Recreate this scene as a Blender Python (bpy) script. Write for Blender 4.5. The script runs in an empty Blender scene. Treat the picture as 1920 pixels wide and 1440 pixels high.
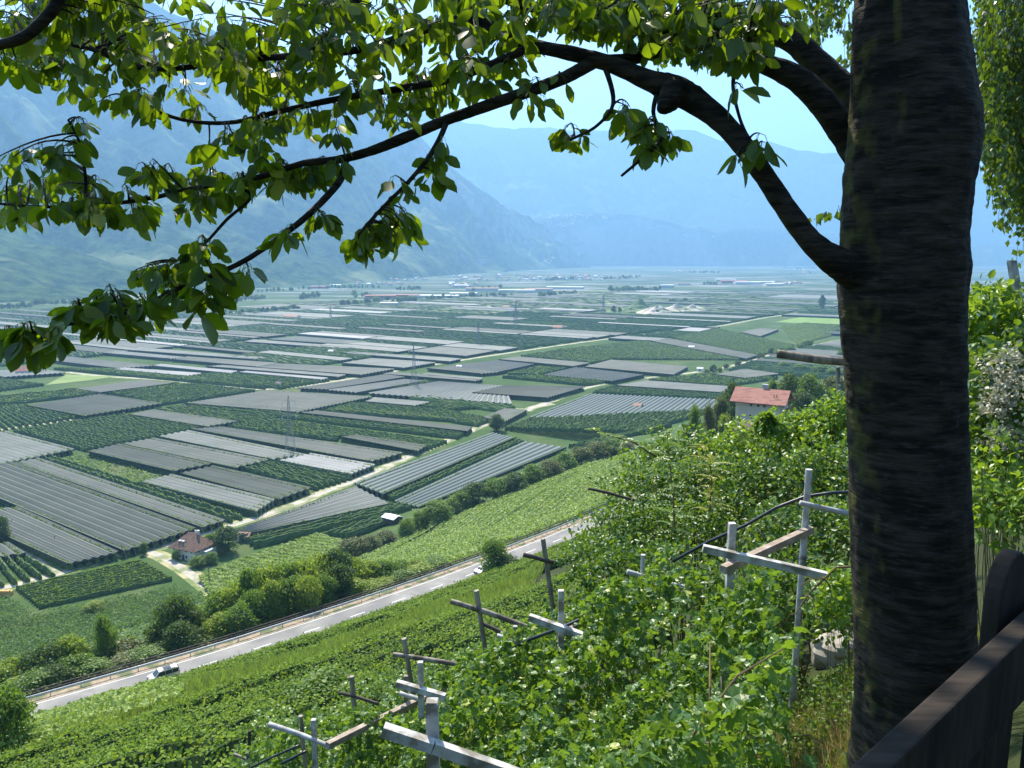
import bpy, math, random
import numpy as np
from mathutils import Vector, noise as mnoise

# ------------------------------------------------------------------ camera, world, sun, exposure
SC = bpy.context.scene
COL = SC.collection
F = 1500.0                      # focal length in photo pixels (1920 wide)
PITCH = math.radians(9.1)
CAMZ = 115.0
cam_d = bpy.data.cameras.new("camera"); cam_d.lens = 36.0 * F / 1920.0; cam_d.sensor_width = 36.0
cam_d.clip_start = 0.05; cam_d.clip_end = 60000
cam = bpy.data.objects.new("camera", cam_d); COL.objects.link(cam)
cam.location = (0, 0, CAMZ); cam.rotation_euler = (math.pi / 2 - PITCH, 0, 0)
SC.camera = cam
SUN_AZ = math.radians(-18)      # clockwise from +Y (view direction)
SUN_EL = math.radians(50)
w = bpy.data.worlds.new("World"); SC.world = w; w.use_nodes = True
nt = w.node_tree
sky = nt.nodes.new('ShaderNodeTexSky'); sky.sky_type = 'NISHITA'; sky.sun_disc = False
sky.sun_elevation = SUN_EL; sky.sun_rotation = SUN_AZ; sky.altitude = 300
sky.air_density = 1.0; sky.dust_density = 1.6; sky.ozone_density = 4.0
bg = nt.nodes['Background']; bg.inputs['Strength'].default_value = 0.1
nt.links.new(sky.outputs[0], bg.inputs[0])
sd = bpy.data.lights.new("sun", 'SUN'); sd.energy = 5.0; sd.angle = math.radians(0.5); sd.color = (1, 0.92, 0.76)
so = bpy.data.objects.new("sun", sd); COL.objects.link(so)
sdir = Vector((math.sin(SUN_AZ) * math.cos(SUN_EL), math.cos(SUN_AZ) * math.cos(SUN_EL), math.sin(SUN_EL)))
so.rotation_euler = sdir.to_track_quat('Z', 'Y').to_euler(); so.location = (0, 0, 300)
SC.view_settings.view_transform = 'Standard'; SC.view_settings.look = 'None'
SC.view_settings.exposure = 1.33; SC.view_settings.gamma = 1
SC.cycles.use_denoising = True
SC.cycles.max_bounces = 6; SC.cycles.diffuse_bounces = 3; SC.cycles.glossy_bounces = 2
SC.cycles.transmission_bounces = 4; SC.cycles.volume_bounces = 1; SC.cycles.transparent_max_bounces = 8
SC.cycles.sample_clamp_indirect = 6

# ------------------------------------------------------------------ small helpers
rng = np.random.default_rng(7)
CP, SP = math.cos(PITCH), math.sin(PITCH)

def ray(px, py):
    u = (px - 960) / F; v = (720 - py) / F
    return np.array([u, CP + v * SP, -SP + v * CP])

def at(px, py, d):
    return np.array([0, 0, CAMZ]) + ray(px, py) * d

def on_z(px, py, z):
    r = ray(px, py)
    return np.array([0, 0, CAMZ]) + r * ((z - CAMZ) / r[2])

def project(P):
    P = np.atleast_2d(P) - np.array([0, 0, CAMZ])
    dep = P[:, 1] * CP - P[:, 2] * SP
    up = P[:, 1] * SP + P[:, 2] * CP
    return 960 + F * P[:, 0] / dep, 720 - F * up / dep, dep

def inpoly(x, y, poly):
    inside = np.zeros(len(x), bool); n = len(poly)
    for i in range(n):
        x0, y0 = poly[i]; x1, y1 = poly[(i + 1) % n]
        c = ((y0 > y) != (y1 > y))
        with np.errstate(divide='ignore', invalid='ignore'):
            xi = (x1 - x0) * (y - y0) / (y1 - y0 + 1e-12) + x0
        inside ^= c & (x < xi)
    return inside

# ---- materials
def mat(name, color=(.5, .5, .5), rough=.8, spec=.3, metal=0):
    m = bpy.data.materials.new(name); m.use_nodes = True
    b = m.node_tree.nodes['Principled BSDF']
    b.inputs['Base Color'].default_value = (*color, 1); b.inputs['Roughness'].default_value = rough
    b.inputs['Specular IOR Level'].default_value = spec; b.inputs['Metallic'].default_value = metal
    return m

def N(m, t, **kw):
    n = m.node_tree.nodes.new(t)
    for k, v in kw.items(): setattr(n, k, v)
    return n

def L(m, a, b): m.node_tree.links.new(a, b)

def noisemat(name, c1, c2, scale=1.0, c3=None, scale2=None, rough=.85, spec=.2, bump=0, bdist=.1, coord='Object', stretch=None, detail=6, lo=.35, hi=.65):
    m = mat(name, c1, rough, spec); b = m.node_tree.nodes['Principled BSDF']
    tc = N(m, 'ShaderNodeTexCoord'); src = tc.outputs[coord]
    if stretch:
        mp = N(m, 'ShaderNodeMapping'); mp.inputs['Scale'].default_value = stretch; L(m, src, mp.inputs[0]); src = mp.outputs[0]
    n1 = N(m, 'ShaderNodeTexNoise'); n1.inputs['Scale'].default_value = scale; n1.inputs['Detail'].default_value = detail; L(m, src, n1.inputs['Vector'])
    r = N(m, 'ShaderNodeValToRGB'); L(m, n1.outputs[0], r.inputs[0])
    r.color_ramp.elements[0].position = lo; r.color_ramp.elements[1].position = hi
    r.color_ramp.elements[0].color = (*c1, 1); r.color_ramp.elements[1].color = (*c2, 1)
    out = r.outputs[0]
    if c3:
        n2 = N(m, 'ShaderNodeTexNoise'); n2.inputs['Scale'].default_value = scale2; n2.inputs['Detail'].default_value = 4; L(m, src, n2.inputs['Vector'])
        r2 = N(m, 'ShaderNodeValToRGB'); r2.color_ramp.elements[0].position = .48; r2.color_ramp.elements[1].position = .62; L(m, n2.outputs[0], r2.inputs[0])
        mx = N(m, 'ShaderNodeMixRGB'); L(m, r2.outputs[0], mx.inputs[0]); L(m, out, mx.inputs[1]); mx.inputs[2].default_value = (*c3, 1); out = mx.outputs[0]
    L(m, out, b.inputs['Base Color'])
    if bump:
        bp = N(m, 'ShaderNodeBump'); bp.inputs['Strength'].default_value = bump; bp.inputs['Distance'].default_value = bdist
        L(m, n1.outputs[0], bp.inputs['Height']); L(m, bp.outputs[0], b.inputs['Normal'])
    return m

def leafmat(name, c1, c2, tcol, tfac=.4, rough=.45, spec=.4, c3=None, p3=.93):
    """leaf: principled upper side mixed with translucency; tint per leaf from attribute rnd"""
    m = mat(name, c1, rough, spec); nt = m.node_tree; b = nt.nodes['Principled BSDF']
    a = N(m, 'ShaderNodeAttribute', attribute_name='rnd')
    r = N(m, 'ShaderNodeValToRGB'); L(m, a.outputs['Fac'], r.inputs[0])
    r.color_ramp.elements[0].color = (*c1, 1); r.color_ramp.elements[1].color = (*c2, 1)
    r.color_ramp.elements[1].position = .9
    if c3:
        e = r.color_ramp.elements.new(p3 + .02); e.color = (*c3, 1)
    L(m, r.outputs[0], b.inputs['Base Color'])
    t = N(m, 'ShaderNodeBsdfTranslucent')
    mx = N(m, 'ShaderNodeMixRGB', blend_type='MULTIPLY'); mx.inputs[0].default_value = 1
    br = N(m, 'ShaderNodeMixRGB'); br.inputs[1].default_value = (.75, .75, .75, 1); br.inputs[2].default_value = (1.2, 1.15, .9, 1)
    L(m, a.outputs['Fac'], br.inputs[0]); L(m, br.outputs[0], mx.inputs[1]); mx.inputs[2].default_value = (*tcol, 1)
    L(m, mx.outputs[0], t.inputs[0])
    ms = N(m, 'ShaderNodeMixShader'); ms.inputs[0].default_value = tfac
    L(m, b.outputs[0], ms.inputs[1]); L(m, t.outputs[0], ms.inputs[2])
    L(m, ms.outputs[0], nt.nodes['Material Output'].inputs[0])
    return m

# ---- mesh building
class MB:
    def __init__(s): s.v = []; s.f = []; s.uv = []; s.m = []; s.r = []; s.n = 0; s.smooth = False
    def add(s, v, faces, uv=None, mi=0, rnd=None):
        v = np.asarray(v, float).reshape(-1, 3)
        for f in faces: s.f.append(np.asarray(f) + s.n)
        s.m += [mi] * len(faces)
        s.v.append(v); s.n += len(v)
        s.uv.append(np.zeros((len(v), 2)) if uv is None else np.asarray(uv, float))
        s.r.append(np.zeros(len(v)) if rnd is None else np.asarray(rnd, float))
        return s
    def box(s, c, size, rz=0, mi=0, R=None):
        x, y, z = np.array(size) / 2
        v = np.array([[-x, -y, -z], [x, -y, -z], [x, y, -z], [-x, y, -z], [-x, -y, z], [x, -y, z], [x, y, z], [-x, y, z]])
        if R is None:
            R = np.array([[math.cos(rz), -math.sin(rz), 0], [math.sin(rz), math.cos(rz), 0], [0, 0, 1]])
        v = v @ R.T + np.array(c)
        return s.add(v, [[0, 3, 2, 1], [4, 5, 6, 7], [0, 1, 5, 4], [1, 2, 6, 5], [2, 3, 7, 6], [3, 0, 4, 7]], mi=mi)
    def beam(s, a, b, w, h, mi=0, twist=0):
        a = np.array(a, float); b = np.array(b, float); d = b - a; ln = np.linalg.norm(d); d /= ln
        up = np.array([0, 0, 1.]) if abs(d[2]) < .95 else np.array([1., 0, 0])
        x = np.cross(d, up); x /= np.linalg.norm(x); y = np.cross(x, d)
        R = np.stack([x, d, y], 1)
        return s.box((a + b) / 2, (w, ln, h), R=R, mi=mi)
    def tube(s, pts, rad, n=10, mi=0, jit=0, cap=True, seed=0, uvs=1):
        pts = np.asarray(pts, float); rad = np.broadcast_to(np.asarray(rad, float), (len(pts),))
        T = np.gradient(pts, axis=0); T /= np.linalg.norm(T, axis=1)[:, None] + 1e-9
        ref = np.array([0, 0, 1.]) if abs(T[0][2]) < .9 else np.array([0, 1., 0])
        V = []; U = []; r0 = np.random.default_rng(seed); acc = 0
        for i, (p, t) in enumerate(zip(pts, T)):
            ref = ref - t * ref.dot(t); ref /= np.linalg.norm(ref) + 1e-9; bi = np.cross(t, ref)
            if i: acc += np.linalg.norm(p - pts[i - 1])
            for k in range(n):
                a = 2 * math.pi * k / n; rr = rad[i] * (1 + jit * r0.normal())
                V.append(p + (ref * math.cos(a) + bi * math.sin(a)) * rr); U.append((k / n, acc))
        Fs = []
        for i in range(len(pts) - 1):
            for k in range(n):
                Fs.append([i * n + k, i * n + (k + 1) % n, (i + 1) * n + (k + 1) % n, (i + 1) * n + k])
        if cap: Fs.append(list(range(n))[::-1]); Fs.append([(len(pts) - 1) * n + k for k in range(n)])
        return s.add(V, Fs, U, mi)
    def stamp(s, tmpl, P, R, S, rnd=None, mi=0):
        """copy a small template (verts, faces) to every P with rotation R and scale S, as one batch"""
        tv, tf = tmpl; P = np.asarray(P, float); n = len(P)
        if n == 0: return s
        S = np.asarray(S, float)
        if S.ndim == 1: S = S[:, None]
        loc = tv[None] * S[:, None, :]
        V = np.einsum('nij,nkj->nki', R, loc) + P[:, None, :]
        if rnd is None: rnd = rng.random(n)
        k = len(tv)
        offs = (np.arange(n) * k)[:, None]
        for f in tf: s.f.append(('B', np.asarray(f)[None] + offs + s.n))
        s.m.append(('B', n * len(tf), mi))
        s.v.append(V.reshape(-1, 3)); s.n += n * k
        s.uv.append(np.zeros((n * k, 2))); s.r.append(np.repeat(rnd, k))
        return s
    def data(s, name, mats):
        V = np.concatenate(s.v); UV = np.concatenate(s.uv); Rn = np.concatenate(s.r)
        loops = []; tot = []; mi = []
        single_m = [x for x in s.m if not isinstance(x, tuple)]
        for f in s.f:
            if isinstance(f, tuple):
                a = f[1]; loops.append(a.reshape(-1)); tot.append(np.full(len(a), a.shape[1]))
            else:
                loops.append(f); tot.append(np.array([len(f)]))
        # material index order follows face order: rebuild
        it_m = []
        for x in s.m:
            if isinstance(x, tuple): it_m.append(x)
            else: it_m.append(('S', 1, x))
        mi = np.concatenate([np.full(x[1], x[2]) for x in it_m]) if it_m else np.zeros(0)
        loops = np.concatenate(loops).astype(np.int32); tot = np.concatenate(tot).astype(np.int32)
        me = bpy.data.meshes.new(name)
        me.vertices.add(len(V)); me.vertices.foreach_set('co', V.astype(np.float32).ravel())
        me.loops.add(len(loops)); me.loops.foreach_set('vertex_index', loops)
        me.polygons.add(len(tot)); st = np.concatenate([[0], np.cumsum(tot)[:-1]]).astype(np.int32)
        me.polygons.foreach_set('loop_start', st); me.polygons.foreach_set('loop_total', tot)
        me.polygons.foreach_set('material_index', mi.astype(np.int32))
        me.polygons.foreach_set('use_smooth', np.full(len(tot), bool(s.smooth)))
        me.update(calc_edges=True)
        ul = me.uv_layers.new(name='UVMap'); ul.data.foreach_set('uv', UV[loops].astype(np.float32).ravel())
        at_ = me.attributes.new('rnd', 'FLOAT', 'POINT'); at_.data.foreach_set('value', Rn.astype(np.float32))
        for m in (mats if isinstance(mats, (list, tuple)) else [mats]): me.materials.append(m)
        return me
    def obj(s, name, mats, parent=None, loc=None):
        V0 = None
        if loc is not None:
            s.v = [v - np.asarray(loc) for v in s.v]
        me = s.data(name, mats); o = bpy.data.objects.new(name, me); COL.objects.link(o)
        if loc is not None and parent is None: o.location = tuple(loc)
        if parent: o.parent = parent
        return o

def empty(name, loc, label, cat, group=None, rz=0, kind=None):
    o = bpy.data.objects.new(name, None); COL.objects.link(o); o.location = tuple(loc); o.rotation_euler = (0, 0, rz)
    o.empty_display_size = .3
    return tag(o, label, cat, group, kind)

def tag(o, label=None, cat=None, group=None, kind=None):
    if label: o['label'] = label
    if cat: o['category'] = cat
    if group: o['group'] = group
    if kind: o['kind'] = kind
    return o

def copy_tree(o, loc=None, rz=None, sc=None, label=None, parent=None):
    c = o.copy(); COL.objects.link(c)
    if parent: c.parent = parent
    if loc is not None: c.location = tuple(loc)
    if rz is not None: c.rotation_euler = (0, 0, rz)
    if sc is not None: c.scale = sc
    if label: c['label'] = label
    for ch in list(o.children): copy_tree(ch, parent=c)
    return c

# orientation matrices for many leaves: columns x (width), y (length), z (normal)
def frames(Y, Z):
    Y = Y / (np.linalg.norm(Y, axis=1)[:, None] + 1e-9)
    Z = Z - Y * (Y * Z).sum(1)[:, None]; Z /= np.linalg.norm(Z, axis=1)[:, None] + 1e-9
    X = np.cross(Y, Z)
    return np.stack([X, Y, Z], 2)

def rdir(n): 
    v = rng.normal(size=(n, 3)); return v / np.linalg.norm(v, axis=1)[:, None]

# leaf templates (length 1 along +Y, fold along the midrib)
QUAD = (np.array([[-.5, -.5, 0], [.5, -.5, 0], [.5, .5, 0], [-.5, .5, 0]]), [[0, 1, 2, 3]])
TUFT = (np.array([[-.5, -.35, 0], [.1, -.55, .12], [.55, .1, 0], [.15, .5, -.1], [-.45, .35, .1]]), [[0, 1, 2, 3, 4]])
RHOMB = (np.array([[0, 0, 0], [.32, .45, .08], [0, 1, -.1], [-.32, .45, .08]]), [[0, 1, 2], [0, 2, 3]])
def leaf_template(ws, curl=.12, fold=.1, ys=(0, .28, .58, .84, 1)):
    mid = [(0, y, -curl * y * y) for y in ys]
    v = list(mid)
    for sgn in (1, -1):
        for y, wd in zip(ys[1:-1], ws): v.append((sgn * wd, y, -curl * y * y + fold * wd * 2))
    fs = []
    for b, fl in ((5, False), (8, True)):
        q = [[0, b, 1], [1, b, b + 1, 2], [2, b + 1, b + 2, 3], [3, b + 2, 4]]
        fs += [list(reversed(x)) if fl else x for x in q]
    return np.array(v, float), fs
CHERRY = leaf_template((.25, .33, .2))
VINE = (np.array([[0, .02, 0], [.30, -.14, .03], [.40, .10, .08], [.56, .30, .02], [.40, .50, .07], [.30, .74, -.02], [.14, .76, .02], [0, 1.0, -.14], [-.14, .76, .02], [-.30, .74, -.02], [-.40, .50, .07], [-.56, .30, .02], [-.40, .10, .08], [-.30, -.14, .03], [0, .42, -.03]]),
        [[0, 1, 2, 14], [14, 2, 3, 4], [14, 4, 5, 6], [14, 6, 7, 8], [14, 8, 9, 10], [14, 10, 11, 12], [0, 14, 12, 13]])
OVAL = (np.array([[0, 0, 0], [.3, .3, .08], [.26, .7, .05], [0, 1, -.08], [-.26, .7, .05], [-.3, .3, .08], [0, .5, 0]]),
        [[0, 1, 2, 6], [6, 2, 3], [6, 3, 4], [0, 6, 4, 5]])

def fnoise(x, y, sc, octv=4, z=0.0):
    x = np.asarray(x, float); y = np.asarray(y, float)
    o = np.empty(x.shape); xf, yf = x.ravel(), y.ravel(); of = o.ravel()
    for i in range(len(xf)): of[i] = mnoise.fractal((xf[i] / sc, yf[i] / sc, z), .9, 2.1, octv)
    return of.reshape(x.shape)

# cheap vectorised value noise
_perm = np.random.default_rng(3).random((256, 256))
def vnoise(x, y, sc, seed=0):
    x = np.asarray(x) / sc + seed * 17.3; y = np.asarray(y) / sc + seed * 7.7
    xi = np.floor(x).astype(int); yi = np.floor(y).astype(int); fx = x - xi; fy = y - yi
    fx = fx * fx * (3 - 2 * fx); fy = fy * fy * (3 - 2 * fy)
    g = lambda a, b: _perm[a & 255, b & 255]
    return (g(xi, yi) * (1 - fx) + g(xi + 1, yi) * fx) * (1 - fy) + (g(xi, yi + 1) * (1 - fx) + g(xi + 1, yi + 1) * fx) * fy - .5

# ------------------------------------------------------------------ terrain: height of the slope above the valley floor
_rail = [(-420, -150), (-300, -60), (-200, 12), (-115, 74), (-72.8, 106), (-43.8, 128.4), (-6.8, 163), (31.4, 206), (45, 230), (60, 262), (84, 300), (116, 345), (165, 410), (245, 500), (400, 660)]
def catmull(P, step=1.0):
    P = np.array(P, float); out = []
    for i in range(1, len(P) - 2):
        p0, p1, p2, p3 = P[i - 1:i + 3]; n = max(2, int(np.linalg.norm(p2 - p1) / step))
        t = np.linspace(0, 1, n, endpoint=False)[:, None]
        out.append(.5 * ((2 * p1) + (-p0 + p2) * t + (2 * p0 - 5 * p1 + 4 * p2 - p3) * t ** 2 + (-p0 + 3 * p1 - 3 * p2 + p3) * t ** 3))
    return np.concatenate(out + [P[-2:-1]])
_r = catmull(_rail, 2.0); _t = np.gradient(_r, axis=0); _t /= np.linalg.norm(_t, axis=1)[:, None]
_n = np.stack([_t[:, 1], -_t[:, 0]], 1)      # towards the camera side
ROAD = _r + _n * 4.7; RT = _t; RN = _n
RL = np.concatenate([[0], np.cumsum(np.linalg.norm(np.diff(ROAD, axis=0), axis=1))])
_S = [-400, -152, -135, -100, -60, -30, -12, -6.6, -5.6, 3.6, 6, 10, 60, 98, 112, 119, 121, 123.4, 126, 134, 170, 300, 900]
_H = [0, 0, 2.2, 12, 27.5, 39, 47.5, 50.6, 51, 51, 52.2, 54.4, 78.5, 96.5, 104.6, 108.6, 110.2, 113.1, 113.35, 113.6, 125, 190, 480]

def sdist(x, y):
    x = np.asarray(x, float); y = np.asarray(y, float); sh = x.shape; x = x.ravel(); y = y.ravel()
    best = np.full(len(x), 1e18); res = np.zeros(len(x)); idx = np.zeros(len(x), int)
    R2 = ROAD
    for c in range(0, len(x), 20000):
        sl = slice(c, c + 20000)
        dx = x[sl, None] - R2[None, :, 0]; dy = y[sl, None] - R2[None, :, 1]
        k = (dx * dx + dy * dy).argmin(1)
        ii = np.arange(len(k))
        res[sl] = dx[ii, k] * RN[k, 0] + dy[ii, k] * RN[k, 1]
        idx[sl] = k
        dd = np.sqrt(dx[ii, k] ** 2 + dy[ii, k] ** 2)
        res[sl] = np.where(dd > np.abs(res[sl]) + 30, np.sign(res[sl]) * dd, res[sl])
    return res.reshape(sh), idx.reshape(sh)

def ground(x, y):
    x = np.asarray(x, float); y = np.asarray(y, float)
    s, _ = sdist(x, y)
    h = np.interp(s, _S, _H)
    near_road = np.clip((np.abs(s) - 7) / 8, 0, 1)
    slope = np.clip((s + 150) / 30, 0, 1)
    h = h + 8 * np.exp(-(((x - 80) / 28) ** 2 + ((y - 246) / 28) ** 2)) * np.clip((s - 4) / 8, 0, 1)
    cap = 113.4 - .204 * y                                     # the hillside runs out beyond the house
    soft = lambda a, b, k: np.where(a - b > k, b, np.where(a - b < -k, a, a - ((a - b) + k) ** 2 / (4 * k)))
    h = np.where((y > 20) & (s > 3.6), np.maximum(soft(h, cap, 4.0), 0), h)
    r_ = np.hypot(x, y)
    h = h + .3 * np.clip(x, -1.5, 4) * np.clip((y - 3) / 3, 0, 1) * np.clip((32 - r_) / 12, 0, 1)
    h = h + slope * near_road * (vnoise(x, y, 22) * 1.6 + vnoise(x, y, 7, 1) * .5) * np.clip((np.hypot(x, y) - 10) / 25, .1, 1)
    return h

def gz(x, y): return float(ground(np.array([x]), np.array([y]))[0])

def on_ground(px, py, up=0.0):
    r = ray(px, py); t = np.concatenate([np.arange(2, 40, .5), np.geomspace(40, 12000, 900)])
    P = np.array([0, 0, CAMZ])[None] + r[None] * t[:, None]
    below = P[:, 2] < ground(P[:, 0], P[:, 1]) + up
    i = int(np.argmax(below)) if below.any() else len(t) - 1
    a, b = t[i - 1], t[i]
    for _ in range(14):
        m = (a + b) / 2; p = np.array([0, 0, CAMZ]) + r * m
        if p[2] < gz(p[0], p[1]) + up: b = m
        else: a = m
    return np.array([0, 0, CAMZ]) + r * b

def at_s(px, s_t, far=True):
    """ground point in the column px whose distance from the road is s_t"""
    u = (px - 960) / F; r = np.linspace(60, 420, 1500)
    # column azimuth, measured near the road's own height
    x = u * r * 1.06; y = r
    s, _ = sdist(x, y); i = int(np.argmin(np.abs(s - s_t)))
    return np.array([x[i], y[i], gz(x[i], y[i])])

def top_height(p, topy):
    """height a thing standing at p needs so that its top reaches image row topy"""
    a = (720 - topy) / F; dy = p[1]
    # solve depth: z = CAMZ + dy*(a*CP-SP)/(CP+a*SP)
    return CAMZ + dy * (a * CP - SP) / (CP + a * SP) - p[2]
# ------------------------------------------------------------------ the setting: terrain sheet, mountains, roads
def axis_pts(dense_lo, dense_hi, step, lo, hi, g=1.35):
    a = list(np.arange(dense_lo, dense_hi + .1, step)); s = step
    while a[-1] < hi: s *= g; a.append(a[-1] + s)
    s = step; f = [a[0]]
    while f[-1] > lo: s *= g; f.append(f[-1] - s)
    return np.array(f[::-1][:-1] + a)
gx = np.unique(np.concatenate([axis_pts(-210, 260, 3, -20000, 20000), np.arange(-8, 16, .8)]))
gy = np.unique(np.concatenate([axis_pts(-30, 500, 3, -6000, 22000), np.arange(-2, 26, .8)]))
XX, YY = np.meshgrid(gx, gy, indexing='ij'); ZZ = ground(XX, YY)
ZZ[(YY < -30)] = np.minimum(ZZ[(YY < -30)], 260)
nx, ny = XX.shape
# the sheet passes a little below the tarmac and the tracks
SS, _ = sdist(XX, YY)
V = np.stack([XX, YY, ZZ - .12 * ((SS > -8) & (SS < 6.5))], 2).reshape(-1, 3)
ii, jj = np.meshgrid(np.arange(nx - 1), np.arange(ny - 1), indexing='ij'); a = (ii * ny + jj).ravel()
tm = MB(); tm.v = [V]; tm.n = len(V); tm.uv = [np.zeros((len(V), 2))]; tm.r = [np.zeros(len(V))]
tm.f = [('B', np.stack([a, a + ny, a + ny + 1, a + 1], 1))]; tm.m = [('B', len(a), 0)]; tm.smooth = True

MT = mat('field_ground', (.06, .09, .03), .95, .1); b = MT.node_tree.nodes['Principled BSDF']
tc = N(MT, 'ShaderNodeTexCoord')
n1 = N(MT, 'ShaderNodeTexNoise'); n1.inputs['Scale'].default_value = .02; n1.inputs['Detail'].default_value = 9; n1.inputs['Roughness'].default_value = .65; L(MT, tc.outputs['Object'], n1.inputs['Vector'])
r1 = N(MT, 'ShaderNodeValToRGB'); L(MT, n1.outputs[0], r1.inputs[0])
e = r1.color_ramp.elements; e[0].position = .3; e[0].color = (.035, .075, .018, 1); e[1].position = .72; e[1].color = (.12, .135, .055, 1)
x = e.new(.5); x.color = (.055, .10, .028, 1)
# far strips of crops: stretched cells along the field direction
mp = N(MT, 'ShaderNodeMapping'); mp.inputs['Rotation'].default_value = (0, 0, math.radians(33)); mp.inputs['Scale'].default_value = (.0045, .022, 1)
L(MT, tc.outputs['Object'], mp.inputs[0])
vo = N(MT, 'ShaderNodeTexVoronoi', feature='F1'); vo.inputs['Scale'].default_value = 1; vo.distance = 'CHEBYCHEV'; L(MT, mp.outputs[0], vo.inputs['Vector'])
r2 = N(MT, 'ShaderNodeValToRGB'); r2.color_ramp.interpolation = 'CONSTANT'; sp = N(MT, 'ShaderNodeSeparateColor'); L(MT, vo.outputs['Color'], sp.inputs[0]); L(MT, sp.outputs[0], r2.inputs[0])
e = r2.color_ramp.elements; e[0].color = (.03, .07, .03, 1); e[1].position = .8; e[1].color = (.24, .25, .23, 1)
for p_, c_ in ((.25, (.05, .09, .035, 1)), (.45, (.04, .08, .04, 1)), (.6, (.11, .14, .05, 1)), (.7, (.1, .11, .1, 1))):
    x = e.new(p_); x.color = c_
sx = N(MT, 'ShaderNodeSeparateXYZ'); L(MT, tc.outputs['Object'], sx.inputs[0])
mr = N(MT, 'ShaderNodeMapRange'); mr.inputs[1].default_value = 1500; mr.inputs[2].default_value = 2600; L(MT, sx.outputs['Y'], mr.inputs[0])
mz = N(MT, 'ShaderNodeMapRange'); mz.inputs[1].default_value = 51.5; mz.inputs[2].default_value = 54; L(MT, sx.outputs['Z'], mz.inputs[0])
mg = N(MT, 'ShaderNodeMixRGB'); L(MT, mz.outputs[0], mg.inputs[0]); L(MT, r1.outputs[0], mg.inputs[1]); mg.inputs[2].default_value = (.035, .045, .016, 1)
mx = N(MT, 'ShaderNodeMixRGB'); L(MT, mr.outputs[0], mx.inputs[0]); L(MT, mg.outputs[0], mx.inputs[1]); L(MT, r2.outputs[0], mx.inputs[2])
L(MT, mx.outputs[0], b.inputs['Base Color'])
n3 = N(MT, 'ShaderNodeTexNoise'); n3.inputs['Scale'].default_value = 3; n3.inputs['Detail'].default_value = 5; L(MT, tc.outputs['Object'], n3.inputs['Vector'])
bp = N(MT, 'ShaderNodeBump'); bp.inputs['Strength'].default_value = .6; bp.inputs['Distance'].default_value = .2; L(MT, n3.outputs[0], bp.inputs['Height']); L(MT, bp.outputs[0], b.inputs['Normal'])
tag(tm.obj('ground', MT), kind='structure')

# ---- mountains: sheets from foot to crest and down the far side, carved with gullies
MM = mat('mountain_forest', (.04, .08, .03), 1, 0); b = MM.node_tree.nodes['Principled BSDF']
tc = N(MM, 'ShaderNodeTexCoord'); geo = N(MM, 'ShaderNodeNewGeometry')
n1 = N(MM, 'ShaderNodeTexNoise'); n1.inputs['Scale'].default_value = .02; n1.inputs['Detail'].default_value = 8; n1.inputs['Roughness'].default_value = .7; L(MM, tc.outputs['Object'], n1.inputs['Vector'])
r1 = N(MM, 'ShaderNodeValToRGB'); L(MM, n1.outputs[0], r1.inputs[0]); e = r1.color_ramp.elements
e[0].position = .35; e[0].color = (.006, .018, .008, 1); e[1].position = .65; e[1].color = (.085, .13, .045, 1)
n2 = N(MM, 'ShaderNodeTexNoise'); n2.inputs['Scale'].default_value = .0022; n2.inputs['Detail'].default_value = 5; L(MM, tc.outputs['Object'], n2.inputs['Vector'])
r2 = N(MM, 'ShaderNodeValToRGB'); L(MM, n2.outputs[0], r2.inputs[0]); r2.color_ramp.elements[0].position = .56; r2.color_ramp.elements[1].position = .64
mx = N(MM, 'ShaderNodeMixRGB'); L(MM, r2.outputs[0], mx.inputs[0]); L(MM, r1.outputs[0], mx.inputs[1]); mx.inputs[2].default_value = (.17, .20, .09, 1)
sx = N(MM, 'ShaderNodeSeparateXYZ'); L(MM, geo.outputs['Normal'], sx.inputs[0])
mr = N(MM, 'ShaderNodeMapRange'); mr.inputs[1].default_value = .52; mr.inputs[2].default_value = .40; L(MM, sx.outputs['Z'], mr.inputs[0])
n4 = N(MM, 'ShaderNodeTexNoise'); n4.inputs['Scale'].default_value = .012; n4.inputs['Detail'].default_value = 7; L(MM, tc.outputs['Object'], n4.inputs['Vector'])
mu = N(MM, 'ShaderNodeMath', operation='MULTIPLY'); L(MM, mr.outputs[0], mu.inputs[0]); L(MM, n4.outputs[0], mu.inputs[1])
mx2 = N(MM, 'ShaderNodeMixRGB'); L(MM, mu.outputs[0], mx2.inputs[0]); L(MM, mx.outputs[0], mx2.inputs[1]); mx2.inputs[2].default_value = (.42, .38, .32, 1)
L(MM, mx2.outputs[0], b.inputs['Base Color'])
bp = N(MM, 'ShaderNodeBump'); bp.inputs['Strength'].default_value = 1; bp.inputs['Distance'].default_value = 14; L(MM, n1.outputs[0], bp.inputs['Height']); L(MM, bp.outputs[0], b.inputs['Normal'])

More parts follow.
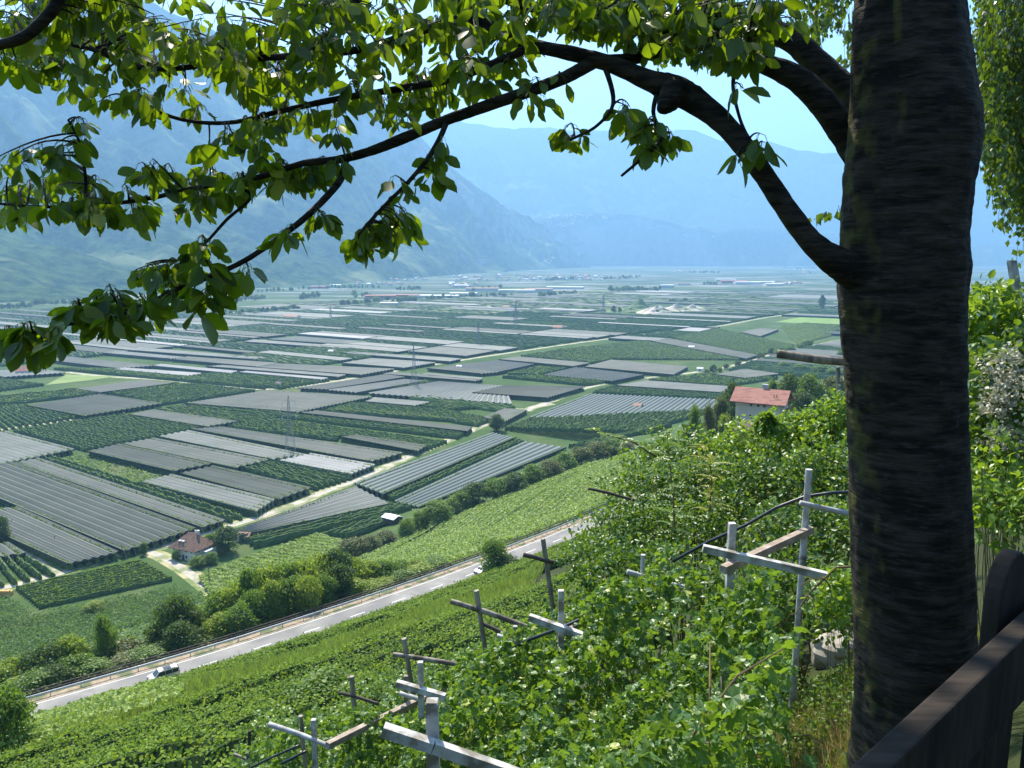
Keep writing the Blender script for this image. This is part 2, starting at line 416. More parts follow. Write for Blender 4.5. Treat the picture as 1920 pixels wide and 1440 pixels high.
def mountain(name, crest, foot, M, K, amp, power=1.0, seed=0, gully=500., back=1.2):
    """crest: (px, py, depth); foot: (px, py) on the valley floor, or (px, py, depth)"""
    C = np.array([at(*c) for c in crest]); Fo = np.array([on_z(*f, -3) if len(f) == 2 else at(*f) for f in foot])
    def rs(P, m):
        d = np.concatenate([[0], np.cumsum(np.linalg.norm(np.diff(P[:, :2], axis=0), axis=1))]); t = np.linspace(0, d[-1], m)
        return np.stack([np.interp(t, d, P[:, k]) for k in range(3)], 1)
    C = rs(C, M); Fo = rs(Fo, M)
    W = np.linspace(0, 1, K); V = []
    for w_ in W:
        p = Fo * (1 - w_) + C * w_; h = C[:, 2] - Fo[:, 2]; p[:, 2] = Fo[:, 2] + h * w_ ** power
        V.append(p)
    for w_ in np.linspace(.15, 1, 6):
        p = C + (C - Fo) * w_ * back; p[:, 2] = C[:, 2] * (1 - w_) - 3 * w_; V.append(p)
    V = np.array(V); Kt = len(V)
    for i in range(Kt):
        wi = min(i / (K - 1), 1.0); env = math.sin(math.pi * min(wi, 1) * .93 + .05)
        if i == 0: env = 0
        for j in range(M):
            p = V[i, j]; u_ = j / M * np.linalg.norm(C[-1, :2] - C[0, :2])
            g = 1 - abs(mnoise.noise((u_ / gully + wi * .8, wi * 1.3, seed))) * 2
            g2 = 1 - abs(mnoise.noise((u_ / gully * 2.3 + wi, wi * 3.1, seed + 9.1))) * 2
            n_ = mnoise.fractal((p[0] / 420, p[1] / 420, seed), .8, 2.1, 6)
            V[i, j, 2] += amp * env * (.75 * (g - .5) + .35 * (g2 - .5)) + amp * .5 * n_ * (env + .1 if i else 0)
    a = (np.arange(Kt - 1)[:, None] * M + np.arange(M - 1)[None]).ravel()
    m = MB(); m.v = [V.reshape(-1, 3)]; m.n = Kt * M; m.uv = [np.zeros((m.n, 2))]; m.r = [np.zeros(m.n)]
    m.f = [('B', np.stack([a, a + 1, a + M + 1, a + M], 1))]; m.m = [('B', len(a), 0)]; m.smooth = True
    return tag(m.obj(name, MM), kind='structure')

mountain('mountain', [(-900, -60, 5200), (-300, -20, 5000), (40, 40, 5000), (150, 18, 5100), (280, 6, 5200), (360, 40, 5300), (470, 95, 5600), (600, 140, 5900), (720, 190, 6300), (780, 250, 6700), (840, 312, 7000), (900, 362, 7300), (960, 404, 7600), (1020, 440, 7900), (1090, 488, 8100)],
         [(-700, 600), (-300, 582), (0, 571), (160, 563), (330, 553), (480, 543), (620, 534), (760, 524), (860, 516), (960, 509), (1040, 505), (1110, 502)], 320, 90, 260, 1.15, 1.3, 620)
mountain('mountain_ridge', [(500, 150, 12500), (700, 190, 12300), (830, 222, 12000), (900, 234, 12000), (960, 243, 12000), (1030, 238, 12000), (1120, 247, 12000), (1210, 243, 12000), (1300, 240, 11800), (1345, 262, 11600), (1450, 270, 11600), (1500, 283, 11500), (1580, 290, 11500), (1700, 310, 11500), (1900, 330, 11500), (2300, 300, 11500)],
         [(500, 506), (900, 499), (1200, 496), (1600, 495), (1900, 495), (2400, 495)], 260, 60, 260, 1.0, 4.7, 1300)
mountain('foothill', [(900, 500, 8600), (960, 455, 8800), (1000, 412, 9000), (1080, 400, 9300), (1180, 404, 9300), (1260, 418, 9200), (1350, 430, 9200), (1430, 425, 9400), (1560, 436, 9400), (1750, 450, 9500), (1980, 470, 9500)],
         [(930, 504), (1040, 500), (1160, 499), (1300, 498), (1500, 497), (1700, 497), (1960, 497)], 160, 40, 130, .75, 8.2, 600, back=.6)
mountain('spur', [(560, 440, 4300), (650, 415, 4700), (740, 400, 5000), (800, 415, 5400), (860, 450, 5600), (905, 485, 5700), (950, 503, 5800)],
         [(540, 541), (640, 533), (740, 526), (820, 519), (880, 514), (930, 511), (965, 508)], 140, 40, 90, .9, 12.5, 380, back=.8)

# ---- tarmac road on the slope
def ribbon(path, offs, zf, n_step=1, mi=0, mb=None, thick=None):
    """strip along path (N,2) between lateral offsets offs=(a,b), height zf(x,y) or array"""
    P = np.asarray(path)[::n_step]; T = np.gradient(P, axis=0); T /= np.linalg.norm(T, axis=1)[:, None] + 1e-9
    Nn = np.stack([T[:, 1], -T[:, 0]], 1); A = P + Nn * offs[0]; B = P + Nn * offs[1]
    zA = zf(A) if callable(zf) else zf; zB = zf(B) if callable(zf) else zf
    V = np.concatenate([np.c_[A, np.broadcast_to(zA, len(A))], np.c_[B, np.broadcast_to(zB, len(B))]]); n = len(A)
    d = np.concatenate([[0], np.cumsum(np.linalg.norm(np.diff(P, axis=0), axis=1))])
    uv = np.concatenate([np.c_[np.full(n, offs[0]), d], np.c_[np.full(n, offs[1]), d]])
    mb = mb or MB(); mb.add(V, [[i, n + i, n + i + 1, i + 1] for i in range(n - 1)], uv, mi); return mb
k0, k1 = int(np.argmin(np.abs(ROAD[:, 0] + 190))), int(np.argmin(np.abs(ROAD[:, 1] - 420)))
RD = ROAD[k0:k1]
asph = noisemat('asphalt', (.21, .20, .19), (.28, .27, .25), .6, (.18, .175, .17), .15, bump=.2, bdist=.02)
tag(ribbon(RD, (-3.4, 3.4), 51.0).obj('road', asph), kind='structure')
tag(ribbon(RD, (-5.2, -3.4), 50.99).obj('road_shoulder', noisemat('dry_gravel', (.27, .20, .14), (.36, .29, .21), 1.5, (.12, .14, .07), .5)), kind='structure')
wl = MB(); seglen = 0
acc = np.concatenate([[0], np.cumsum(np.linalg.norm(np.diff(RD, axis=0), axis=1))])
fine = np.arange(0, acc[-1], 1.0); RDf = np.stack([np.interp(fine, acc, RD[:, 0]), np.interp(fine, acc, RD[:, 1])], 1)
for k in range(4, len(RDf) - 6, 9): ribbon(RDf[k:k + 4], (-.08, .08), 51.006, mb=wl)
ribbon(RDf, (-3.15, -3.03), 51.006, mb=wl); ribbon(RDf, (3.03, 3.15), 51.006, mb=wl)
tag(wl.obj('road_marking', mat('road_paint', (.75, .75, .72), .7)), kind='structure')

# ---- farm tracks on the floor
def px_path(pts, z=0.0, step=6):
    P = [on_z(x, y, z)[:2] for x, y in pts]; P = [2 * P[0] - P[1]] + P + [2 * P[-1] - P[-2]]
    return catmull(P, step)
track_m = noisemat('pale_track', (.34, .31, .25), (.46, .43, .36), .3, (.20, .22, .11), .12, bump=.1)
grass_m = noisemat('verge_grass', (.10, .16, .04), (.17, .21, .07), .4, (.38, .34, .18), .1, bump=.3)
TRACKS = {
 'near': ([(215, 1042), (262, 1030), (300, 1026), (350, 1008), (440, 984), (540, 950), (620, 918), (662, 903), (740, 868), (820, 835), (900, 800), (940, 788), (975, 772), (1000, 764), (1050, 746), (1090, 730), (1140, 719), (1210, 709), (1290, 700), (1350, 691), (1400, 679), (1440, 667), (1480, 657), (1540, 645), (1600, 632)], 2.3),
 'far': ([(480, 730), (520, 729), (590, 721), (700, 703), (800, 686), (900, 670), (1000, 655), (1120, 638), (1250, 622), (1345, 612), (1440, 595), (1540, 582), (1600, 572)], 2.3),
 'west': ([(125, 698), (200, 706), (300, 712), (400, 722), (490, 729)], 2.6),
 'house': ([(272, 1034), (300, 1042), (345, 1068), (380, 1095), (405, 1122)], 1.8),
 'corner': ([(-40, 1115), (40, 1094), (110, 1076), (170, 1057), (215, 1042)], 2.0),
 'cross': ([(-30, 811), (20, 803), (100, 792), (235, 772), (308, 757)], 1.8),
 'branch': ([(980, 768), (930, 765), (900, 761), (820, 755), (700, 746)], 2.2),
 'spur': ([(1035, 757), (1000, 764), (985, 771)], 3.0),
 'mid': ([(400, 802), (460, 791), (525, 784), (585, 770), (640, 760)], 1.6),
 'side': ([(110, 1076), (62, 1045), (20, 1015), (-30, 990)], 1.2),
 'west2': ([(140, 714), (190, 707)], 1.6),
}
TP = {}
zk = 0
for k, (pts, hw) in TRACKS.items():
    P = px_path(pts); TP[k] = (P, hw); zk += 1
    zf = (lambda off: (lambda A: np.maximum(ground(A[:, 0], A[:, 1]), 0) + off))
    tag(ribbon(P, (-hw - 1.8, hw + 1.8), zf(.03 + .004 * zk)).obj('track_verge', grass_m), kind='structure')
    tag(ribbon(P, (-hw, hw), zf(.09 + .004 * zk)).obj('farm_track', track_m), kind='structure')
# ------------------------------------------------------------------ orchards and vineyards on the valley floor
def netmat(name, c, c2, seam, sw=.16):
    m = mat(name, c, .75, .25); b = m.node_tree.nodes['Principled BSDF']
    uv = N(m, 'ShaderNodeUVMap'); s = N(m, 'ShaderNodeSeparateXYZ'); L(m, uv.outputs[0], s.inputs[0])
    fr = N(m, 'ShaderNodeMath', operation='FRACT'); L(m, s.outputs['X'], fr.inputs[0])
    lt = N(m, 'ShaderNodeMath', operation='LESS_THAN'); L(m, fr.outputs[0], lt.inputs[0]); lt.inputs[1].default_value = sw
    tc = N(m, 'ShaderNodeTexCoord'); n1 = N(m, 'ShaderNodeTexNoise'); n1.inputs['Scale'].default_value = .05; n1.inputs['Detail'].default_value = 6; L(m, tc.outputs['Object'], n1.inputs['Vector'])
    n2 = N(m, 'ShaderNodeTexNoise'); n2.inputs['Scale'].default_value = 1.1; n2.inputs['Detail'].default_value = 3; L(m, tc.outputs['Object'], n2.inputs['Vector'])
    r = N(m, 'ShaderNodeValToRGB'); L(m, n1.outputs[0], r.inputs[0]); e = r.color_ramp.elements; e[0].position = .35; e[1].position = .65; e[0].color = (*c, 1); e[1].color = (*c2, 1)
    g = N(m, 'ShaderNodeMixRGB', blend_type='MULTIPLY'); g.inputs[0].default_value = .35; L(m, r.outputs[0], g.inputs[1]); L(m, n2.outputs['Color'], g.inputs[2])
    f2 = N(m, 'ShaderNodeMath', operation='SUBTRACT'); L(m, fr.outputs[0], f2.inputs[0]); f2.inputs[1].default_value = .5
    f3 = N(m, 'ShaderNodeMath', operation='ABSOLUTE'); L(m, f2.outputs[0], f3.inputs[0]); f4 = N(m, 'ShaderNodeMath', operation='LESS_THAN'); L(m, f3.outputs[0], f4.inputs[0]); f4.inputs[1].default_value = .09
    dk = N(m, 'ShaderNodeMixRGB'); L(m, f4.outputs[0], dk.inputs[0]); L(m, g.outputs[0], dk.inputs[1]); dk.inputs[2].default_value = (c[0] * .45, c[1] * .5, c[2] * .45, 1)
    mx = N(m, 'ShaderNodeMixRGB'); L(m, lt.outputs[0], mx.inputs[0]); L(m, dk.outputs[0], mx.inputs[1]); mx.inputs[2].default_value = (*seam, 1)
    L(m, mx.outputs[0], b.inputs['Base Color']); return m
NET = {
 'D': netmat('net_black', (.046, .062, .052), (.070, .088, .072), (.11, .125, .12), .14),
 'G': netmat('net_grey', (.10, .118, .10), (.14, .153, .13), (.075, .085, .08), .2),
 'L': netmat('net_pale', (.17, .19, .165), (.235, .245, .22), (.115, .125, .12), .2),
 'W': netmat('net_white', (.34, .34, .325), (.42, .41, .39), (.20, .20, .19), .22),
 'B': netmat('net_teal', (.06, .085, .078), (.085, .115, .10), (.19, .22, .21), .24),
}
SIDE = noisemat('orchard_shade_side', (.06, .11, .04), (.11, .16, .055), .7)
OL = leafmat('orchard_leaf', (.13, .21, .055), (.20, .28, .07), (.22, .34, .05), .4, .5, .3)
OLd = leafmat('orchard_leaf_dark', (.085, .155, .045), (.14, .215, .058), (.16, .28, .05), .38, .5, .3)
OLy = leafmat('orchard_leaf_young', (.07, .14, .04), (.13, .21, .06), (.26, .38, .06), .4, .5, .3)
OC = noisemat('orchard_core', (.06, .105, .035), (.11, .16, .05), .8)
VL = leafmat('vineyard_leaf', (.22, .31, .06), (.33, .43, .11), (.3, .42, .06), .4, .5, .3)
WOODP = noisemat('post_grey', (.20, .19, .17), (.32, .30, .27), 3)
HANDPOLY = []

def bil(q, u, v):
    u = np.asarray(u)[..., None]; v = np.asarray(v)[..., None]
    return (q[0] * (1 - u) + q[1] * u) * (1 - v) + (q[3] * (1 - u) + q[2] * u) * v

def rows_mesh(mb, q, n, H, W_, seg, core_mi=0, lumpy=.25, frm=0., to=1., base=0.2, seed=0):
    """tree rows as lumpy ridged prisms from edge q0q1 to edge q3q2"""
    Ln = np.linalg.norm((q[3] + q[2] - q[0] - q[1]) / 2); m = max(2, int(Ln / seg) + 1)
    Wd = np.linalg.norm((q[1] + q[2] - q[0] - q[3]) / 2)
    ax = (q[1] - q[0]) / np.linalg.norm(q[1] - q[0])
    r = np.random.default_rng(seed)
    prof = np.array([[-.5, 0], [-.55, .45], [-.16, 1], [.16, 1], [.55, .45], [.5, 0]])
    u = (np.arange(n) + .5) / n; v = np.linspace(0, 1, m)
    C = bil(q, u[:, None] * np.ones(m)[None], v[None] * np.ones(n)[:, None])            # n,m,3
    lum = 1 + lumpy * (r.random((n, m, 6)) * 2 - 1) ; hl = 1 + lumpy * .7 * (r.random((n, m)) * 2 - 1)
    X = C[:, :, None, 0] + ax[0] * prof[None, None, :, 0] * W_ * lum
    Y = C[:, :, None, 1] + ax[1] * prof[None, None, :, 0] * W_ * lum
    Z = C[:, :, None, 2] + np.maximum(prof[None, None, :, 1] * H * hl[:, :, None], 0) * (1 + .05 * lum)
    V = np.stack([X, Y, Z], 3).reshape(-1, 3)
    i = np.arange(n)[:, None, None]; j = np.arange(m - 1)[None, :, None]; k = np.arange(5)[None, None, :]
    a = ((i * m + j) * 6 + k).ravel(); f = np.stack([a, a + 1, a + 7, a + 6], 1)
    e0 = (np.arange(n) * m * 6)[:, None] + np.arange(6)[None]; e1 = e0 + (m - 1) * 6
    mb.f += [('B', f + mb.n), ('B', e0 + mb.n), ('B', e1[:, ::-1] + mb.n)]; mb.m += [('B', len(f) + 2 * n, core_mi)]
    mb.v.append(V); mb.uv.append(np.zeros((len(V), 2))); mb.r.append(r.random(len(V)) * .6); mb.n += len(V)
    return Ln, Wd

def row_leaves(mb, q, n, H, W_, per_m, size, mi=1, z0=.4):
    Ln = np.linalg.norm((q[3] + q[2] - q[0] - q[1]) / 2); cnt = int(n * Ln * per_m)
    i = rng.integers(0, n, cnt); u = (i + .5) / n; v = rng.random(cnt); c = bil(q, u, v)
    ax = (q[1] - q[0]) / np.linalg.norm(q[1] - q[0]); hh = rng.random(cnt) ** .7
    lump = 1 + .25 * np.sin(v * Ln * 2.6 + i * 1.7) * rng.random(cnt)
    off = rng.normal(size=cnt) * .33 * W_ * (1.25 - hh * .8)
    P = c + np.stack([ax[0] * off, ax[1] * off, z0 + hh * (H - z0) * lump], 1)
    Z = rdir(cnt) + np.array([0, 0, .8]) + np.stack([ax[0] * off, ax[1] * off, off * 0], 1) / W_
    mb.stamp(TUFT, P, frames(rdir(cnt), Z), size * (.6 + .8 * rng.random(cnt))[:, None] * np.ones(3), mi=mi)

def net_top(mb, q, n, mseg, H0, ridge, mi=0, seed=0, drop=.9):
    r = np.random.default_rng(seed); m = mseg
    u = np.linspace(0, 1, 2 * n + 1); v = np.linspace(0, 1, m)
    P = bil(q, u[:, None] * np.ones(m)[None], v[None] * np.ones(2 * n + 1)[:, None])
    sag = np.where(np.arange(2 * n + 1) % 2 == 0, 0, -ridge)[:, None]
    P[:, :, 2] = H0 + sag + (r.random((2 * n + 1, 1)) - .5) * .12 + (r.random((1, m)) - .5) * .03
    k = 2 * n + 1; i = np.arange(k - 1)[:, None]; j = np.arange(m - 1)[None]; a = (i * m + j).ravel()
    Ln = np.linalg.norm(q[3] - q[0])
    uv = np.stack([np.repeat(np.arange(k) / 2, m), np.tile(v * Ln, k)], 1)
    mb.f.append(('B', np.stack([a, a + m, a + m + 1, a + 1], 1) + mb.n)); mb.m.append(('B', len(a), mi))
    V = P.reshape(-1, 3); base = mb.n; mb.v.append(V); mb.uv.append(uv); mb.r.append(np.zeros(len(V))); mb.n += len(V)
    # hanging net along the border
    idx = [i_ * m for i_ in range(k)] + [(k - 1) * m + j_ for j_ in range(1, m)] + [i_ * m + m - 1 for i_ in range(k - 2, -1, -1)] + [j_ for j_ in range(m - 2, 0, -1)]
    T = V[idx]; B = T.copy(); B[:, 2] = H0 - drop - .35 * r.random(len(T))
    cen = V.mean(0); dd = B[:, :2] - cen[:2]; B[:, :2] += dd / np.linalg.norm(dd, axis=1)[:, None] * .25
    nn = len(T); s0 = mb.n; uu = np.stack([np.full(nn, .5), np.arange(nn)], 1)
    mb.v += [T, B]; mb.uv += [uu, uu]; mb.r += [np.zeros(nn)] * 2; mb.n += 2 * nn
    mb.f.append(('B', np.array([[s0 + i_, s0 + nn + i_, s0 + nn + (i_ + 1) % nn, s0 + (i_ + 1) % nn] for i_ in range(nn)]))); mb.m.append(('B', nn, mi))

POST4 = (np.array([[-.5, -.5, 0], [.5, -.5, 0], [.5, .5, 0], [-.5, .5, 0], [-.5, -.5, 1], [.5, -.5, 1], [.5, .5, 1], [-.5, .5, 1]]),
         [[0, 1, 5, 4], [1, 2, 6, 5], [2, 3, 7, 6], [3, 0, 4, 7], [4, 5, 6, 7]])
def net_plot(px, kind, label, flip=False, near=0, H=3.4, bay=3.9):
    HANDPOLY.append(px)
    q = [on_z(x, y, H) for x, y in px]; q = [np.array([p[0], p[1], 0.]) for p in q]
    if flip: q = [q[1], q[2], q[3], q[0]]
    dist = np.mean([np.linalg.norm(p) for p in q])
    Wd = (np.linalg.norm(q[1] - q[0]) + np.linalg.norm(q[2] - q[3])) / 2; Ln = np.linalg.norm((q[3] + q[2] - q[0] - q[1]) / 2)
    n = max(2, int(round(Wd / bay))); c = sum(q) / 4
    root = empty('netted_orchard', c, label, 'orchard', 'netted orchard plots on the valley floor')
    mb = MB(); net_top(mb, q, n, max(3, int(Ln / 14)), H, .8, seed=len(HANDPOLY)); loc = c
    mb.obj('hail_net', NET[kind], root, loc=loc)
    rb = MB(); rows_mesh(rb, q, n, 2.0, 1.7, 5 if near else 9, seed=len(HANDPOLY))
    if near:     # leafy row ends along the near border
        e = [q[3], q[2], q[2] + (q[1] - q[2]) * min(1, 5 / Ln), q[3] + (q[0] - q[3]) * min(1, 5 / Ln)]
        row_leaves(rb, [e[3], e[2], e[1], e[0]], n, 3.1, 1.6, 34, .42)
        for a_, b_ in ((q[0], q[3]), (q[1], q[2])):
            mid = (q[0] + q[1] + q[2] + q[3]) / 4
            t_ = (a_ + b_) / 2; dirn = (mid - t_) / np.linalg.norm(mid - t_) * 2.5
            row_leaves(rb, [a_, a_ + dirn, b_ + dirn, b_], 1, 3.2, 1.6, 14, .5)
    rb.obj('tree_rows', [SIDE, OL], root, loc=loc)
    if near:
        away = (q[3] - q[0]) / Ln; ax = (q[2] - q[3]) / np.linalg.norm(q[2] - q[3])
        pm = MB()
        pm.beam((0, 0, 0), tuple(np.array([-away[0] * 1.7, -away[1] * 1.7, H])), .16, .16)
        pmd = pm.data('end_post', WOODP)
        for i in range(n + 1):
            p = q[3] + (q[2] - q[3]) * i / n + away * 2.2
            o = bpy.data.objects.new('end_post', pmd); COL.objects.link(o); o.parent = root; o.location = tuple(p - loc)
    return root

def orchard(px, kind, label, flip=False, H=3.0, sp=3.5, near=0, dens=1.6):
    HANDPOLY.append(px)
    q = [on_z(x, y, H * .6) for x, y in px]; q = [np.array([p[0], p[1], max(0, gz(p[0], p[1]))]) for p in q]
    if flip: q = [q[1], q[2], q[3], q[0]]
    Wd = (np.linalg.norm(q[1] - q[0]) + np.linalg.norm(q[2] - q[3])) / 2
    n = max(2, int(round(Wd / sp))); c = sum(q) / 4; dist = np.linalg.norm(c[:2])
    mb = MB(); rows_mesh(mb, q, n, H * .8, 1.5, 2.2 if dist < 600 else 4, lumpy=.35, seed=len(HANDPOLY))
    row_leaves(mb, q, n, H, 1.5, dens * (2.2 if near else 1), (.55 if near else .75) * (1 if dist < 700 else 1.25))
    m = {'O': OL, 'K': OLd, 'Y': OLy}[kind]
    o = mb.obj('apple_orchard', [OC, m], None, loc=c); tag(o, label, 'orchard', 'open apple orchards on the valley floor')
    return o

NETS = [
 ([(32, 949), (222, 1033), (125, 1055), (-95, 957)], 'G', 'grey netted orchard with a pole through it, in front of the widest dark net', True, 1),
 ([(-110, 888), (22, 865), (367, 989), (231, 1031)], 'D', 'widest dark netted orchard, its corner beside the brown-roofed farmhouse', False, 1),
 ([(27, 866), (70, 857), (422, 974), (376, 987)], 'G', 'long grey netted strip on the far side of the widest dark net', False, 1),
 ([(-190, 838), (10, 807), (139, 841), (-60, 881)], 'L', 'pale striped netted orchard at the edge of the dark green orchard block', False, 1),
 ([(240, 776), (287, 767), (445, 789), (385, 799)], 'G', 'small grey net between a dark green orchard and the grassy track', False, 1),
 ([(48, 759), (185, 738), (305, 755), (155, 779)], 'D', 'dark grey netted orchard ending at the yellow grassy track', False, 1),
 ([(145, 728), (270, 712), (325, 718), (190, 735)], 'D', 'slate grey net beside the white track junction', True, 0),
 ([(163, 845), (222, 831), (396, 868), (322, 882)], 'D', 'dark net with a tall shadowed edge above the weedy clearing', False, 1),
 ([(225, 831), (287, 820), (503, 861), (437, 876)], 'G', 'mid grey netted orchard between a dark net and a bluish white one', False, 1),
 ([(292, 817), (352, 806), (572, 851), (506, 860)], 'L', 'bluish white netted strip ending at the foot of the nearest pylon', False, 1),
 ([(355, 803), (412, 799), (755, 848), (693, 864)], 'G', 'longest grey net, running behind the nearest pylon', False, 1),
 ([(637, 818), (665, 814), (800, 834), (782, 845)], 'D', 'short dark net with posts showing, enclosed by green orchard', False, 1),
 ([(560, 773), (590, 769), (885, 800), (875, 808)], 'D', 'thin slate net strip between two hedge-like orchard rows', False, 0),
 ([(682, 752), (705, 745), (805, 753), (775, 760)], 'L', 'small pale net beside the track turning', False, 0),
 ([(905, 782), (945, 765), (988, 768), (945, 790)], 'G', 'small grey net wedge by the road fork and the lone tree', False, 1),
 ([(345, 755), (500, 731), (697, 743), (555, 772)], 'G', 'broad grey net behind the top of the nearest pylon', False, 1),
 ([(665, 904), (925, 810), (965, 820), (720, 925)], 'B', 'dark teal striped net just right of the farm track', True, 1),
 ([(740, 938), (985, 827), (1062, 838), (788, 950)], 'B', 'dark teal striped net above the row of round bushes', True, 1),
 ([(440, 992), (668, 911), (732, 943), (450, 1003)], 'L', 'pale tapering net pointing at the brown-roofed farmhouse', True, 1),
 ([(262, 902), (320, 888), (515, 935), (478, 958)], 'L', 'pale banded net beside a strip of bushy trees', False, 1),
 ([(335, 886), (398, 872), (583, 913), (520, 935)], 'D', 'dark smooth net between a pale banded net and a green block', False, 1),
 ([(518, 862), (582, 849), (703, 870), (655, 888)], 'W', 'whitest net of the near fields, right of the pylon foot', False, 1),
 ([(993, 781), (1108, 737), (1375, 749), (1345, 783)], 'B', 'large teal striped net with a little red-roofed hut inside', True, 1),
 ([(1155, 722), (1210, 713), (1385, 725), (1350, 735)], 'L', 'pale net strip beyond the green block left of the cream house', False, 0),
 ([(1340, 701), (1394, 691), (1460, 700), (1395, 708)], 'G', 'grey blue net beside the bend of the pale road', False, 0),
 ([(833, 687), (933, 675), (1005, 682), (935, 697)], 'D', 'dark blue net just right of the long straight track', True, 0),
 ([(800, 690), (833, 687), (935, 697), (900, 700)], 'D', 'slate strip beside the dark blue net', False, 0),
 ([(1020, 702), (1082, 688), (1210, 702), (1150, 714)], 'D', 'dark blue net left of the pale road with a dark hedge', True, 0),
 ([(935, 673), (970, 668), (1105, 680), (1072, 686)], 'G', 'thin grey net strip below the long straight track', False, 0),
 ([(1095, 687), (1145, 674), (1290, 687), (1262, 702)], 'G', 'grey violet net ending at the small roadside trees', False, 0),
 ([(690, 736), (825, 714), (945, 722), (1020, 745), (960, 756)], 'L', 'large pale net of many strips inside the road fork', True, 0),
 ([(885, 735), (945, 722), (1097, 724), (1025, 745)], 'D', 'dark net overlapping the corner of the large pale net by the fork', False, 0),
 ([(790, 701), (800, 699), (905, 708), (895, 712)], 'L', 'short pale strip below the dark blue net', False, 0),
 ([(715, 700), (735, 697), (905, 710), (890, 714)], 'G', 'grey strip crossing the second pylon from the left', False, 0),
 ([(615, 730), (760, 710), (800, 713), (670, 735)], 'L', 'pale wedge of net beside the second pylon', True, 0),
 ([(560, 727), (725, 701), (762, 706), (615, 729)], 'G', 'grey wedge of net along the long straight track', True, 0),
 ([(1210, 637), (1255, 634), (1420, 665), (1398, 672)], 'D', 'slate strip slanting through the great green orchard', False, 0),
 ([(1388, 622), (1425, 615), (1460, 617), (1425, 630)], 'G', 'small pale grey net left of the bright meadow', False, 0),
 ([(1535, 645), (1585, 634), (1640, 640), (1600, 656)], 'G', 'grey net beside the trunk along the pale road', False, 0),
 ([(210, 692), (232, 689), (378, 699), (348, 704)], 'W', 'white strip just above the white track on the far plain', False, 0),
 ([(285, 685), (300, 682), (445, 695), (430, 699)], 'W', 'thin white strip, second above the white track', False, 0),
 ([(445, 697), (460, 695), (615, 708), (600, 711)], 'W', 'white strip ending near the long straight track', False, 0),
 ([(385, 686), (415, 684), (648, 702), (632, 706)], 'L', 'long pale strip above the last white one', False, 0),
 ([(480, 688), (520, 681), (740, 691), (675, 702)], 'G', 'violet grey net reaching the long straight track', False, 0),
 ([(75, 673), (125, 668), (290, 685), (220, 690)], 'G', 'wide violet grey net below the lowest leaves', False, 0),
 ([(190, 661), (215, 657), (345, 669), (318, 672)], 'L', 'pale strip at the far edge of the violet grey nets', False, 0),
 ([(322, 673), (350, 668), (520, 680), (480, 687)], 'G', 'grey net between pale strips on the far plain', False, 0),
 ([(230, 655), (262, 651), (500, 670), (475, 673)], 'L', 'very long pale strip on the far plain', False, 0),
 ([(637, 661), (657, 659), (865, 672), (842, 677)], 'L', 'pale strip touching the long straight track', False, 0),
 ([(640, 680), (695, 671), (817, 679), (755, 689)], 'L', 'pale block left of the second pylon foot', False, 0),
 ([(500, 636), (560, 630), (692, 640), (645, 645)], 'B', 'teal blue net on the far plain', False, 0),
 ([(455, 640), (475, 636), (665, 650), (645, 653)], 'L', 'pinkish grey strip in front of the teal blue net', False, 0),
 ([(-40, 696), (60, 690), (122, 698), (5, 706)], 'L', 'pale net around the red-roofed barn', False, 0),
 ([(-80, 1027), (15, 1015), (48, 1035), (-80, 1052)], 'G', 'grey net corner at the photo edge below the side track', False, 1),
]
for px, k, lab, fl, nr in NETS:
    net_plot(px[:4] if len(px) == 4 else [px[0], px[1], px[2], px[4]], k, lab, fl, nr, H=3.4 if 'overlapping' not in lab else 3.9)

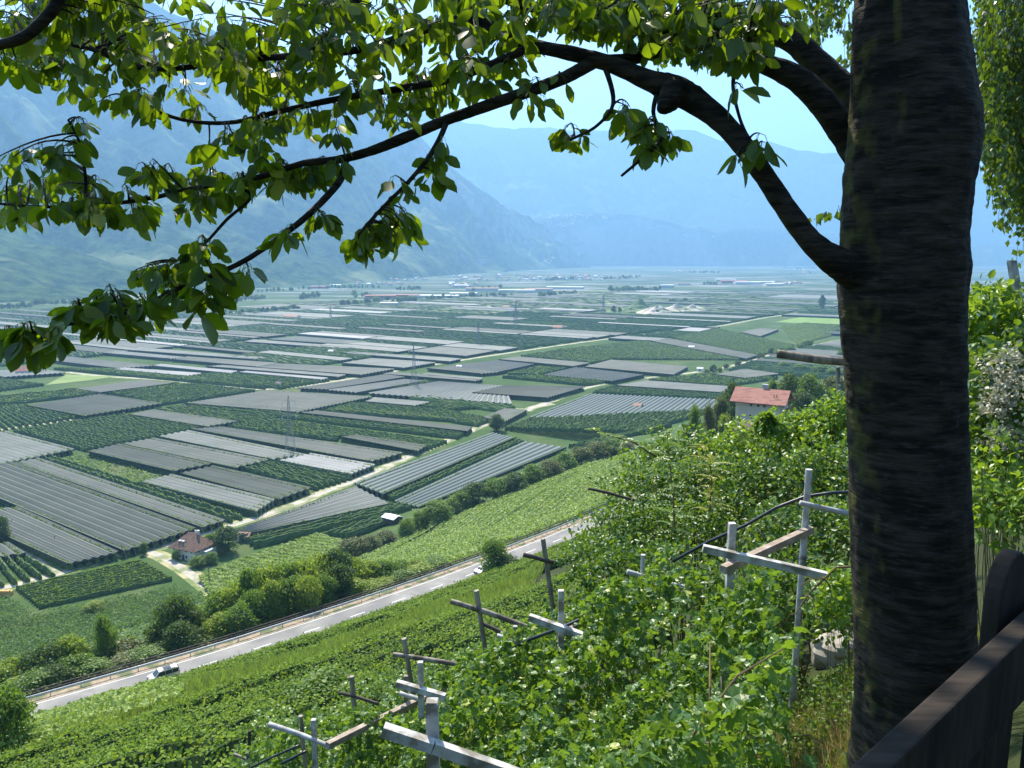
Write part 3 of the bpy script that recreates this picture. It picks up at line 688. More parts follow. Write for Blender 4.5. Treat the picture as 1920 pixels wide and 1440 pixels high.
ORCH = [
 ([(22, 806), (235, 776), (388, 800), (158, 843)], 'K', 'dark green orchard block beside the pale striped net', False, 1),
 ([(-80, 765), (50, 759), (158, 780), (-80, 817)], 'K', 'dark green orchard left of the dark grey net', False, 0),
 ([(228, 741), (378, 720), (480, 732), (305, 757)], 'K', 'green orchard touching the white track', True, 0),
 ([(190, 735), (325, 718), (375, 720), (225, 741)], 'O', 'light green strip beside the slate grey net', True, 0),
 ([(-60, 748), (140, 729), (185, 737), (-60, 765)], 'O', 'green strips at the photo edge above the dark grey net', True, 0),
 ([(-60, 722), (0, 710), (85, 720), (-30, 735)], 'K', 'dark orchard in front of the red-roofed barn', False, 0),
 ([(455, 793), (500, 783), (840, 826), (800, 841)], 'O', 'long green strip crossing behind the nearest pylon', False, 1),
 ([(425, 800), (455, 793), (640, 813), (632, 824)], 'Y', 'thin sparse orchard left of the short dark net', False, 0),
 ([(525, 781), (558, 773), (874, 810), (857, 820)], 'K', 'hedge-like orchard strip ending at the track', False, 1),
 ([(605, 770), (637, 763), (790, 779), (900, 791)], 'Y', 'pale meadow-like young orchard', False, 0),
 ([(770, 776), (830, 768), (925, 783), (895, 797)], 'O', 'green block beside the lone tree', False, 0),
 ([(635, 762), (665, 755), (835, 768), (775, 778)], 'K', 'dark rows behind the pale young orchard', False, 0),
 ([(780, 760), (850, 752), (905, 762), (840, 768)], 'O', 'green rows left of the road fork', False, 0),
 ([(335, 760), (362, 755), (560, 772), (527, 781)], 'O', 'green strip in front of the broad grey net', False, 0),
 ([(290, 768), (333, 761), (525, 782), (455, 792)], 'Y', 'light sparse strip beside the small grey net', False, 0),
 ([(722, 926), (965, 821), (985, 826), (735, 937)], 'O', 'bright green strip between the two dark teal nets', True, 1),
 ([(450, 1003), (733, 945), (775, 958), (480, 1022)], 'K', 'dark green orchard below the pale tapering net', True, 1),
 ([(610, 998), (720, 970), (758, 985), (655, 1012)], 'K', 'dark orchard around the white-roofed shed', True, 1),
 ([(-60, 1050), (50, 1038), (110, 1072), (-60, 1105)], 'K', 'dark green orchard in the corner by the side track', False, 1),
 ([(75, 858), (97, 853), (462, 966), (425, 975)], 'Y', 'strip of bushy trees along the long grey net', False, 1),
 ([(450, 876), (515, 865), (662, 893), (590, 915)], 'K', 'dark green block in front of the whitest net', False, 1),
 ([(1110, 735), (1150, 723), (1360, 737), (1350, 748)], 'K', 'dark green strip behind the large teal net', False, 0),
 ([(1215, 712), (1330, 700), (1460, 708), (1355, 724)], 'O', 'green block behind the cream house trees', False, 0),
 ([(1396, 690), (1433, 678), (1570, 690), (1460, 700)], 'K', 'green block right of the grey blue net', False, 0),
 ([(945, 802), (992, 785), (1345, 792), (1200, 835)], 'K', 'broad green orchard in front of the large teal net', True, 0),
 ([(1065, 838), (1190, 832), (1262, 838), (1112, 851)], 'K', 'small green orchard above the slanting row of bushes', True, 0),
 ([(950, 700), (1005, 687), (1065, 690), (1012, 702)], 'Y', 'yellow green patch between two dark blue nets', True, 0),
 ([(975, 667), (1035, 657), (1150, 672), (1110, 680)], 'O', 'green block just below the long straight track', False, 0),
 ([(1256, 632), (1345, 616), (1490, 647), (1424, 665)], 'K', 'upper part of the great green orchard by the track crossing', False, 0),
 ([(1040, 656), (1208, 638), (1395, 673), (1155, 672)], 'K', 'lower part of the great green orchard', False, 0),
 ([(1465, 612), (1510, 606), (1620, 612), (1495, 645)], 'O', 'green rows right of the bright meadow', False, 0),
 ([(345, 708), (400, 699), (620, 712), (525, 727)], 'K', 'green block where the white track meets the straight one', False, 0),
 ([(100, 690), (205, 692), (345, 706), (500, 727)], 'K', 'green rows along the far side of the white track', False, 0),
 ([(660, 727), (800, 714), (815, 716), (690, 735)], 'O', 'thin green wedge between two pale nets', True, 0),
 ([(940, 706), (1010, 703), (1145, 714), (1100, 721)], 'O', 'green strip in front of the dark blue net', False, 0),
]
for px, k, lab, fl, nr in ORCH: orchard(px, k, lab, fl, near=nr)

# weedy clearing and bright meadow: ground patches with low growth
def px_area(px, up=0): return [on_ground(x, y, up) for x, y in px]
def sample_area(pxpoly, dens, up=0.0, snap=True, maxn=400000):
    """random ground points whose image falls in the polygon; returns (n,3)"""
    W_ = np.array([on_ground(x, y, up)[:2] for x, y in pxpoly]); lo, hi = W_.min(0) - 2, W_.max(0) + 2
    ar = (hi - lo).prod(); n = int(min(ar * dens, maxn))
    x = rng.uniform(lo[0], hi[0], n); y = rng.uniform(lo[1], hi[1], n)
    ok = inpoly(x, y, [tuple(p) for p in W_]); x, y = x[ok], y[ok]
    return np.stack([x, y, ground(x, y)], 1)
def tufts(mb, P, size, up=1.0, mi=0, tmpl=TUFT):
    n = len(P); mb.stamp(tmpl, P, frames(rdir(n), rdir(n) + np.array([0, 0, up])), size * (.6 + .8 * rng.random(n))[:, None] * np.ones(3), mi=mi)

P = sample_area([(118, 858), (165, 852), (318, 890), (258, 905), (200, 885)], .5)
P[:, 2] += rng.random(len(P)) * 1.1 * (vnoise(P[:, 0], P[:, 1], 9) + .6); mb = MB(); tufts(mb, P, .9)
tag(mb.obj('weeds', OLy), 'weedy clearing of pale green scrub between the nets', 'weeds', kind='stuff')
HANDPOLY += [[(110, 855), (165, 848), (325, 885), (258, 908)], [(1440, 608), (1502, 592), (1620, 600), (1600, 612)], [(130, 700), (230, 704), (180, 714), (90, 722)], [(-100, 860), (300, 1010), (100, 1180), (-100, 1180)]]
q = [on_z(x, y, .2) for x, y in [(1452, 604), (1502, 594), (1640, 600), (1600, 609)]]
tag(MB().add(q, [[0, 1, 2, 3]]).obj('meadow', noisemat('bright_meadow', (.13, .22, .045), (.18, .27, .06), .05)), kind='structure')
q = [on_z(x, y, .2) for x, y in [(125, 702), (215, 706), (170, 713), (85, 722)]]
tag(MB().add(q, [[0, 1, 2, 3]]).obj('meadow', noisemat('dull_meadow', (.13, .20, .05), (.19, .25, .08), .05)), kind='structure')

# ---- the plain beyond: strips on the same grid, built plot by plot; the remotest as one patchwork
A_ = np.array([.546, .838]); B_ = np.array([-.838, .546])
def road_b(path, a):
    pa = path @ A_; pb = path @ B_; o = np.argsort(pa)
    return np.interp(a, pa[o], pb[o], left=np.nan, right=np.nan)
cells = []
r5 = np.random.default_rng(12)
b = -2600.0; cols = []
while b < 3000:
    wdt = r5.uniform(110, 210) * (1 if abs(b) < 1500 else 1.5); cols.append((b, b + wdt)); b += wdt + 5
for b0, b1 in cols:
    a = 380 + r5.uniform(0, 40)
    while a < 4600:
        wd = r5.choice([14, 20, 28, 40, 60], p=[.22, .28, .25, .17, .08]) * (1 + max(0, a - 1500) / 2500)
        am = a + wd / 2; iv = [(b0, b1)]
        for k in ('far', 'near'):
            rb = road_b(TP[k][0], am)
            if not np.isnan(rb):
                niv = []
                for i0, i1 in iv:
                    if i0 < rb < i1: niv += [(i0, rb - 9), (rb + 9, i1)]
                    elif abs(rb - i0) < 9: niv.append((rb + 9, i1))
                    elif abs(rb - i1) < 9: niv.append((i0, rb - 9))
                    else: niv.append((i0, i1))
                iv = niv
        for i0, i1 in iv:
            if i1 - i0 > 14: cells.append((a, a + wd, i0, i1))
        a += wd + r5.choice([1.5, 3, 6])
kinds = []
LIMIT = [(-200, 592), (0, 588), (330, 578), (450, 572), (640, 566), (760, 558), (900, 552), (1100, 548), (1200, 546), (1400, 546), (2200, 540)]
near_cells = []; far_cells = []
for (a0, a1, b0, b1) in cells:
    cs = np.array([A_ * a + B_ * b for a, b in ((a0, b0), (a1, b0), (a1, b1), (a0, b1))]); c = cs.mean(0)
    if c[1] < 200: continue
    P3 = np.c_[cs, np.full(4, 2.)]; x, y, d = project(P3); cx, cy = x.mean(), y.mean()
    if d.min() < 300 or cx < -260 or cx > 1950 or cy > 770: continue
    if cy < np.interp(cx, [l[0] for l in LIMIT], [l[1] for l in LIMIT]): continue
    s, _ = sdist(cs[:, 0], cs[:, 1])
    if s.max() > -205: continue
    tx = np.array([cx, *(x * .8 + cx * .2), *((x + np.roll(x, 1)) / 2)]); ty = np.array([cy, *(y * .8 + cy * .2), *((y + np.roll(y, 1)) / 2)])
    cov = np.zeros(len(tx), bool)
    for hp in HANDPOLY: cov |= inpoly(tx, ty, hp)
    if cov[0] or cov.sum() >= 3: continue
    if 1150 < cx < 1325 and 570 < cy < 592: continue
    (near_cells if c[1] < 1900 else far_cells).append((cs, c, d.mean()))
print('cells', len(near_cells), len(far_cells))
near_cells.sort(key=lambda t: t[2]); far_cells = near_cells[215:] + far_cells; near_cells = near_cells[:215]
KIND_P = (['O', 'K', 'G', 'L', 'D', 'W', 'Y'], [.26, .24, .16, .12, .12, .05, .05])
FLAB = {'O': 'green unnetted orchard strip out on the far plain', 'K': 'dark green unnetted orchard strip out on the far plain', 'Y': 'yellowish young orchard strip out on the far plain',
        'G': 'mid grey netted strip out on the far plain', 'L': 'pale netted strip out on the far plain', 'D': 'dark slate netted strip out on the far plain', 'W': 'white netted strip out on the far plain'}
patch = {k: MB() for k in 'OKGLDWY'}
for gi, lst in enumerate((near_cells, far_cells)):
    for cs, c, d in lst:
        k = r5.choice(KIND_P[0], p=KIND_P[1] if d < 1250 else [.38, .24, .12, .10, .06, .03, .07]); z0 = 0
        q = [np.array([*cs[i], 0.]) for i in (0, 1, 2, 3)]          # rows run along b
        wd = np.linalg.norm(q[1] - q[0]); n = max(2, int(wd / 4))
        mb = MB() if gi == 0 else patch[k]; c3 = np.array([*c, 0])
        if k in 'GLDW':
            if gi: n = max(2, n // 3)
            net_top(mb, q, n, 5 if gi == 0 else 3, 3.1 + .3 * r5.random(), .45, drop=1.7)
            if gi == 0: rows_mesh(mb, q, n, 2.0, 1.6, 12, core_mi=1, seed=abs(int(c[0])))
            mats = [NET[k], SIDE]
        else:
            rows_mesh(mb, q, n if gi == 0 else max(2, n // 2), 3, 1.9 if gi == 0 else 4, 5 if gi == 0 else 12, lumpy=.35, core_mi=0, seed=abs(int(c[0])) + 5000)
            mats = [{'O': OL, 'K': OLd, 'Y': OLy}[k]]
            if gi == 0 and d < 1100: row_leaves(mb, q, n, 3, 1.5, .5, 1.1, mi=0)
        if gi == 0:
            tag(mb.obj('netted_strip' if k in 'GLDW' else 'orchard_strip', mats, None, loc=c3), FLAB[k], 'orchard', 'orchard strips on the far plain: ' + FLAB[k].split(' strip')[0])
for k, mb in patch.items():
    if mb.n: tag(mb.obj('orchard_patchwork', [NET[k] if k in 'GLDW' else {'O': OL, 'K': OLd, 'Y': OLy}[k], SIDE]), 'remotest ' + FLAB[k].replace('strip', 'strips').replace(' out on the far plain', '') + ' before the towns', 'orchards', kind='stuff')
# ------------------------------------------------------------------ guardrail, rail fence, vehicles, houses, poles
galv = noisemat('galvanised', (.42, .43, .45), (.55, .56, .57), 2, rough=.45, spec=.5)
oldwood = noisemat('old_dark_wood', (.06, .05, .045), (.12, .10, .085), 2)
RLp = np.concatenate([[0], np.cumsum(np.linalg.norm(np.diff(ROAD, axis=0), axis=1))])
def road_pt(t, s):
    i = np.interp(t, RLp, np.arange(len(ROAD))); i0 = int(min(i, len(ROAD) - 2)); f = i - i0
    p = ROAD[i0] * (1 - f) + ROAD[i0 + 1] * f; n = RN[i0] * (1 - f) + RN[i0 + 1] * f; return p + n * s
tA = RLp[int(np.argmin(np.abs(ROAD[:, 0] + 130)))]; tB = RLp[int(np.argmin(np.abs(ROAD[:, 1] - 330)))]
g0 = road_pt(tA, -4.9)
gr = empty('guardrail', (g0[0], g0[1], 51), 'galvanised crash barrier along the valley side of the grey road', 'guardrail')
G0 = np.array([g0[0], g0[1], 51.])
Q = np.array([road_pt(t, -4.5) for t in np.arange(tA, tB, 2.0)])
bm = MB()
for (za, zb, oa, ob) in ((.42, .50, .0, .07), (.50, .57, .07, 0), (.57, .64, 0, .07), (.64, .73, .07, 0)):
    T = np.gradient(Q, axis=0); T /= np.linalg.norm(T, axis=1)[:, None]; Nn = np.stack([T[:, 1], -T[:, 0]], 1)
    A = np.c_[Q + Nn * oa, np.full(len(Q), 51 + za)]; B = np.c_[Q + Nn * ob, np.full(len(Q), 51 + zb)]
    bm.add(np.concatenate([A, B]), [[i, i + 1, len(Q) + i + 1, len(Q) + i] for i in range(len(Q) - 1)])
A = np.c_[Q, np.full(len(Q), 51.73)]; B = np.c_[Q - _n[0] * .0 - Nn * .06, np.full(len(Q), 51.74)]
bm.add(np.concatenate([A, B]), [[i, i + 1, len(Q) + i + 1, len(Q) + i] for i in range(len(Q) - 1)])
bm.obj('beam', galv, gr, loc=G0)
pd = MB().box((0, 0, .3), (.1, .14, .75)).data('post', galv)
ts = np.arange(tA + 1, tB, 4.0)[:98]
for t in ts:
    p = road_pt(t, -4.62); o = bpy.data.objects.new('post', pd); COL.objects.link(o); o.parent = gr; o.location = (p[0] - G0[0], p[1] - G0[1], 0)
    if p[1] > 400: break
fr = empty('rail_fence', G0, 'dark wooden two-rail fence behind the crash barrier', 'fence')
for zz in (.55, 1.0):
    rb = MB(); R_ = [road_pt(t, -6.0) for t in np.arange(tA, tB, 4.0)]
    for a, b in zip(R_[:-1], R_[1:]): rb.beam((*a, 50.75 + zz), (*b, 50.75 + zz), .12, .18)
    rb.obj('rail', oldwood, fr, loc=G0)
pd2 = MB().box((0, 0, .45), (.14, .14, 1.3)).data('post', oldwood)
for t in np.arange(tA, tB, 4.0)[:99]:
    p = road_pt(t, -6.05); o = bpy.data.objects.new('post', pd2); COL.objects.link(o); o.parent = fr; o.location = (p[0] - G0[0], p[1] - G0[1], -.25)

# ---- vehicles: profile swept across the width with tapered shoulders
glass_d = mat('dark_glass', (.03, .035, .04), .08, .8); rubber = mat('rubber', (.02, .02, .02), .8); chrome = mat('rim_metal', (.5, .5, .52), .35, .5, .6)
lampm = mat('lamp_lens', (.75, .78, .8), .15, .8); redlamp = mat('tail_lamp', (.45, .02, .02), .2, .6); blackpl = mat('black_plastic', (.03, .03, .03), .6)
def vehicle(name, label, cat, loc, rz, body_c, Lc=4.4, Wc=1.78, Hc=1.75, roofrack=True):
    root = empty(name, loc, label, cat, rz=rz)
    paint = mat('car_paint', body_c, .28, .6, .35)
    # side outline, x forward
    lo = [(-.5, .26), (-.5, .62), (-.485, .95)]; belt = .98
    out = [(-.50, .30), (-.505, .70), (-.49, 1.02), (-.47, Hc * .9), (-.44, Hc), (-.2, Hc + .02), (.08, Hc), (.17, Hc - .05), (.31, 1.1), (.36, 1.04), (.47, .92), (.5, .74), (.51, .45), (.5, .27)]
    out = [(x * Lc, z) for x, z in out]
    mb = MB(); half = []
    for sgn in (-1, 1):
        for x, z in out:
            inset = 0 if z < 1.02 else .17 * (z - 1.02) / (Hc - 1.02); half.append((x, sgn * (Wc / 2 - inset - (.06 if abs(x) > .47 * Lc else 0)), z))
    n = len(out); fs = [[i, i + 1, n + i + 1, n + i] for i in range(n - 1)] + [[n - 1, 0, n, 2 * n - 1], list(range(n))[::-1], [n + i for i in range(n)]]
    mb.add(half, fs); mb.obj('body', paint, root)
    gl = MB(); yb = Wc / 2 + .004
    for sgn in (-1, 1):     # side glass, three panes
        for x0, x1, x0t, x1t in ((-.46, -.26, -.445, -.27), (-.25, -.03, -.25, -.03), (-.015, .27, -.015, .165)):
            v = [(x0 * Lc, sgn * (yb - .005), 1.06), (x1 * Lc, sgn * (yb - .005), 1.06), (x1t * Lc, sgn * (yb - .135), Hc - .14), (x0t * Lc, sgn * (yb - .135), Hc - .14)]
            w = [(x, y - sgn * .05, z) for x, y, z in v]
            gl.add(v + w, [[0, 1, 2, 3][::sgn], [4, 5, 6, 7][::-sgn]] + [[0, 4, 5, 1], [1, 5, 6, 2], [2, 6, 7, 3], [3, 7, 4, 0]])
    gl.obj('side_window', glass_d, root)
    ws = MB(); d = .012
    ws.add([(.322 * Lc + d, -.7, 1.08), (.322 * Lc + d, .7, 1.08), (.178 * Lc + d, .62, Hc - .07), (.178 * Lc + d, -.62, Hc - .07), (.315 * Lc, -.7, 1.08), (.315 * Lc, .7, 1.08), (.17 * Lc, .62, Hc - .08), (.17 * Lc, -.62, Hc - .08)],
           [[0, 1, 2, 3], [7, 6, 5, 4], [0, 4, 5, 1], [1, 5, 6, 2], [2, 6, 7, 3], [3, 7, 4, 0]]); ws.obj('windscreen', glass_d, root)
    MB().box((-.487 * Lc, 0, 1.3), (.05, 1.3, .48)).obj('rear_window', glass_d, root)
    for x in (-.33, .32):
        for sgn in (-1, 1):
            wm = MB(); a = np.array([x * Lc, sgn * (Wc / 2 - .2), .32]); b_ = np.array([x * Lc, sgn * (Wc / 2 + .01), .32])
            wm.tube([a, b_], [.32, .32], 18); wo = wm.obj('wheel', rubber, root)
            rm = MB(); rm.tube([b_, b_ + np.array([0, sgn * .012, 0])], [.2, .19], 14); rm.obj('rim', chrome, wo)
    for sgn in (-1, 1):
        MB().box((.492 * Lc, sgn * .66, .78), (.1, .34, .2)).obj('headlight', lampm, root)
        MB().box((-.497 * Lc, sgn * .76, 1.0), (.06, .14, .34)).obj('tail_light', redlamp, root)
        MB().box((.2 * Lc, sgn * (Wc / 2 + .1), 1.1), (.12, .2, .15)).obj('wing_mirror', paint, root)
        if roofrack: MB().box((-.15 * Lc, sgn * .62, Hc + .06), (1.9, .05, .05)).obj('roof_rail', blackpl, root)
    if roofrack: MB().box((-.12 * Lc, 0, Hc + .025), (1.1, .9, .02)).obj('sunroof', glass_d, root)
    MB().box((.505 * Lc, 0, .5), (.06, 1.5, .22)).obj('bumper', blackpl, root)
    return root
def road_spot(px, s):
    ts_ = np.arange(tA - 20, tB, .5); Pp = np.array([road_pt(t, s) for t in ts_]); x, y, d = project(np.c_[Pp, np.full(len(Pp), 51.)])
    i = int(np.argmin(np.abs(x - px))); t = Pp[min(i + 1, len(Pp) - 1)] - Pp[i - 1]; return Pp[i], math.atan2(t[1], t[0])
p, an = road_spot(306, .7); vehicle('people_carrier', 'beige silver van driving down the road, glazed roof panels', 'van', (p[0], p[1], 51.0), an + math.pi, (.62, .58, .50))
p, an = road_spot(906, 1.5); vehicle('car', 'dark silver car half hidden by a round bush on the road', 'car', (p[0], p[1], 51.0), an + math.pi, (.40, .40, .42), 4.2, 1.75, 1.48, False)

# ---- houses
plaster_w = noisemat('plaster_white', (.62, .62, .58), (.7, .69, .65), .6); plaster_c = noisemat('plaster_cream', (.80, .73, .55), (.86, .80, .63), .5)
tile_b = noisemat('roof_tile_brown', (.20, .12, .085), (.28, .175, .13), 1.2, (.14, .09, .07), .6, bump=.4, stretch=(1, 4, 4))
tile_r = noisemat('roof_tile_red', (.36, .165, .125), (.44, .22, .17), 1.0, (.30, .13, .1), .4, bump=.4, stretch=(1, 4, 4))
tile_o = noisemat('roof_tile_orange', (.42, .22, .15), (.52, .30, .21), 1.0)
roof_white = noisemat('sheet_roof', (.62, .63, .65), (.75, .75, .77), .5); brownroof = noisemat('brown_felt_roof', (.16, .11, .09), (.22, .16, .13), .8)
winfr = mat('window_frame', (.7, .7, .68), .5); woodb = noisemat('eave_wood', (.30, .15, .07), (.4, .2, .1), 3); shut = mat('shutter_brown', (.14, .07, .04), .7)

def prism_roof(W_, D_, z0, h, ov, kind, mi=0, t=.18):
    """roof slab; kind gable (ridge along x) or hip"""
    mb = MB(); x, y = W_ / 2 + ov, D_ / 2 + ov; zo = z0 - ov * h / (D_ / 2)
    rx = x if kind == 'gable' else max(0.4, (W_ - D_) / 2 + .01)
    top = [(-x, -y, zo), (x, -y, zo), (x, y, zo), (-x, y, zo), (-rx, 0, z0 + h), (rx, 0, z0 + h)]
    bot = [(a, b_, c - t) for a, b_, c in top]
    fs = [[0, 1, 5, 4], [2, 3, 4, 5], [6 + 4, 6 + 5, 7, 6], [6 + 5, 6 + 4, 9, 8], [0, 6, 7, 1], [2, 8, 9, 3]]
    if kind == 'hip': fs += [[1, 2, 5], [3, 0, 4], [7, 11, 8], [9, 10, 6], [1, 7, 8, 2], [3, 9, 6, 0]]
    else: fs += [[1, 7, 11, 5], [5, 11, 8, 2], [0, 4, 10, 6], [4, 3, 9, 10]]
    return mb.add(top + bot, fs, mi=mi)
def wall_box(W_, D_, H, gable=0, mi=0, z0=-2):
    mb = MB(); x, y = W_ / 2, D_ / 2
    v = [(-x, -y, z0), (x, -y, z0), (x, y, z0), (-x, y, z0), (-x, -y, H), (x, -y, H), (x, y, H), (-x, y, H)]
    fs = [[0, 1, 5, 4], [2, 3, 7, 6], [4, 5, 6, 7]] if not gable else [[0, 1, 5, 4], [2, 3, 7, 6]]
    if gable: v += [(-x, 0, H + gable), (x, 0, H + gable)]; fs += [[1, 2, 6, 9, 5], [3, 0, 4, 8, 7], [4, 5, 9, 8], [6, 7, 8, 9]]
    else: fs += [[1, 2, 6, 5], [3, 0, 4, 7]]
    return mb.add(v, fs)
def window(parent, c, nrm, w_, h_, shutters=False):
    """recess-style window proud of the wall: frame with pane; nrm = 'x','-x','y','-y'"""
    sx = {'x': (1, 0), '-x': (-1, 0), 'y': (0, 1), '-y': (0, -1)}[nrm]; tx = (-sx[1], sx[0])
    R = np.array([[tx[0], sx[0], 0], [tx[1], sx[1], 0], [0, 0, 1]], float); c = np.array(c, float)
    n = np.array([sx[0], sx[1], 0]); f = MB()
    for dx, dz, a, b_ in ((-w_ / 2, 0, .1, h_), (w_ / 2, 0, .1, h_), (0, h_ / 2, w_ + .1, .1), (0, -h_ / 2, w_ + .3, .12)):
        f.box(c + R @ np.array([dx, .04, dz]), (a, .1, b_), R=R)
    fo = f.obj('window', winfr, parent); MB().box(c + n * .03, (w_ - .08, .04, h_ - .08), R=R).obj('pane', glass_d, fo)
    if shutters:
        for s_ in (-1, 1): MB().box(c + R @ np.array([s_ * w_, .05, 0]), (w_ * .85, .05, h_), R=R).obj('shutter', shut, fo)

# farmhouse with hipped brown roof on the plain
hp = on_ground(362, 1042); hz = math.radians(-24)
h1 = empty('farmhouse', hp, 'white farmhouse under a hipped brown tile roof, beside the track fork', 'house', rz=hz)
W1, D1, H1 = 12.0, 9.5, 5.2
wall_box(W1, D1, H1).obj('wall', plaster_w, h1); prism_roof(W1, D1, H1, 4.4, .9, 'hip').obj('roof', tile_b, h1)
rf = h1.children[-1]
MB().box((2.2, 1.2, 9.0), (.8, .8, 2.2)).box((2.2, 1.2, 10.15), (1.0, 1.0, .12)).obj('chimney', plaster_w, rf)
MB().box((.4, 1.6, 9.2), (.5, .5, 1.6)).obj('chimney', plaster_w, rf)
for i, x in enumerate((-2.7, -1.1)): MB().box((x, -3.0, 6.75), (.9, 1.0, .5)).box((x, -3.4, 6.95), (1.0, .6, .14)).obj('roof_window', winfr, rf)
for x in (-4.4, -1.6, 1.6, 4.3):
    for z in (1.4, 3.9): window(h1, (x, -D1 / 2, z), '-y', 1.0, 1.3)
for y in (-2.8, 0, 2.8):
    for z in (1.4, 3.9): window(h1, (-W1 / 2, y, z), '-x', 1.0, 1.3); window(h1, (W1 / 2, y, z), 'x', 1.0, 1.3)
MB().box((0, -D1 / 2 - .03, 1.0), (1.1, .08, 2.1)).obj('door', shut, h1)
MB().box((W1 / 2 + 1.2, 1.5, 1.6), (2.4, 6, 3.6)).obj('annex', plaster_w, h1)
# cream house on the hillside
c2 = at(1427, 792, 246); gzz = gz(c2[0], c2[1]); c2[2] = gzz
h2 = empty('hillside_house', c2, 'tall cream house with a red gabled roof on the hillside', 'house', rz=math.radians(-31))
W2, D2 = 13.6, 9.0; H2 = 108.0 - 0 - gzz
H2 = top_height(c2, 745); print('house2', c2, H2)
wall_box(W2, D2, H2, gable=2.6, z0=-4).obj('wall', plaster_c, h2); prism_roof(W2, D2, H2, 2.75, 1.5, 'gable', t=.25).obj('roof', tile_r, h2)
rf = h2.children[-1]
MB().box((.5, .8, H2 + 3.2), (1.5, .9, 1.2)).box((.5, .8, H2 + 3.9), (1.8, 1.1, .15)).obj('chimney', galv, rf)
for x in (4.2, 5.0): MB().tube([(x, -3.2, H2 + .6), (x, -3.2, H2 + 1.9)], [.09, .09], 8).obj('vent_pipe', blackpl, rf)
for s_ in (-1, 1):
    for yy in (-3.6, 0, 3.6): MB().beam((s_ * (W2 / 2), yy * 1.1, H2 + (0 if yy else 2.2) - .35), (s_ * (W2 / 2 + 1.4), yy * 1.1, H2 + (0 if yy else 2.2) - .35), .25, .25).obj('eave_beam', woodb, h2)
for k in range(3):
    z = H2 - 1.6 - 3 * k
    for y in (-3.1, -1.1, 1.6): window(h2, (W2 / 2, y, z), 'x', .9, 1.3, False); MB().box((W2 / 2 + .05, y + .75, z), (.08, .5, 1.4)).obj('shutter', shut, h2)
for x, z in ((-2.2, H2 - 1.9), (0, H2 - 1.9), (1.8, H2 - 1.9), (-2.2, H2 - 5.2), (.6, H2 - 5.4)): window(h2, (x, -D2 / 2, z), '-y', .8, .7)
for k in range(2):
    MB().box((W2 / 2 + .8, .4, H2 - 3.2 - 3 * k), (1.6, 5.2, .18)).box((W2 / 2 + 1.55, .4, H2 - 2.7 - 3 * k), (.08, 5.2, .9)).obj('balcony', woodb, h2)
MB().tube([(W2 / 2 - .1, -D2 / 2 - .08, H2 - .6), (W2 / 2 - .1, -D2 / 2 - .08, -2)], [.06, .06], 8).obj('downpipe', woodb, h2)
# low brown-roofed shed in front of it
p = at(1383, 815, 222); p[2] = gz(p[0], p[1]); sh = empty('shed', p, 'low shed with a plain brown pitched roof below the cream house', 'shed', rz=math.radians(38))
hh = top_height(p, 800)
wall_box(9, 6, hh, gable=1.3, z0=-5).obj('wall', woodb, sh); prism_roof(9, 6, hh, 1.4, .7, 'gable').obj('roof', brownroof, sh)
def hut(px, py, W_, D_, H, rh, rz, roofm, wallm, label, name='hut', cat='hut', kind='gable', up=0):
    p = on_ground(px, py); o = empty(name, p, label, cat, rz=math.radians(rz))
    wall_box(W_, D_, H, gable=rh if kind == 'gable' else 0, z0=-.5).obj('wall', wallm, o); prism_roof(W_, D_, H, rh + .12, .4, kind, t=.12).obj('roof', roofm, o)
    MB().box((0, -D_ / 2 - .04, 1.0), (1.2, .07, 2.0)).obj('door', shut, o); return o
hut(735, 982, 6.5, 5, 3.2, .7, -35, roof_white, oldwood, 'open shed with a shiny white sheet roof among dark orchard rows', 'shed', 'shed')
hut(1196, 768, 6, 4, 3.6, 1.4, -35, tile_o, plaster_c, 'little red-roofed hut surrounded by the large teal net')
hut(459, 1013, 5, 4, 2.4, 1.0, -10, tile_o, plaster_c, 'small orange-roofed hut behind the farmhouse garden trees')
hut(56, 703, 22, 12, 5, 4, 20, tile_r, plaster_w, 'red-roofed barn on the far plain at the photo edge', 'barn', 'barn')
hut(1047, 618, 16, 9, 4, 3, -30, tile_o, plaster_c, 'orange-roofed farm building beside a pale strip, mid plain', 'barn', 'barn')
hut(950, 579, 16, 9, 4, 3, -30, tile_o, plaster_c, 'lone orange-roofed farm building on the far plain', 'barn', 'barn')
hut(548, 598, 34, 12, 5, 3, -30, tile_o, plaster_c, 'long orange-roofed farm building far out on the left plain', 'barn', 'barn')
hut(622, 663, 7, 5, 3.4, 1.2, -30, roof_white, plaster_w, 'tiny white hut among the pale strips')
hut(862, 692, 6, 4, 3.2, 1, -30, roof_white, plaster_w, 'tiny white hut inside the dark blue net')
hut(1297, 655, 7, 5, 3.4, 1.2, -30, roof_white, plaster_w, 'tiny white hut in the great green orchard')
hut(524, 724, 6, 4, 3, 1, -30, brownroof, plaster_w, 'tiny hut where the straight track begins')
hut(1313, 696, 6, 4, 3, 1, -30, roof_white, plaster_w, 'tiny hut beside the roadside trees of the pale road')

# yellow boxes stacked at the photo edge, garden table, parked cars as small things
crm = noisemat('crate_yellow', (.55, .33, .10), (.68, .42, .16), 2)
crd = MB().box((0, 0, .35), (1.2, 1.2, .62)).box((0, 0, .03), (1.2, 1.2, .06)).data('fruit_crate', crm)
p0 = on_ground(8, 1118)
for i in range(3):
    for k in range(2):
        for z in range(3 - k):
            o = bpy.data.objects.new('fruit_crate', crd); COL.objects.link(o); o.location = (p0[0] - 1.4 + i * 1.4, p0[1] + k * 1.4, p0[2] + .72 * z); tag(o, 'yellow wooden fruit crate, %s row from the left, %s, %s layer' % (['first','second','third'][i], ['front','back'][k], ['lowest','second','third'][z]), 'crate', 'fruit crates stacked at the field corner')
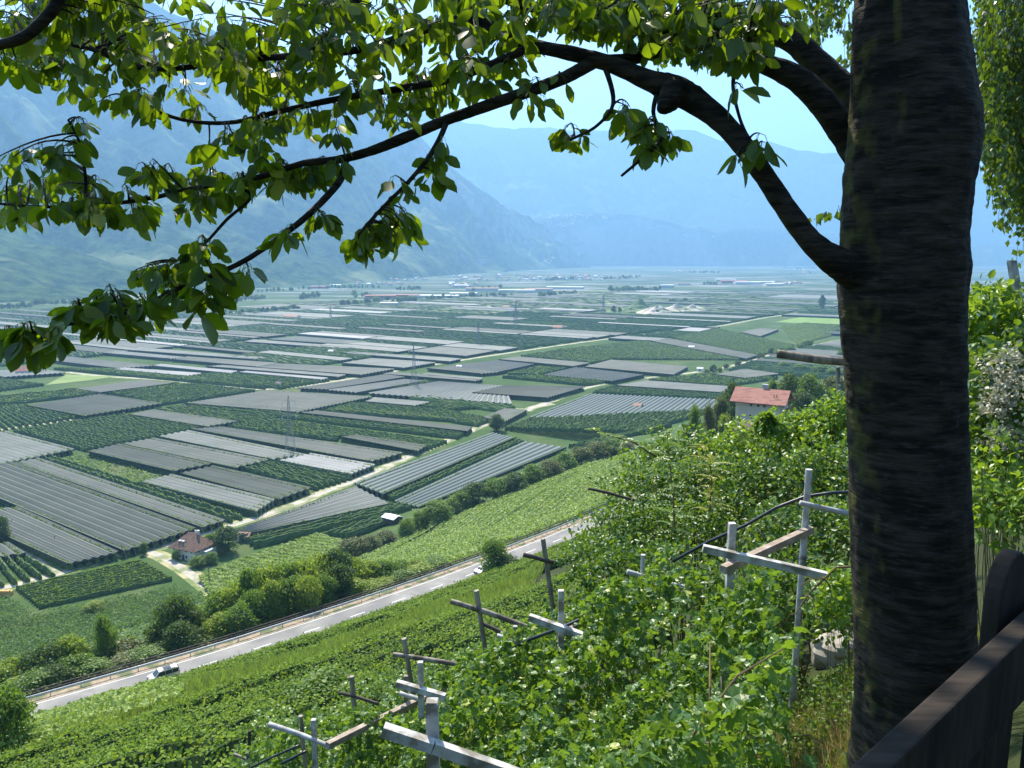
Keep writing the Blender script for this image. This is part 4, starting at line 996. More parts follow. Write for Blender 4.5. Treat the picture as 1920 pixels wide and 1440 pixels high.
# poles
def pole(px, base, top, label, arm=False, r=.13, insul=False, d=None):
    p = on_ground(px, base); h = top_height(p, top); o = empty('utility_pole', p, label, 'pole')
    MB().tube([(0, 0, -.5), (0, 0, h)], [r, r * .75], 8).obj('shaft', oldwood, o)
    MB().beam((-.5, 0, h - .4), (.5, 0, h - .4), .1, .1).obj('crossarm', oldwood, o)
pole(230, 1049, 1022, 'wooden pole where two tracks meet left of the farmhouse')
pole(104, 1024, 1004, 'short pole sticking out of the grey net')
pole(393, 1100, 1064, 'thin pole at the edge of the bright pergola vineyard')

# ---- lattice pylons
steel = mat('galvanised_lattice', (.22, .25, .26), .6, .4)
insm = mat('insulator_glass', (.8, .85, .85), .2, .6)
def pylon(px, base, top, label, th=.22, detail=True):
    p = on_ground(px, base); h = top_height(p, top); o = empty('pylon', p, label, 'pylon', 'lattice pylons crossing the plain', rz=math.radians(25))
    def half(z): return np.interp(z / h, [0, .45, .8, 1], [.085 * h, .035 * h, .018 * h, .004 * h])
    lv = np.linspace(0, h, 13 if detail else 7); lg = MB(); br = MB()
    for sx_, sy_ in ((-1, -1), (1, -1), (1, 1), (-1, 1)):
        for a, b_ in zip(lv[:-1], lv[1:]): lg.beam((sx_ * half(a), sy_ * half(a), a), (sx_ * half(b_), sy_ * half(b_), b_), th, th)
    for a, b_ in zip(lv[:-1], lv[1:]):
        A, B = half(a), half(b_)
        for (x0, y0, x1, y1) in ((-1, -1, 1, -1), (1, -1, 1, 1), (1, 1, -1, 1), (-1, 1, -1, -1)):
            br.beam((x0 * A, y0 * A, a), (x1 * B, y1 * B, b_), th * .5, th * .5); br.beam((x1 * A, y1 * A, a), (x0 * B, y0 * B, b_), th * .5, th * .5)
            br.beam((x0 * B, y0 * B, b_), (x1 * B, y1 * B, b_), th * .5, th * .5)
    lg.obj('leg_frame', steel, o); br.obj('bracing', steel, o)
    for zf, wf in ((.66, .115), (.78, .145), (.90, .115)):
        z = zf * h; w_ = wf * h; am = MB(); am.beam((-w_, 0, z), (w_, 0, z), th * .7, th * .7)
        for s_ in (-1, 1): am.beam((s_ * w_, 0, z), (s_ * half(z), 0, z + .03 * h), th * .6, th * .6)
        ao = am.obj('crossarm', steel, o)
        for s_ in (-1, 1): MB().tube([(s_ * w_, 0, z - .1), (s_ * w_, 0, z - .07 * h)], [.16, .16], 6).obj('insulator', insm, ao)
pylon(545, 850, 742, 'nearest lattice pylon, with white insulators, at the foot of the bluish white strip', .14)
pylon(777, 728, 648, 'second lattice pylon, above the pale strips right of the nearest one', .17)
pylon(897, 650, 603, 'lattice pylon on the far plain above the long straight track', .2, False)
pylon(967, 612, 564, 'faint lattice pylon between two others on the far plain', .35, False)
pylon(1131, 588, 552, 'faint lattice pylon left of the gravel heap', .4, False)
pylon(620, 597, 573, 'smallest pylon, far left of the others', .4, False)

# ------------------------------------------------------------------ trees
TREE_MATS = {
 'locust': leafmat('locust_leaf', (.16, .25, .03), (.27, .35, .05), (.34, .46, .04), .42, .5, .3, (.32, .28, .05), .95),
 'dark': leafmat('dark_leaf', (.03, .075, .018), (.07, .13, .03), (.14, .22, .02), .35, .5, .3),
 'mid': leafmat('mid_leaf', (.075, .15, .022), (.15, .235, .04), (.22, .36, .035), .4, .5, .3),
 'olive': leafmat('olive_leaf', (.08, .12, .04), (.15, .18, .06), (.2, .25, .05), .35, .5, .3, (.26, .17, .06), .93),
}
bark = noisemat('bark', (.06, .05, .035), (.12, .10, .07), 3)
def crown_mesh(kind, seed, nl, lobes, size, shape=(1, 1, 1), hang=0.):
    """unit crown about 1 high and 1 wide on z 0..1: leaf tufts on ragged shells around many lobes"""
    r = np.random.default_rng(seed); Pn = []; Nn = []; per = nl // lobes
    for i in range(lobes):
        h = r.random() ** .8; ang = r.random() * 6.283; rr = .36 * math.sqrt(max(0, 1 - (2 * h - .95) ** 2 * .9)) * r.uniform(.55, 1)
        c = np.array([rr * math.cos(ang) * shape[0], rr * math.sin(ang) * shape[1], .10 + .80 * h]); rad = r.uniform(.11, .22)
        d = r.normal(size=(per, 3)); d /= np.linalg.norm(d, axis=1)[:, None]; d[:, 2] = np.abs(d[:, 2]) * np.where(r.random(per) < .72, 1, -1)
        rd = rad * (1 - .5 * r.random(per) ** 2) * (1 + .35 * (r.random(per) < .12))
        Pn.append(c + d * rd[:, None] * np.array([1, 1, .8])); Nn.append(d)
    P = np.concatenate(Pn); D = np.concatenate(Nn); n = len(P)
    mb = MB(); Z = D + .7 * r.normal(size=(n, 3)) + np.array([0, 0, .25])
    mb.stamp(TUFT, P, frames(r.normal(size=(n, 3)), Z), size * (.55 + .9 * r.random(n))[:, None] * np.ones(3), rnd=r.random(n))
    # dark inner mass so the far side does not shine through everywhere
    return mb.data('crown', TREE_MATS[kind])
def trunk_mesh(seed, forks=4):
    r = np.random.default_rng(seed); mb = MB(); mb.tube([(0, 0, -.1), (.01, 0, .15), (.0, .01, .35)], [.035, .028, .022], 7)
    for i in range(forks):
        a = r.random() * 6.28; mb.tube([(0, 0, .2 + .03 * i), (.1 * math.cos(a), .1 * math.sin(a), .4), (.24 * math.cos(a), .24 * math.sin(a), .68)], [.018, .013, .004], 5, cap=False)
    return mb.data('trunk', bark)
CR = {k: [crown_mesh(k, s_ + 31 * i, 5200, 46, .034) for i in range(3)] for s_, k in enumerate(('locust', 'dark', 'mid', 'olive'))}
CRS = {k: [crown_mesh(k, 90 + s_ + 31 * i, 1500, 30, .06) for i in range(2)] for s_, k in enumerate(('dark', 'mid', 'olive'))}
TK = [trunk_mesh(i) for i in range(3)]
rt = np.random.default_rng(77)
def tree(p, h, wd, kind, label, group=None, small=False, name='tree', cat='tree', d2=None):
    o = empty(name, p, label, cat, group, rz=rt.random() * 6.28)
    c = bpy.data.objects.new('crown', (CRS if small else CR)[kind][rt.integers(0, 2 if small else 3)]); COL.objects.link(c); c.parent = o; c.scale = (wd, d2 or wd, h); c.location = (0, 0, -.02 * h)
    t = bpy.data.objects.new('trunk', TK[rt.integers(0, 3)]); COL.objects.link(t); t.parent = o; t.scale = (min(wd, h), min(wd, h), h * .95)
    return o
def tree_px(px, base, top, wpx, kind, label, group=None, small=False, name='tree', cat='tree'):
    p = on_ground(px, base); h = top_height(p, top); d = project(p)[2][0]; return tree(p, h, wpx * d / F * 1.12, kind, label, group, small, name, cat)
# thicket along the embankment
EMB = [(10, 1235, 'locust'), (48, 1225, 'dark'), (85, 1205, 'dark'), (120, 1196, 'locust'), (152, 1212, 'mid'), (192, 1152, 'mid'), (225, 1205, 'olive'), (258, 1212, 'mid'), (290, 1178, 'dark'), (326, 1118, 'dark'), (352, 1135, 'dark'), (372, 1148, 'locust'),
       (405, 1112, 'locust'), (440, 1090, 'locust'), (470, 1062, 'locust'), (505, 1052, 'locust'), (540, 1050, 'mid'), (572, 1046, 'locust'), (604, 1036, 'locust'), (632, 1030, 'dark'), (662, 1044, 'locust'), (692, 1052, 'locust'), (722, 1052, 'locust'), (752, 1052, 'mid'), (785, 1048, 'locust'), (812, 1044, 'mid')]
EL = {'locust': 'yellow green locust tree in the thicket below the road fence', 'dark': 'dark green broadleaf tree in the thicket below the road fence', 'mid': 'mid green bush in the thicket below the road fence', 'olive': 'brownish olive bush in the thicket below the road fence'}
for i, (px, top, k) in enumerate(EMB):
    for row, (s_, tp) in enumerate(((-9.5, 26), (-16, 0))):
        if row == 0 and px in (192,): continue
        p = at_s(px + (7 if row == 0 else 0), s_ - 3.5 * (rt.random())); h = max(3.0, top_height(p, top + tp * (1 + rt.random() * .8)))
        wd = (4.2 if px == 192 else 8.5) * rt.uniform(.8, 1.15) * (.85 if row == 0 else 1)
        kk = k if rt.random() < .8 else 'mid'
        tree(p, h, wd, kk, EL[kk], 'trees in the embankment thicket: ' + kk)
# row of bushes between the vineyard slope and the nets
for px, base, top, wp, k in [(660, 1050, 1010, 60, 'olive'), (690, 1040, 1004, 50, 'olive'), (722, 1022, 996, 46, 'olive'), (762, 1012, 972, 34, 'mid'), (786, 1000, 958, 36, 'mid'), (818, 988, 938, 62, 'mid'), (862, 966, 922, 52, 'mid'), (893, 952, 905, 56, 'dark'), (930, 940, 895, 52, 'mid'), (965, 928, 886, 50, 'dark'), (1000, 914, 870, 50, 'mid'),
                          (1032, 902, 862, 50, 'olive'), (1060, 888, 848, 50, 'mid'), (1090, 876, 838, 50, 'olive'), (1120, 866, 828, 50, 'olive'), (1150, 858, 822, 50, 'mid'), (1180, 850, 826, 50, 'olive'), (1215, 846, 828, 50, 'mid')]:
    tree_px(px, base, top, wp, k, {'mid': 'round green bush in the slanting row above the dark teal net', 'dark': 'dark bush in the slanting row above the dark teal net', 'olive': 'brownish bush in the slanting row above the dark teal net'}[k], 'bushes in the slanting row: ' + k, name='bush', cat='bush')
for a in [(932, 808, 775, 30, 'dark', 'lone dark tree standing at the farm track fork'), (424, 1035, 988, 52, 'dark', 'dark garden tree right of the farmhouse'), (398, 1032, 1000, 30, 'mid', 'lighter garden tree touching the farmhouse wall'), (270, 1040, 1018, 15, 'dark', 'small round tree at the farmhouse crossing'),
          (330, 1052, 1030, 14, 'mid', 'small shrub before the farmhouse wall'), (372, 1062, 1042, 34, 'mid', 'bush bed in front of the farmhouse'), (396, 1056, 1036, 26, 'mid', 'rounded shrub in the farmhouse garden corner'),
          (178, 1148, 1128, 40, 'locust', 'bright yellow green bush amid the dark orchard rows'), (2, 1020, 968, 40, 'dark', 'dark tree at the photo edge by the netted orchard'),
          (900, 1080, 1015, 0, 'mid', '')]:
    if a[3]: tree_px(*a)
# bush beside the car, on the near verge
p = at_s(928, 5.5); tree(p, top_height(p, 1012), 7.2, 'mid', 'large round bush hiding part of the silver car', name='bush', cat='bush')
p = at_s(952, 8); tree(p, top_height(p, 1042), 6, 'dark', 'dark bush right of the large round one by the road', name='bush', cat='bush')
# trees round the hillside house
for px, topy, d, wm, k, lab in [(1372, 712, 262, 9, 'dark', 'tall dark tree touching the left side of the cream house'), (1352, 742, 240, 7, 'olive', 'olive tree left of the cream house'), (1304, 760, 225, 5.5, 'mid', 'small round tree, leftmost by the cream house'), (1330, 752, 232, 5, 'olive', 'bare-looking brownish tree left of the cream house'),
                               (1360, 772, 220, 5, 'locust', 'small yellow tree before the cream house'), (1478, 697, 285, 12, 'dark', 'big dark tree behind the roof of the cream house'), (1518, 700, 278, 13, 'mid', 'big green tree right of the cream house'), (1505, 735, 262, 11, 'dark', 'dark tree against the right gable of the cream house'), (1560, 702, 300, 14, 'olive', 'olive tree beside the trunk behind the cream house'), (1445, 712, 300, 8, 'mid', 'tree showing above the chimney of the cream house'), (1292, 790, 215, 5, 'dark', 'low dark shrub below the small round tree')]:
    p = at(px, 760, d); p[2] = gz(p[0], p[1]); tree(p, max(3, top_height(p, topy)), wm, k, lab)
# distant poplar and plain trees
tree_px(1540, 581, 553, 14, 'dark', 'dark poplar beside the long straight track, far right', small=True)
for px, base, top, wp, k in [(1512, 650, 636, 26, 'mid'), (1500, 655, 643, 16, 'mid'), (1445, 665, 652, 18, 'dark'), (1425, 673, 662, 18, 'dark'), (1384, 688, 676, 14, 'dark'), (1362, 692, 682, 13, 'dark'), (1338, 700, 684, 16, 'dark'), (1325, 703, 692, 12, 'dark'), (1575, 670, 657, 14, 'mid'), (1350, 698, 688, 10, 'mid'), (1150, 585, 573, 11, 'dark'), (1162, 586, 576, 9, 'dark'), (1232, 588, 580, 8, 'dark'), (1480, 660, 648, 22, 'mid'),
                          (1460, 668, 655, 20, 'mid'), (1540, 700, 682, 40, 'mid'), (1500, 696, 682, 30, 'mid'), (1470, 690, 678, 24, 'mid'), (1565, 706, 690, 34, 'mid')]:
    tree_px(px, base, top, wp, k, 'small dark roadside tree along the pale road' if k == 'dark' else 'grey green roadside tree along the pale road', 'roadside trees on the plain: ' + k, small=True)
# tree belts in front of the towns
BELTS = [([(405, 592), (520, 583), (560, 580)], 40, 9), ([(430, 566), (500, 560)], 14, 12), ([(560, 560), (600, 556)], 10, 14), ([(640, 574), (720, 566), (780, 566)], 22, 12), ([(480, 548), (620, 540), (710, 540)], 34, 12), ([(660, 558), (700, 556)], 6, 15),
         ([(800, 564), (870, 558), (960, 556)], 24, 12), ([(1010, 557), (1080, 551)], 16, 12), ([(1140, 546), (1240, 545)], 26, 14), ([(1020, 527), (1080, 524)], 14, 14), ([(1130, 524), (1200, 520)], 14, 14), ([(1290, 511), (1350, 512)], 14, 14), ([(1320, 534), (1345, 534)], 5, 12), ([(60, 572), (140, 568)], 14, 12), ([(0, 580), (60, 576)], 10, 12), ([(1450, 502), (1530, 503)], 16, 14), ([(880, 545), (940, 541)], 8, 12), ([(740, 545), (790, 542)], 10, 12), ([(1255, 566), (1290, 565)], 8, 8)]
for pts, n, hm in BELTS:
    X = np.array(pts, float)
    for i in range(n):
        t = (i + rt.random()) / n * (len(X) - 1); i0 = int(min(t, len(X) - 2)); q_ = X[i0] * (1 - t + i0) + X[i0 + 1] * (t - i0)
        p = on_z(q_[0], q_[1] + rt.normal() * .7, 0); h = hm * rt.uniform(.6, 1.3)
        tree(p, h, h * rt.uniform(.7, 1.5), 'dark' if rt.random() < .6 else 'mid', 'distant dark tree in the belts before the towns', 'trees in the belts before the towns', small=True)

# ---- towns and warehouses under the mountains
TOWN = [((850, 1180), (516, 527), 70, 9), ((700, 800), (522, 527), 14, 9), ((660, 760), (532, 536), 10, 10), ((845, 900), (533, 540), 16, 9), ((1030, 1110), (404, 410), 0, 9), ((1480, 1570), (505, 515), 22, 9), ((1260, 1300), (507, 511), 8, 9), ((1440, 1500), (530, 534), 10, 9)]
wallp = mat('pale_plaster', (.62, .58, .5)); roofs = [tile_o, tile_r, roof_white, tile_o]
hd = []
for i in range(4):
    mb = wall_box(14, 10, 6, gable=2.6, z0=-1); mb2 = prism_roof(14, 10, 6, 2.8, .6, 'gable', t=.3, mi=1)
    mb.add(mb2.v[0], mb2.f, mi=1); hd.append(mb.data('town_house', [wallp, roofs[i]]))
for (xa, xb), (ya, yb), n, _ in TOWN:
    for i in range(n):
        p = on_z(rt.uniform(xa, xb), rt.uniform(ya, yb), 0); o = bpy.data.objects.new('town_house', hd[rt.integers(0, 4)]); COL.objects.link(o)
        o.location = tuple(p); o.rotation_euler = (0, 0, rt.uniform(0, 3.14)); k_ = rt.uniform(.8, 1.6); o.scale = (k_, k_, rt.uniform(.8, 1.5))
        tag(o, 'distant pale house with pitched roof in the towns under the mountains', 'house', 'houses of the distant towns')
WH = [(715, 562, 80, 40, 12, 'r'), (765, 560, 70, 40, 11, 'r'), (730, 573, 40, 20, 7, 'w'), (830, 559, 90, 40, 8, 'w'), (870, 555, 80, 30, 9, 'w'), (905, 545, 110, 40, 9, 'o'), (955, 548, 70, 30, 8, 'w'), (985, 549, 60, 30, 9, 'w'), (1010, 546, 90, 30, 8, 'o'), (1060, 542, 130, 30, 8, 'w'), (790, 560, 60, 50, 10, 'w'), (1250, 539, 50, 25, 9, 'w'), (1282, 535, 50, 25, 9, 'o'), (1375, 531, 110, 60, 11, 'r'), (1400, 533, 100, 50, 10, 'w'), (1430, 532, 90, 50, 9, 'w'), (1450, 536, 70, 40, 9, 'w'), (1360, 527, 90, 40, 9, 'w'), (600, 541, 60, 30, 8, 'r'), (630, 538, 40, 30, 8, 'w')]
for px, py, w_, d_, h_, c_ in WH:
    mb = wall_box(w_, d_, h_, z0=-1); mb2 = prism_roof(w_, d_, h_, 1.5, .3, 'gable', t=.3, mi=1); mb.add(mb2.v[0], mb2.f, mi=1)
    rfm = {'r': tile_r, 'w': roof_white, 'o': tile_o}[c_]; p = on_z(px, py, 0)
    o = mb.obj('warehouse', [{'r': tile_r, 'w': wallp, 'o': wallp}[c_], rfm]); o.location = tuple(p); o.rotation_euler = (0, 0, math.radians(rt.uniform(-12, 5)))
    tag(o, {'r': 'long red warehouse in the distant industrial strip', 'w': 'long white warehouse in the distant industrial strip', 'o': 'long orange-roofed warehouse in the distant industrial strip'}[c_], 'warehouse', 'distant warehouses: ' + c_.replace('r', 'red').replace('w', 'white').replace('o', 'orange'))
# village on the foothill shoulder: small houses set on the sheet by ray casting
DG = None
def on_mountain(px, py):
    dg = bpy.context.evaluated_depsgraph_get(); r = ray(px, py); r = r / np.linalg.norm(r)
    ok, loc, nrm, idx, ob, mt = SC.ray_cast(dg, Vector((0, 0, CAMZ)) + Vector(r) * 3200, Vector(r))
    return loc if ok and ob.name.startswith(('mountain', 'foothill', 'spur')) else None
for (xa, xb), (ya, yb), n in [((1030, 1110), (402, 410), 34), ((1040, 1085), (420, 428), 12), ((1215, 1240), (425, 430), 5), ((1020, 1040), (484, 496), 8), ((1280, 1340), (440, 446), 6), ((1130, 1150), (405, 410), 5)]:
    for i in range(n):
        l = on_mountain(rt.uniform(xa, xb), rt.uniform(ya, yb))
        if l is None: continue
        o = bpy.data.objects.new('village_house', hd[rt.integers(0, 4)]); COL.objects.link(o); o.location = l; o.rotation_euler = (0, 0, rt.uniform(0, 3.14)); k_ = rt.uniform(1, 2); o.scale = (k_, k_, k_)
        tag(o, 'faint pale house of the village on the mountain shoulder', 'house', 'houses of the mountain village')
# gravel heaps
gm = noisemat('gravel_heap', (.50, .42, .33), (.62, .55, .45), .08, (.28, .3, .18), .05, bump=.5, bdist=2)
for (px, py, w_, d_, h_, lab) in [(a_[0], a_[1], a_[2] * 1.45, a_[3] * 1.6, a_[4] * 1.7, a_[5]) for a_ in [(1262, 585, 90, 45, 9, 'largest pale gravel heap on the plain'), (1230, 587, 55, 35, 8, 'pale gravel heap left of the largest one'), (1296, 583, 60, 40, 6, 'low pale gravel heap right of the largest one'), (1175, 584, 60, 40, 6, 'small sandy heap left of the green mound'), (1198, 582, 50, 40, 12, 'green overgrown mound beside the gravel heaps')]]:
    p = on_z(px, py, 0); k = 22; a, b_ = np.meshgrid(np.linspace(-1, 1, k), np.linspace(-1, 1, k), indexing='ij'); r_ = np.hypot(a, b_)
    z = np.clip(1 - r_ * (.9 + .3 * vnoise(a, b_, .4, px)), -.02, 1) * h_ * (1 + 1.1 * vnoise(a, b_, .25, px + 3)) + vnoise(a, b_, .1, 5) * 1.5 * (r_ < .85)
    mb = MB(); mb.v = [np.stack([a * w_ / 2, b_ * d_ / 2, z - .1], 2).reshape(-1, 3)]; mb.n = k * k; mb.uv = [np.zeros((k * k, 2))]; mb.r = [np.zeros(k * k)]
    q_ = (np.arange(k - 1)[:, None] * k + np.arange(k - 1)[None]).ravel(); mb.f = [('B', np.stack([q_, q_ + k, q_ + k + 1, q_ + 1], 1))]; mb.m = [('B', len(q_), 0)]
    o = mb.obj('gravel_heap', gm if 'green' not in lab else noisemat('overgrown_mound', (.10, .16, .06), (.16, .22, .08), .1)); o.location = tuple(p); tag(o, lab, 'heap')

# ------------------------------------------------------------------ vineyards on the slope
VS = leafmat('slope_vine_leaf', (.12, .21, .03), (.22, .32, .05), (.3, .43, .035), .36, .65, .15, (.22, .26, .05), .96)
# plot rows laid flat: bright pergola vineyard beside the farmhouse
P = sample_area([(372, 1078), (480, 1035), (597, 998), (645, 1012), (640, 1050), (560, 1075), (440, 1112), (412, 1116)], 5.5, up=2)
ph = (P[:, 0] * .51 + P[:, 1] * .86) * 2 * math.pi / 3.2
P[:, 2] += 1.75 + .28 * np.cos(ph) + .3 * rng.random(len(P)); mb = MB(); tufts(mb, P, .55, 2.2)
P2 = sample_area([(372, 1078), (480, 1035), (597, 998), (645, 1012), (640, 1050), (560, 1075), (440, 1112), (412, 1116)], .7, up=2); P2[:, 2] += 1.3; tufts(mb, P2, 1.6, 6)
tag(mb.obj('pergola_vineyard', VL), 'bright pale green pergola vineyard right of the farmhouse', 'vineyard', kind='stuff')
# row vineyard left of the house
def vine_rows_px(px, label, sp=2.2, H=1.8, mat_=VS, W_=.7, per_m=7, size=.5):
    q = [on_ground(x, y, 1) for x, y in px]; q = [np.array([p[0], p[1], gz(p[0], p[1])]) for p in q]; q = [q[0], q[3], q[2], q[1]]
    n = int((np.linalg.norm(q[1] - q[0]) + np.linalg.norm(q[2] - q[3])) / 2 / sp); mb = MB(); rows_mesh(mb, q, n, H * .8, W_, 1.5, lumpy=.3)
    row_leaves(mb, q, n, H, W_, per_m, size); return tag(mb.obj('row_vineyard', [OC, mat_]), label, 'vineyard', kind='stuff')
vine_rows_px([(28, 1100), (262, 1050), (325, 1085), (75, 1138)], 'green row vineyard in front of the grey netted orchard')
for px, dn, m_, lab in [([(-60, 1165), (75, 1142), (330, 1092), (392, 1112), (300, 1150), (150, 1195), (-60, 1235)], 6, OLd, 'dark leafy orchard strip below the row vineyard'),
                   ([(-40, 1105), (20, 1115), (60, 1145), (-40, 1165)], 5, OLd, 'dark leafy orchard corner beside the yellow crates')]:
    P = sample_area(px, dn, up=2); ph = vnoise(P[:, 0], P[:, 1], 2.2, 2) + .5; P[:, 2] += .3 + 2.2 * ph * rng.random(len(P)) ** .5; mb = MB(); tufts(mb, P, .42, .6)
    tag(mb.obj('leafy_orchard', m_), lab, 'orchard', kind='stuff')
P = sample_area([(-60, 1235), (150, 1200), (300, 1155), (400, 1118), (380, 1160), (250, 1200), (100, 1240), (-60, 1275)], 1.2, up=.5); P[:, 2] += .3 * rng.random(len(P)); mb = MB(); tufts(mb, P, .8, 1.5)
tag(mb.obj('grass', OLy), 'pale rough grass below the dark orchard strip', 'grass', kind='stuff')
# pergola vineyard on the slope between road and nets
POLYV = [(600, 1075), (650, 1052), (700, 1030), (800, 990), (900, 945), (1000, 905), (1100, 868), (1200, 840), (1300, 830), (1300, 880), (1180, 925), (1000, 1005), (905, 1038), (800, 1068), (700, 1090)]
P = sample_area(POLYV, 4.2, up=2); s_, _i = sdist(P[:, 0], P[:, 1]); ok = s_ < -8; P, s_ = P[ok], s_[ok]
print('slope vines', len(P))
gap = np.abs(((s_ + 4 * vnoise(P[:, 0], P[:, 1], 40)) / 38) % 1 - .5) < .03
P[:, 2] += np.where(gap, .4, 1.6 + .25 * np.cos(s_ * 2 * math.pi / 3) + .35 * rng.random(len(P)))
mb = MB(); tufts(mb, P, .5, 1.8)
tag(mb.obj('pergola_vineyard', VL), 'bright green pergola vineyard on the slope under the road', 'vineyard', kind='stuff')
# rows between the road and the camera
mbr = MB(); mbg = MB()
tt = np.arange(tA - 40, tB + 30, 1.0); NR = np.array([.68, -.73])
s_rows = list(np.arange(6.4, 37, 2.3)) + list(np.arange(64.5, 104, 2.9))
for k, s0 in enumerate(s_rows):
    C = np.array([road_pt(t, s0) for t in tt]); x, y, d = project(np.c_[C, np.full(len(C), 51 + s0 * .5)]); ok = (x > -120) & (x < 1250); C = C[ok]
    if len(C) < 6: continue
    C = C + NR[None] * (.5 * vnoise(C[:, 0], C[:, 1], 14, k))[:, None]
    hgt = (1.35 if s0 < 37 else 1.5) * (1 + .5 * vnoise(C[:, 0], C[:, 1], 2.1, k)); hgt = np.where(vnoise(C[:, 0], C[:, 1], 9, k + 30) > .33, .35, hgt)
    wd2 = .34 if s0 < 37 else .48
    # solid core added to block light; its dark colour paints the row's inner shade
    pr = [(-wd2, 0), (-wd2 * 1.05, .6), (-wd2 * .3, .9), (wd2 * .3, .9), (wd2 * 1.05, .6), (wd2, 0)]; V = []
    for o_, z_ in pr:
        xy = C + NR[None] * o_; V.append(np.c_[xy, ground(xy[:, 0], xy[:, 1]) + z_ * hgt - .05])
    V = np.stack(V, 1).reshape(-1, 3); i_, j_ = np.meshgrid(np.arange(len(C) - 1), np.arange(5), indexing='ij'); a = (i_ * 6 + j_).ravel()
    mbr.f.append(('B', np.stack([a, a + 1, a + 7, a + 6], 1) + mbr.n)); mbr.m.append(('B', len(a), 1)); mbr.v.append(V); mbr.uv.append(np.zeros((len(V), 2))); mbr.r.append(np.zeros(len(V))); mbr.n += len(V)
    per = 60 if s0 < 37 else 75 if s0 < 60 else 110; cnt = len(C) * per; i = rng.random(cnt) * (len(C) - 1); i0 = i.astype(int); f = (i - i0)
    c = C[i0] * (1 - f)[:, None] + C[i0 + 1] * f[:, None]; hh = hgt[i0] * (1 - f) + hgt[i0 + 1] * f
    th = rng.uniform(-.35, math.pi + .35, cnt); rr_ = 1 + .22 * rng.normal(size=cnt); off = np.cos(th) * wd2 * 1.15 * rr_; zz_ = np.clip(.45 + .55 * np.sin(th) * rr_, .05, 1.35) * hh
    xy = c + NR[None] * off[:, None]; z = ground(xy[:, 0], xy[:, 1]) + zz_
    Z = rdir(cnt) * .75 + np.c_[NR[0] * np.cos(th), NR[1] * np.cos(th), np.sin(th) + .15]
    mbr.stamp(TUFT, np.c_[xy, z], frames(rdir(cnt), Z), ((.22 if s0 < 40 else .17 if s0 < 70 else .13) * (.7 + .6 * rng.random(cnt)))[:, None] * np.ones(3))
OCV = noisemat('vine_row_shade_core', (.012, .03, .008), (.035, .065, .015), 1.5)
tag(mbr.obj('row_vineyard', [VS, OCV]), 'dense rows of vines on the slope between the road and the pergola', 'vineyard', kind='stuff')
# tall grass between the rows
P = sample_area([(-100, 1400), (0, 1330), (200, 1270), (480, 1200), (760, 1120), (950, 1060), (1050, 1030), (1000, 1100), (800, 1200), (560, 1290), (200, 1440), (-100, 1560)], 9, maxn=150000)
P[:, 2] += .15 + .3 * rng.random(len(P)) + .5 * (vnoise(P[:, 0], P[:, 1], 5, 4) > .1); s_, _i = sdist(P[:, 0], P[:, 1]); P = P[((s_ > 36.5) & (s_ < 64)) | ((s_ > 4) & (rng.random(len(P)) < .05))]
mb = MB(); n_ = len(P); Y = rdir(n_) * .5 + np.array([0, 0, 1.]); mb.stamp(RHOMB, P - np.array([0, 0, .2]), frames(Y, rdir(n_)), np.stack([.25 + 0 * P[:, 0], 1.0 + .8 * rng.random(n_), .3 + 0 * P[:, 0]], 1))
GR = leafmat('grass_leaf', (.22, .30, .05), (.36, .42, .09), (.25, .36, .05), .35, .6, .2, (.4, .33, .14), .9)
tag(mb.obj('grass', GR), 'yellow green grass growing between the slope vine rows', 'grass', kind='stuff')
P = sample_area([(-60, 1350), (60, 1325), (180, 1298), (330, 1275), (352, 1300), (250, 1335), (120, 1372), (-60, 1420)], 7, up=1.5, maxn=60000); s_, _i = sdist(P[:, 0], P[:, 1]); P = P[s_ > 5]; P[:, 2] += 1.5 + .5 * rng.random(len(P)) + .6 * vnoise(P[:, 0], P[:, 1], 2.5, 9); mb = MB(); tufts(mb, P, .32, 1.2)
tag(mb.obj('pergola_vineyard', VL), 'pale bright vine canopy at the lower left below the road', 'vineyard', kind='stuff')
# bush at the lower left and the round shrub among the rows
p = at(18, 1370, 62); p[2] = gz(p[0], p[1]); tree(p, top_height(p, 1290), 4.2, 'mid', 'leafy bush at the lower left photo edge', name='bush', cat='bush')
p = on_ground(612, 1345, .2); tree(p, top_height(p, 1262), 4.5, 'mid', 'round yellowish bush below the leftmost trellis posts', name='bush', cat='bush')
# ------------------------------------------------------------------ near slope: ground plants, trellis, shrubs
def ground_pts(lo, hi, dens, pxpoly, up):
    n = int((hi[0] - lo[0]) * (hi[1] - lo[1]) * dens); x = rng.uniform(lo[0], hi[0], n); y = rng.uniform(lo[1], hi[1], n); z = ground(x, y) + up
    px, py, d = project(np.c_[x, y, z]); ok = (d > .5) & inpoly(px, py, pxpoly); return np.c_[x, y, z][ok], px[ok], py[ok]
VN = leafmat('grape_leaf', (.05, .12, .025), (.12, .22, .04), (.24, .40, .03), .36, .42, .5, (.34, .38, .06), .95)
VN2 = leafmat('grape_leaf_sunlit', (.12, .21, .05), (.20, .31, .07), (.26, .40, .04), .3, .38, .6)
canes = noisemat('vine_cane', (.13, .09, .05), (.22, .16, .09), 6)
def leaf_cloud(mb, P, size, tmpl, hang=.5, upn=.9, spread=.35):
    n = len(P); Y = rdir(n) + np.array([0, 0, -hang]); Z = rdir(n) + np.array([0, 0, upn])
    mb.stamp(tmpl, P, frames(Y, Z), size * (1 - spread + 2 * spread * rng.random(n))[:, None] * np.ones(3))
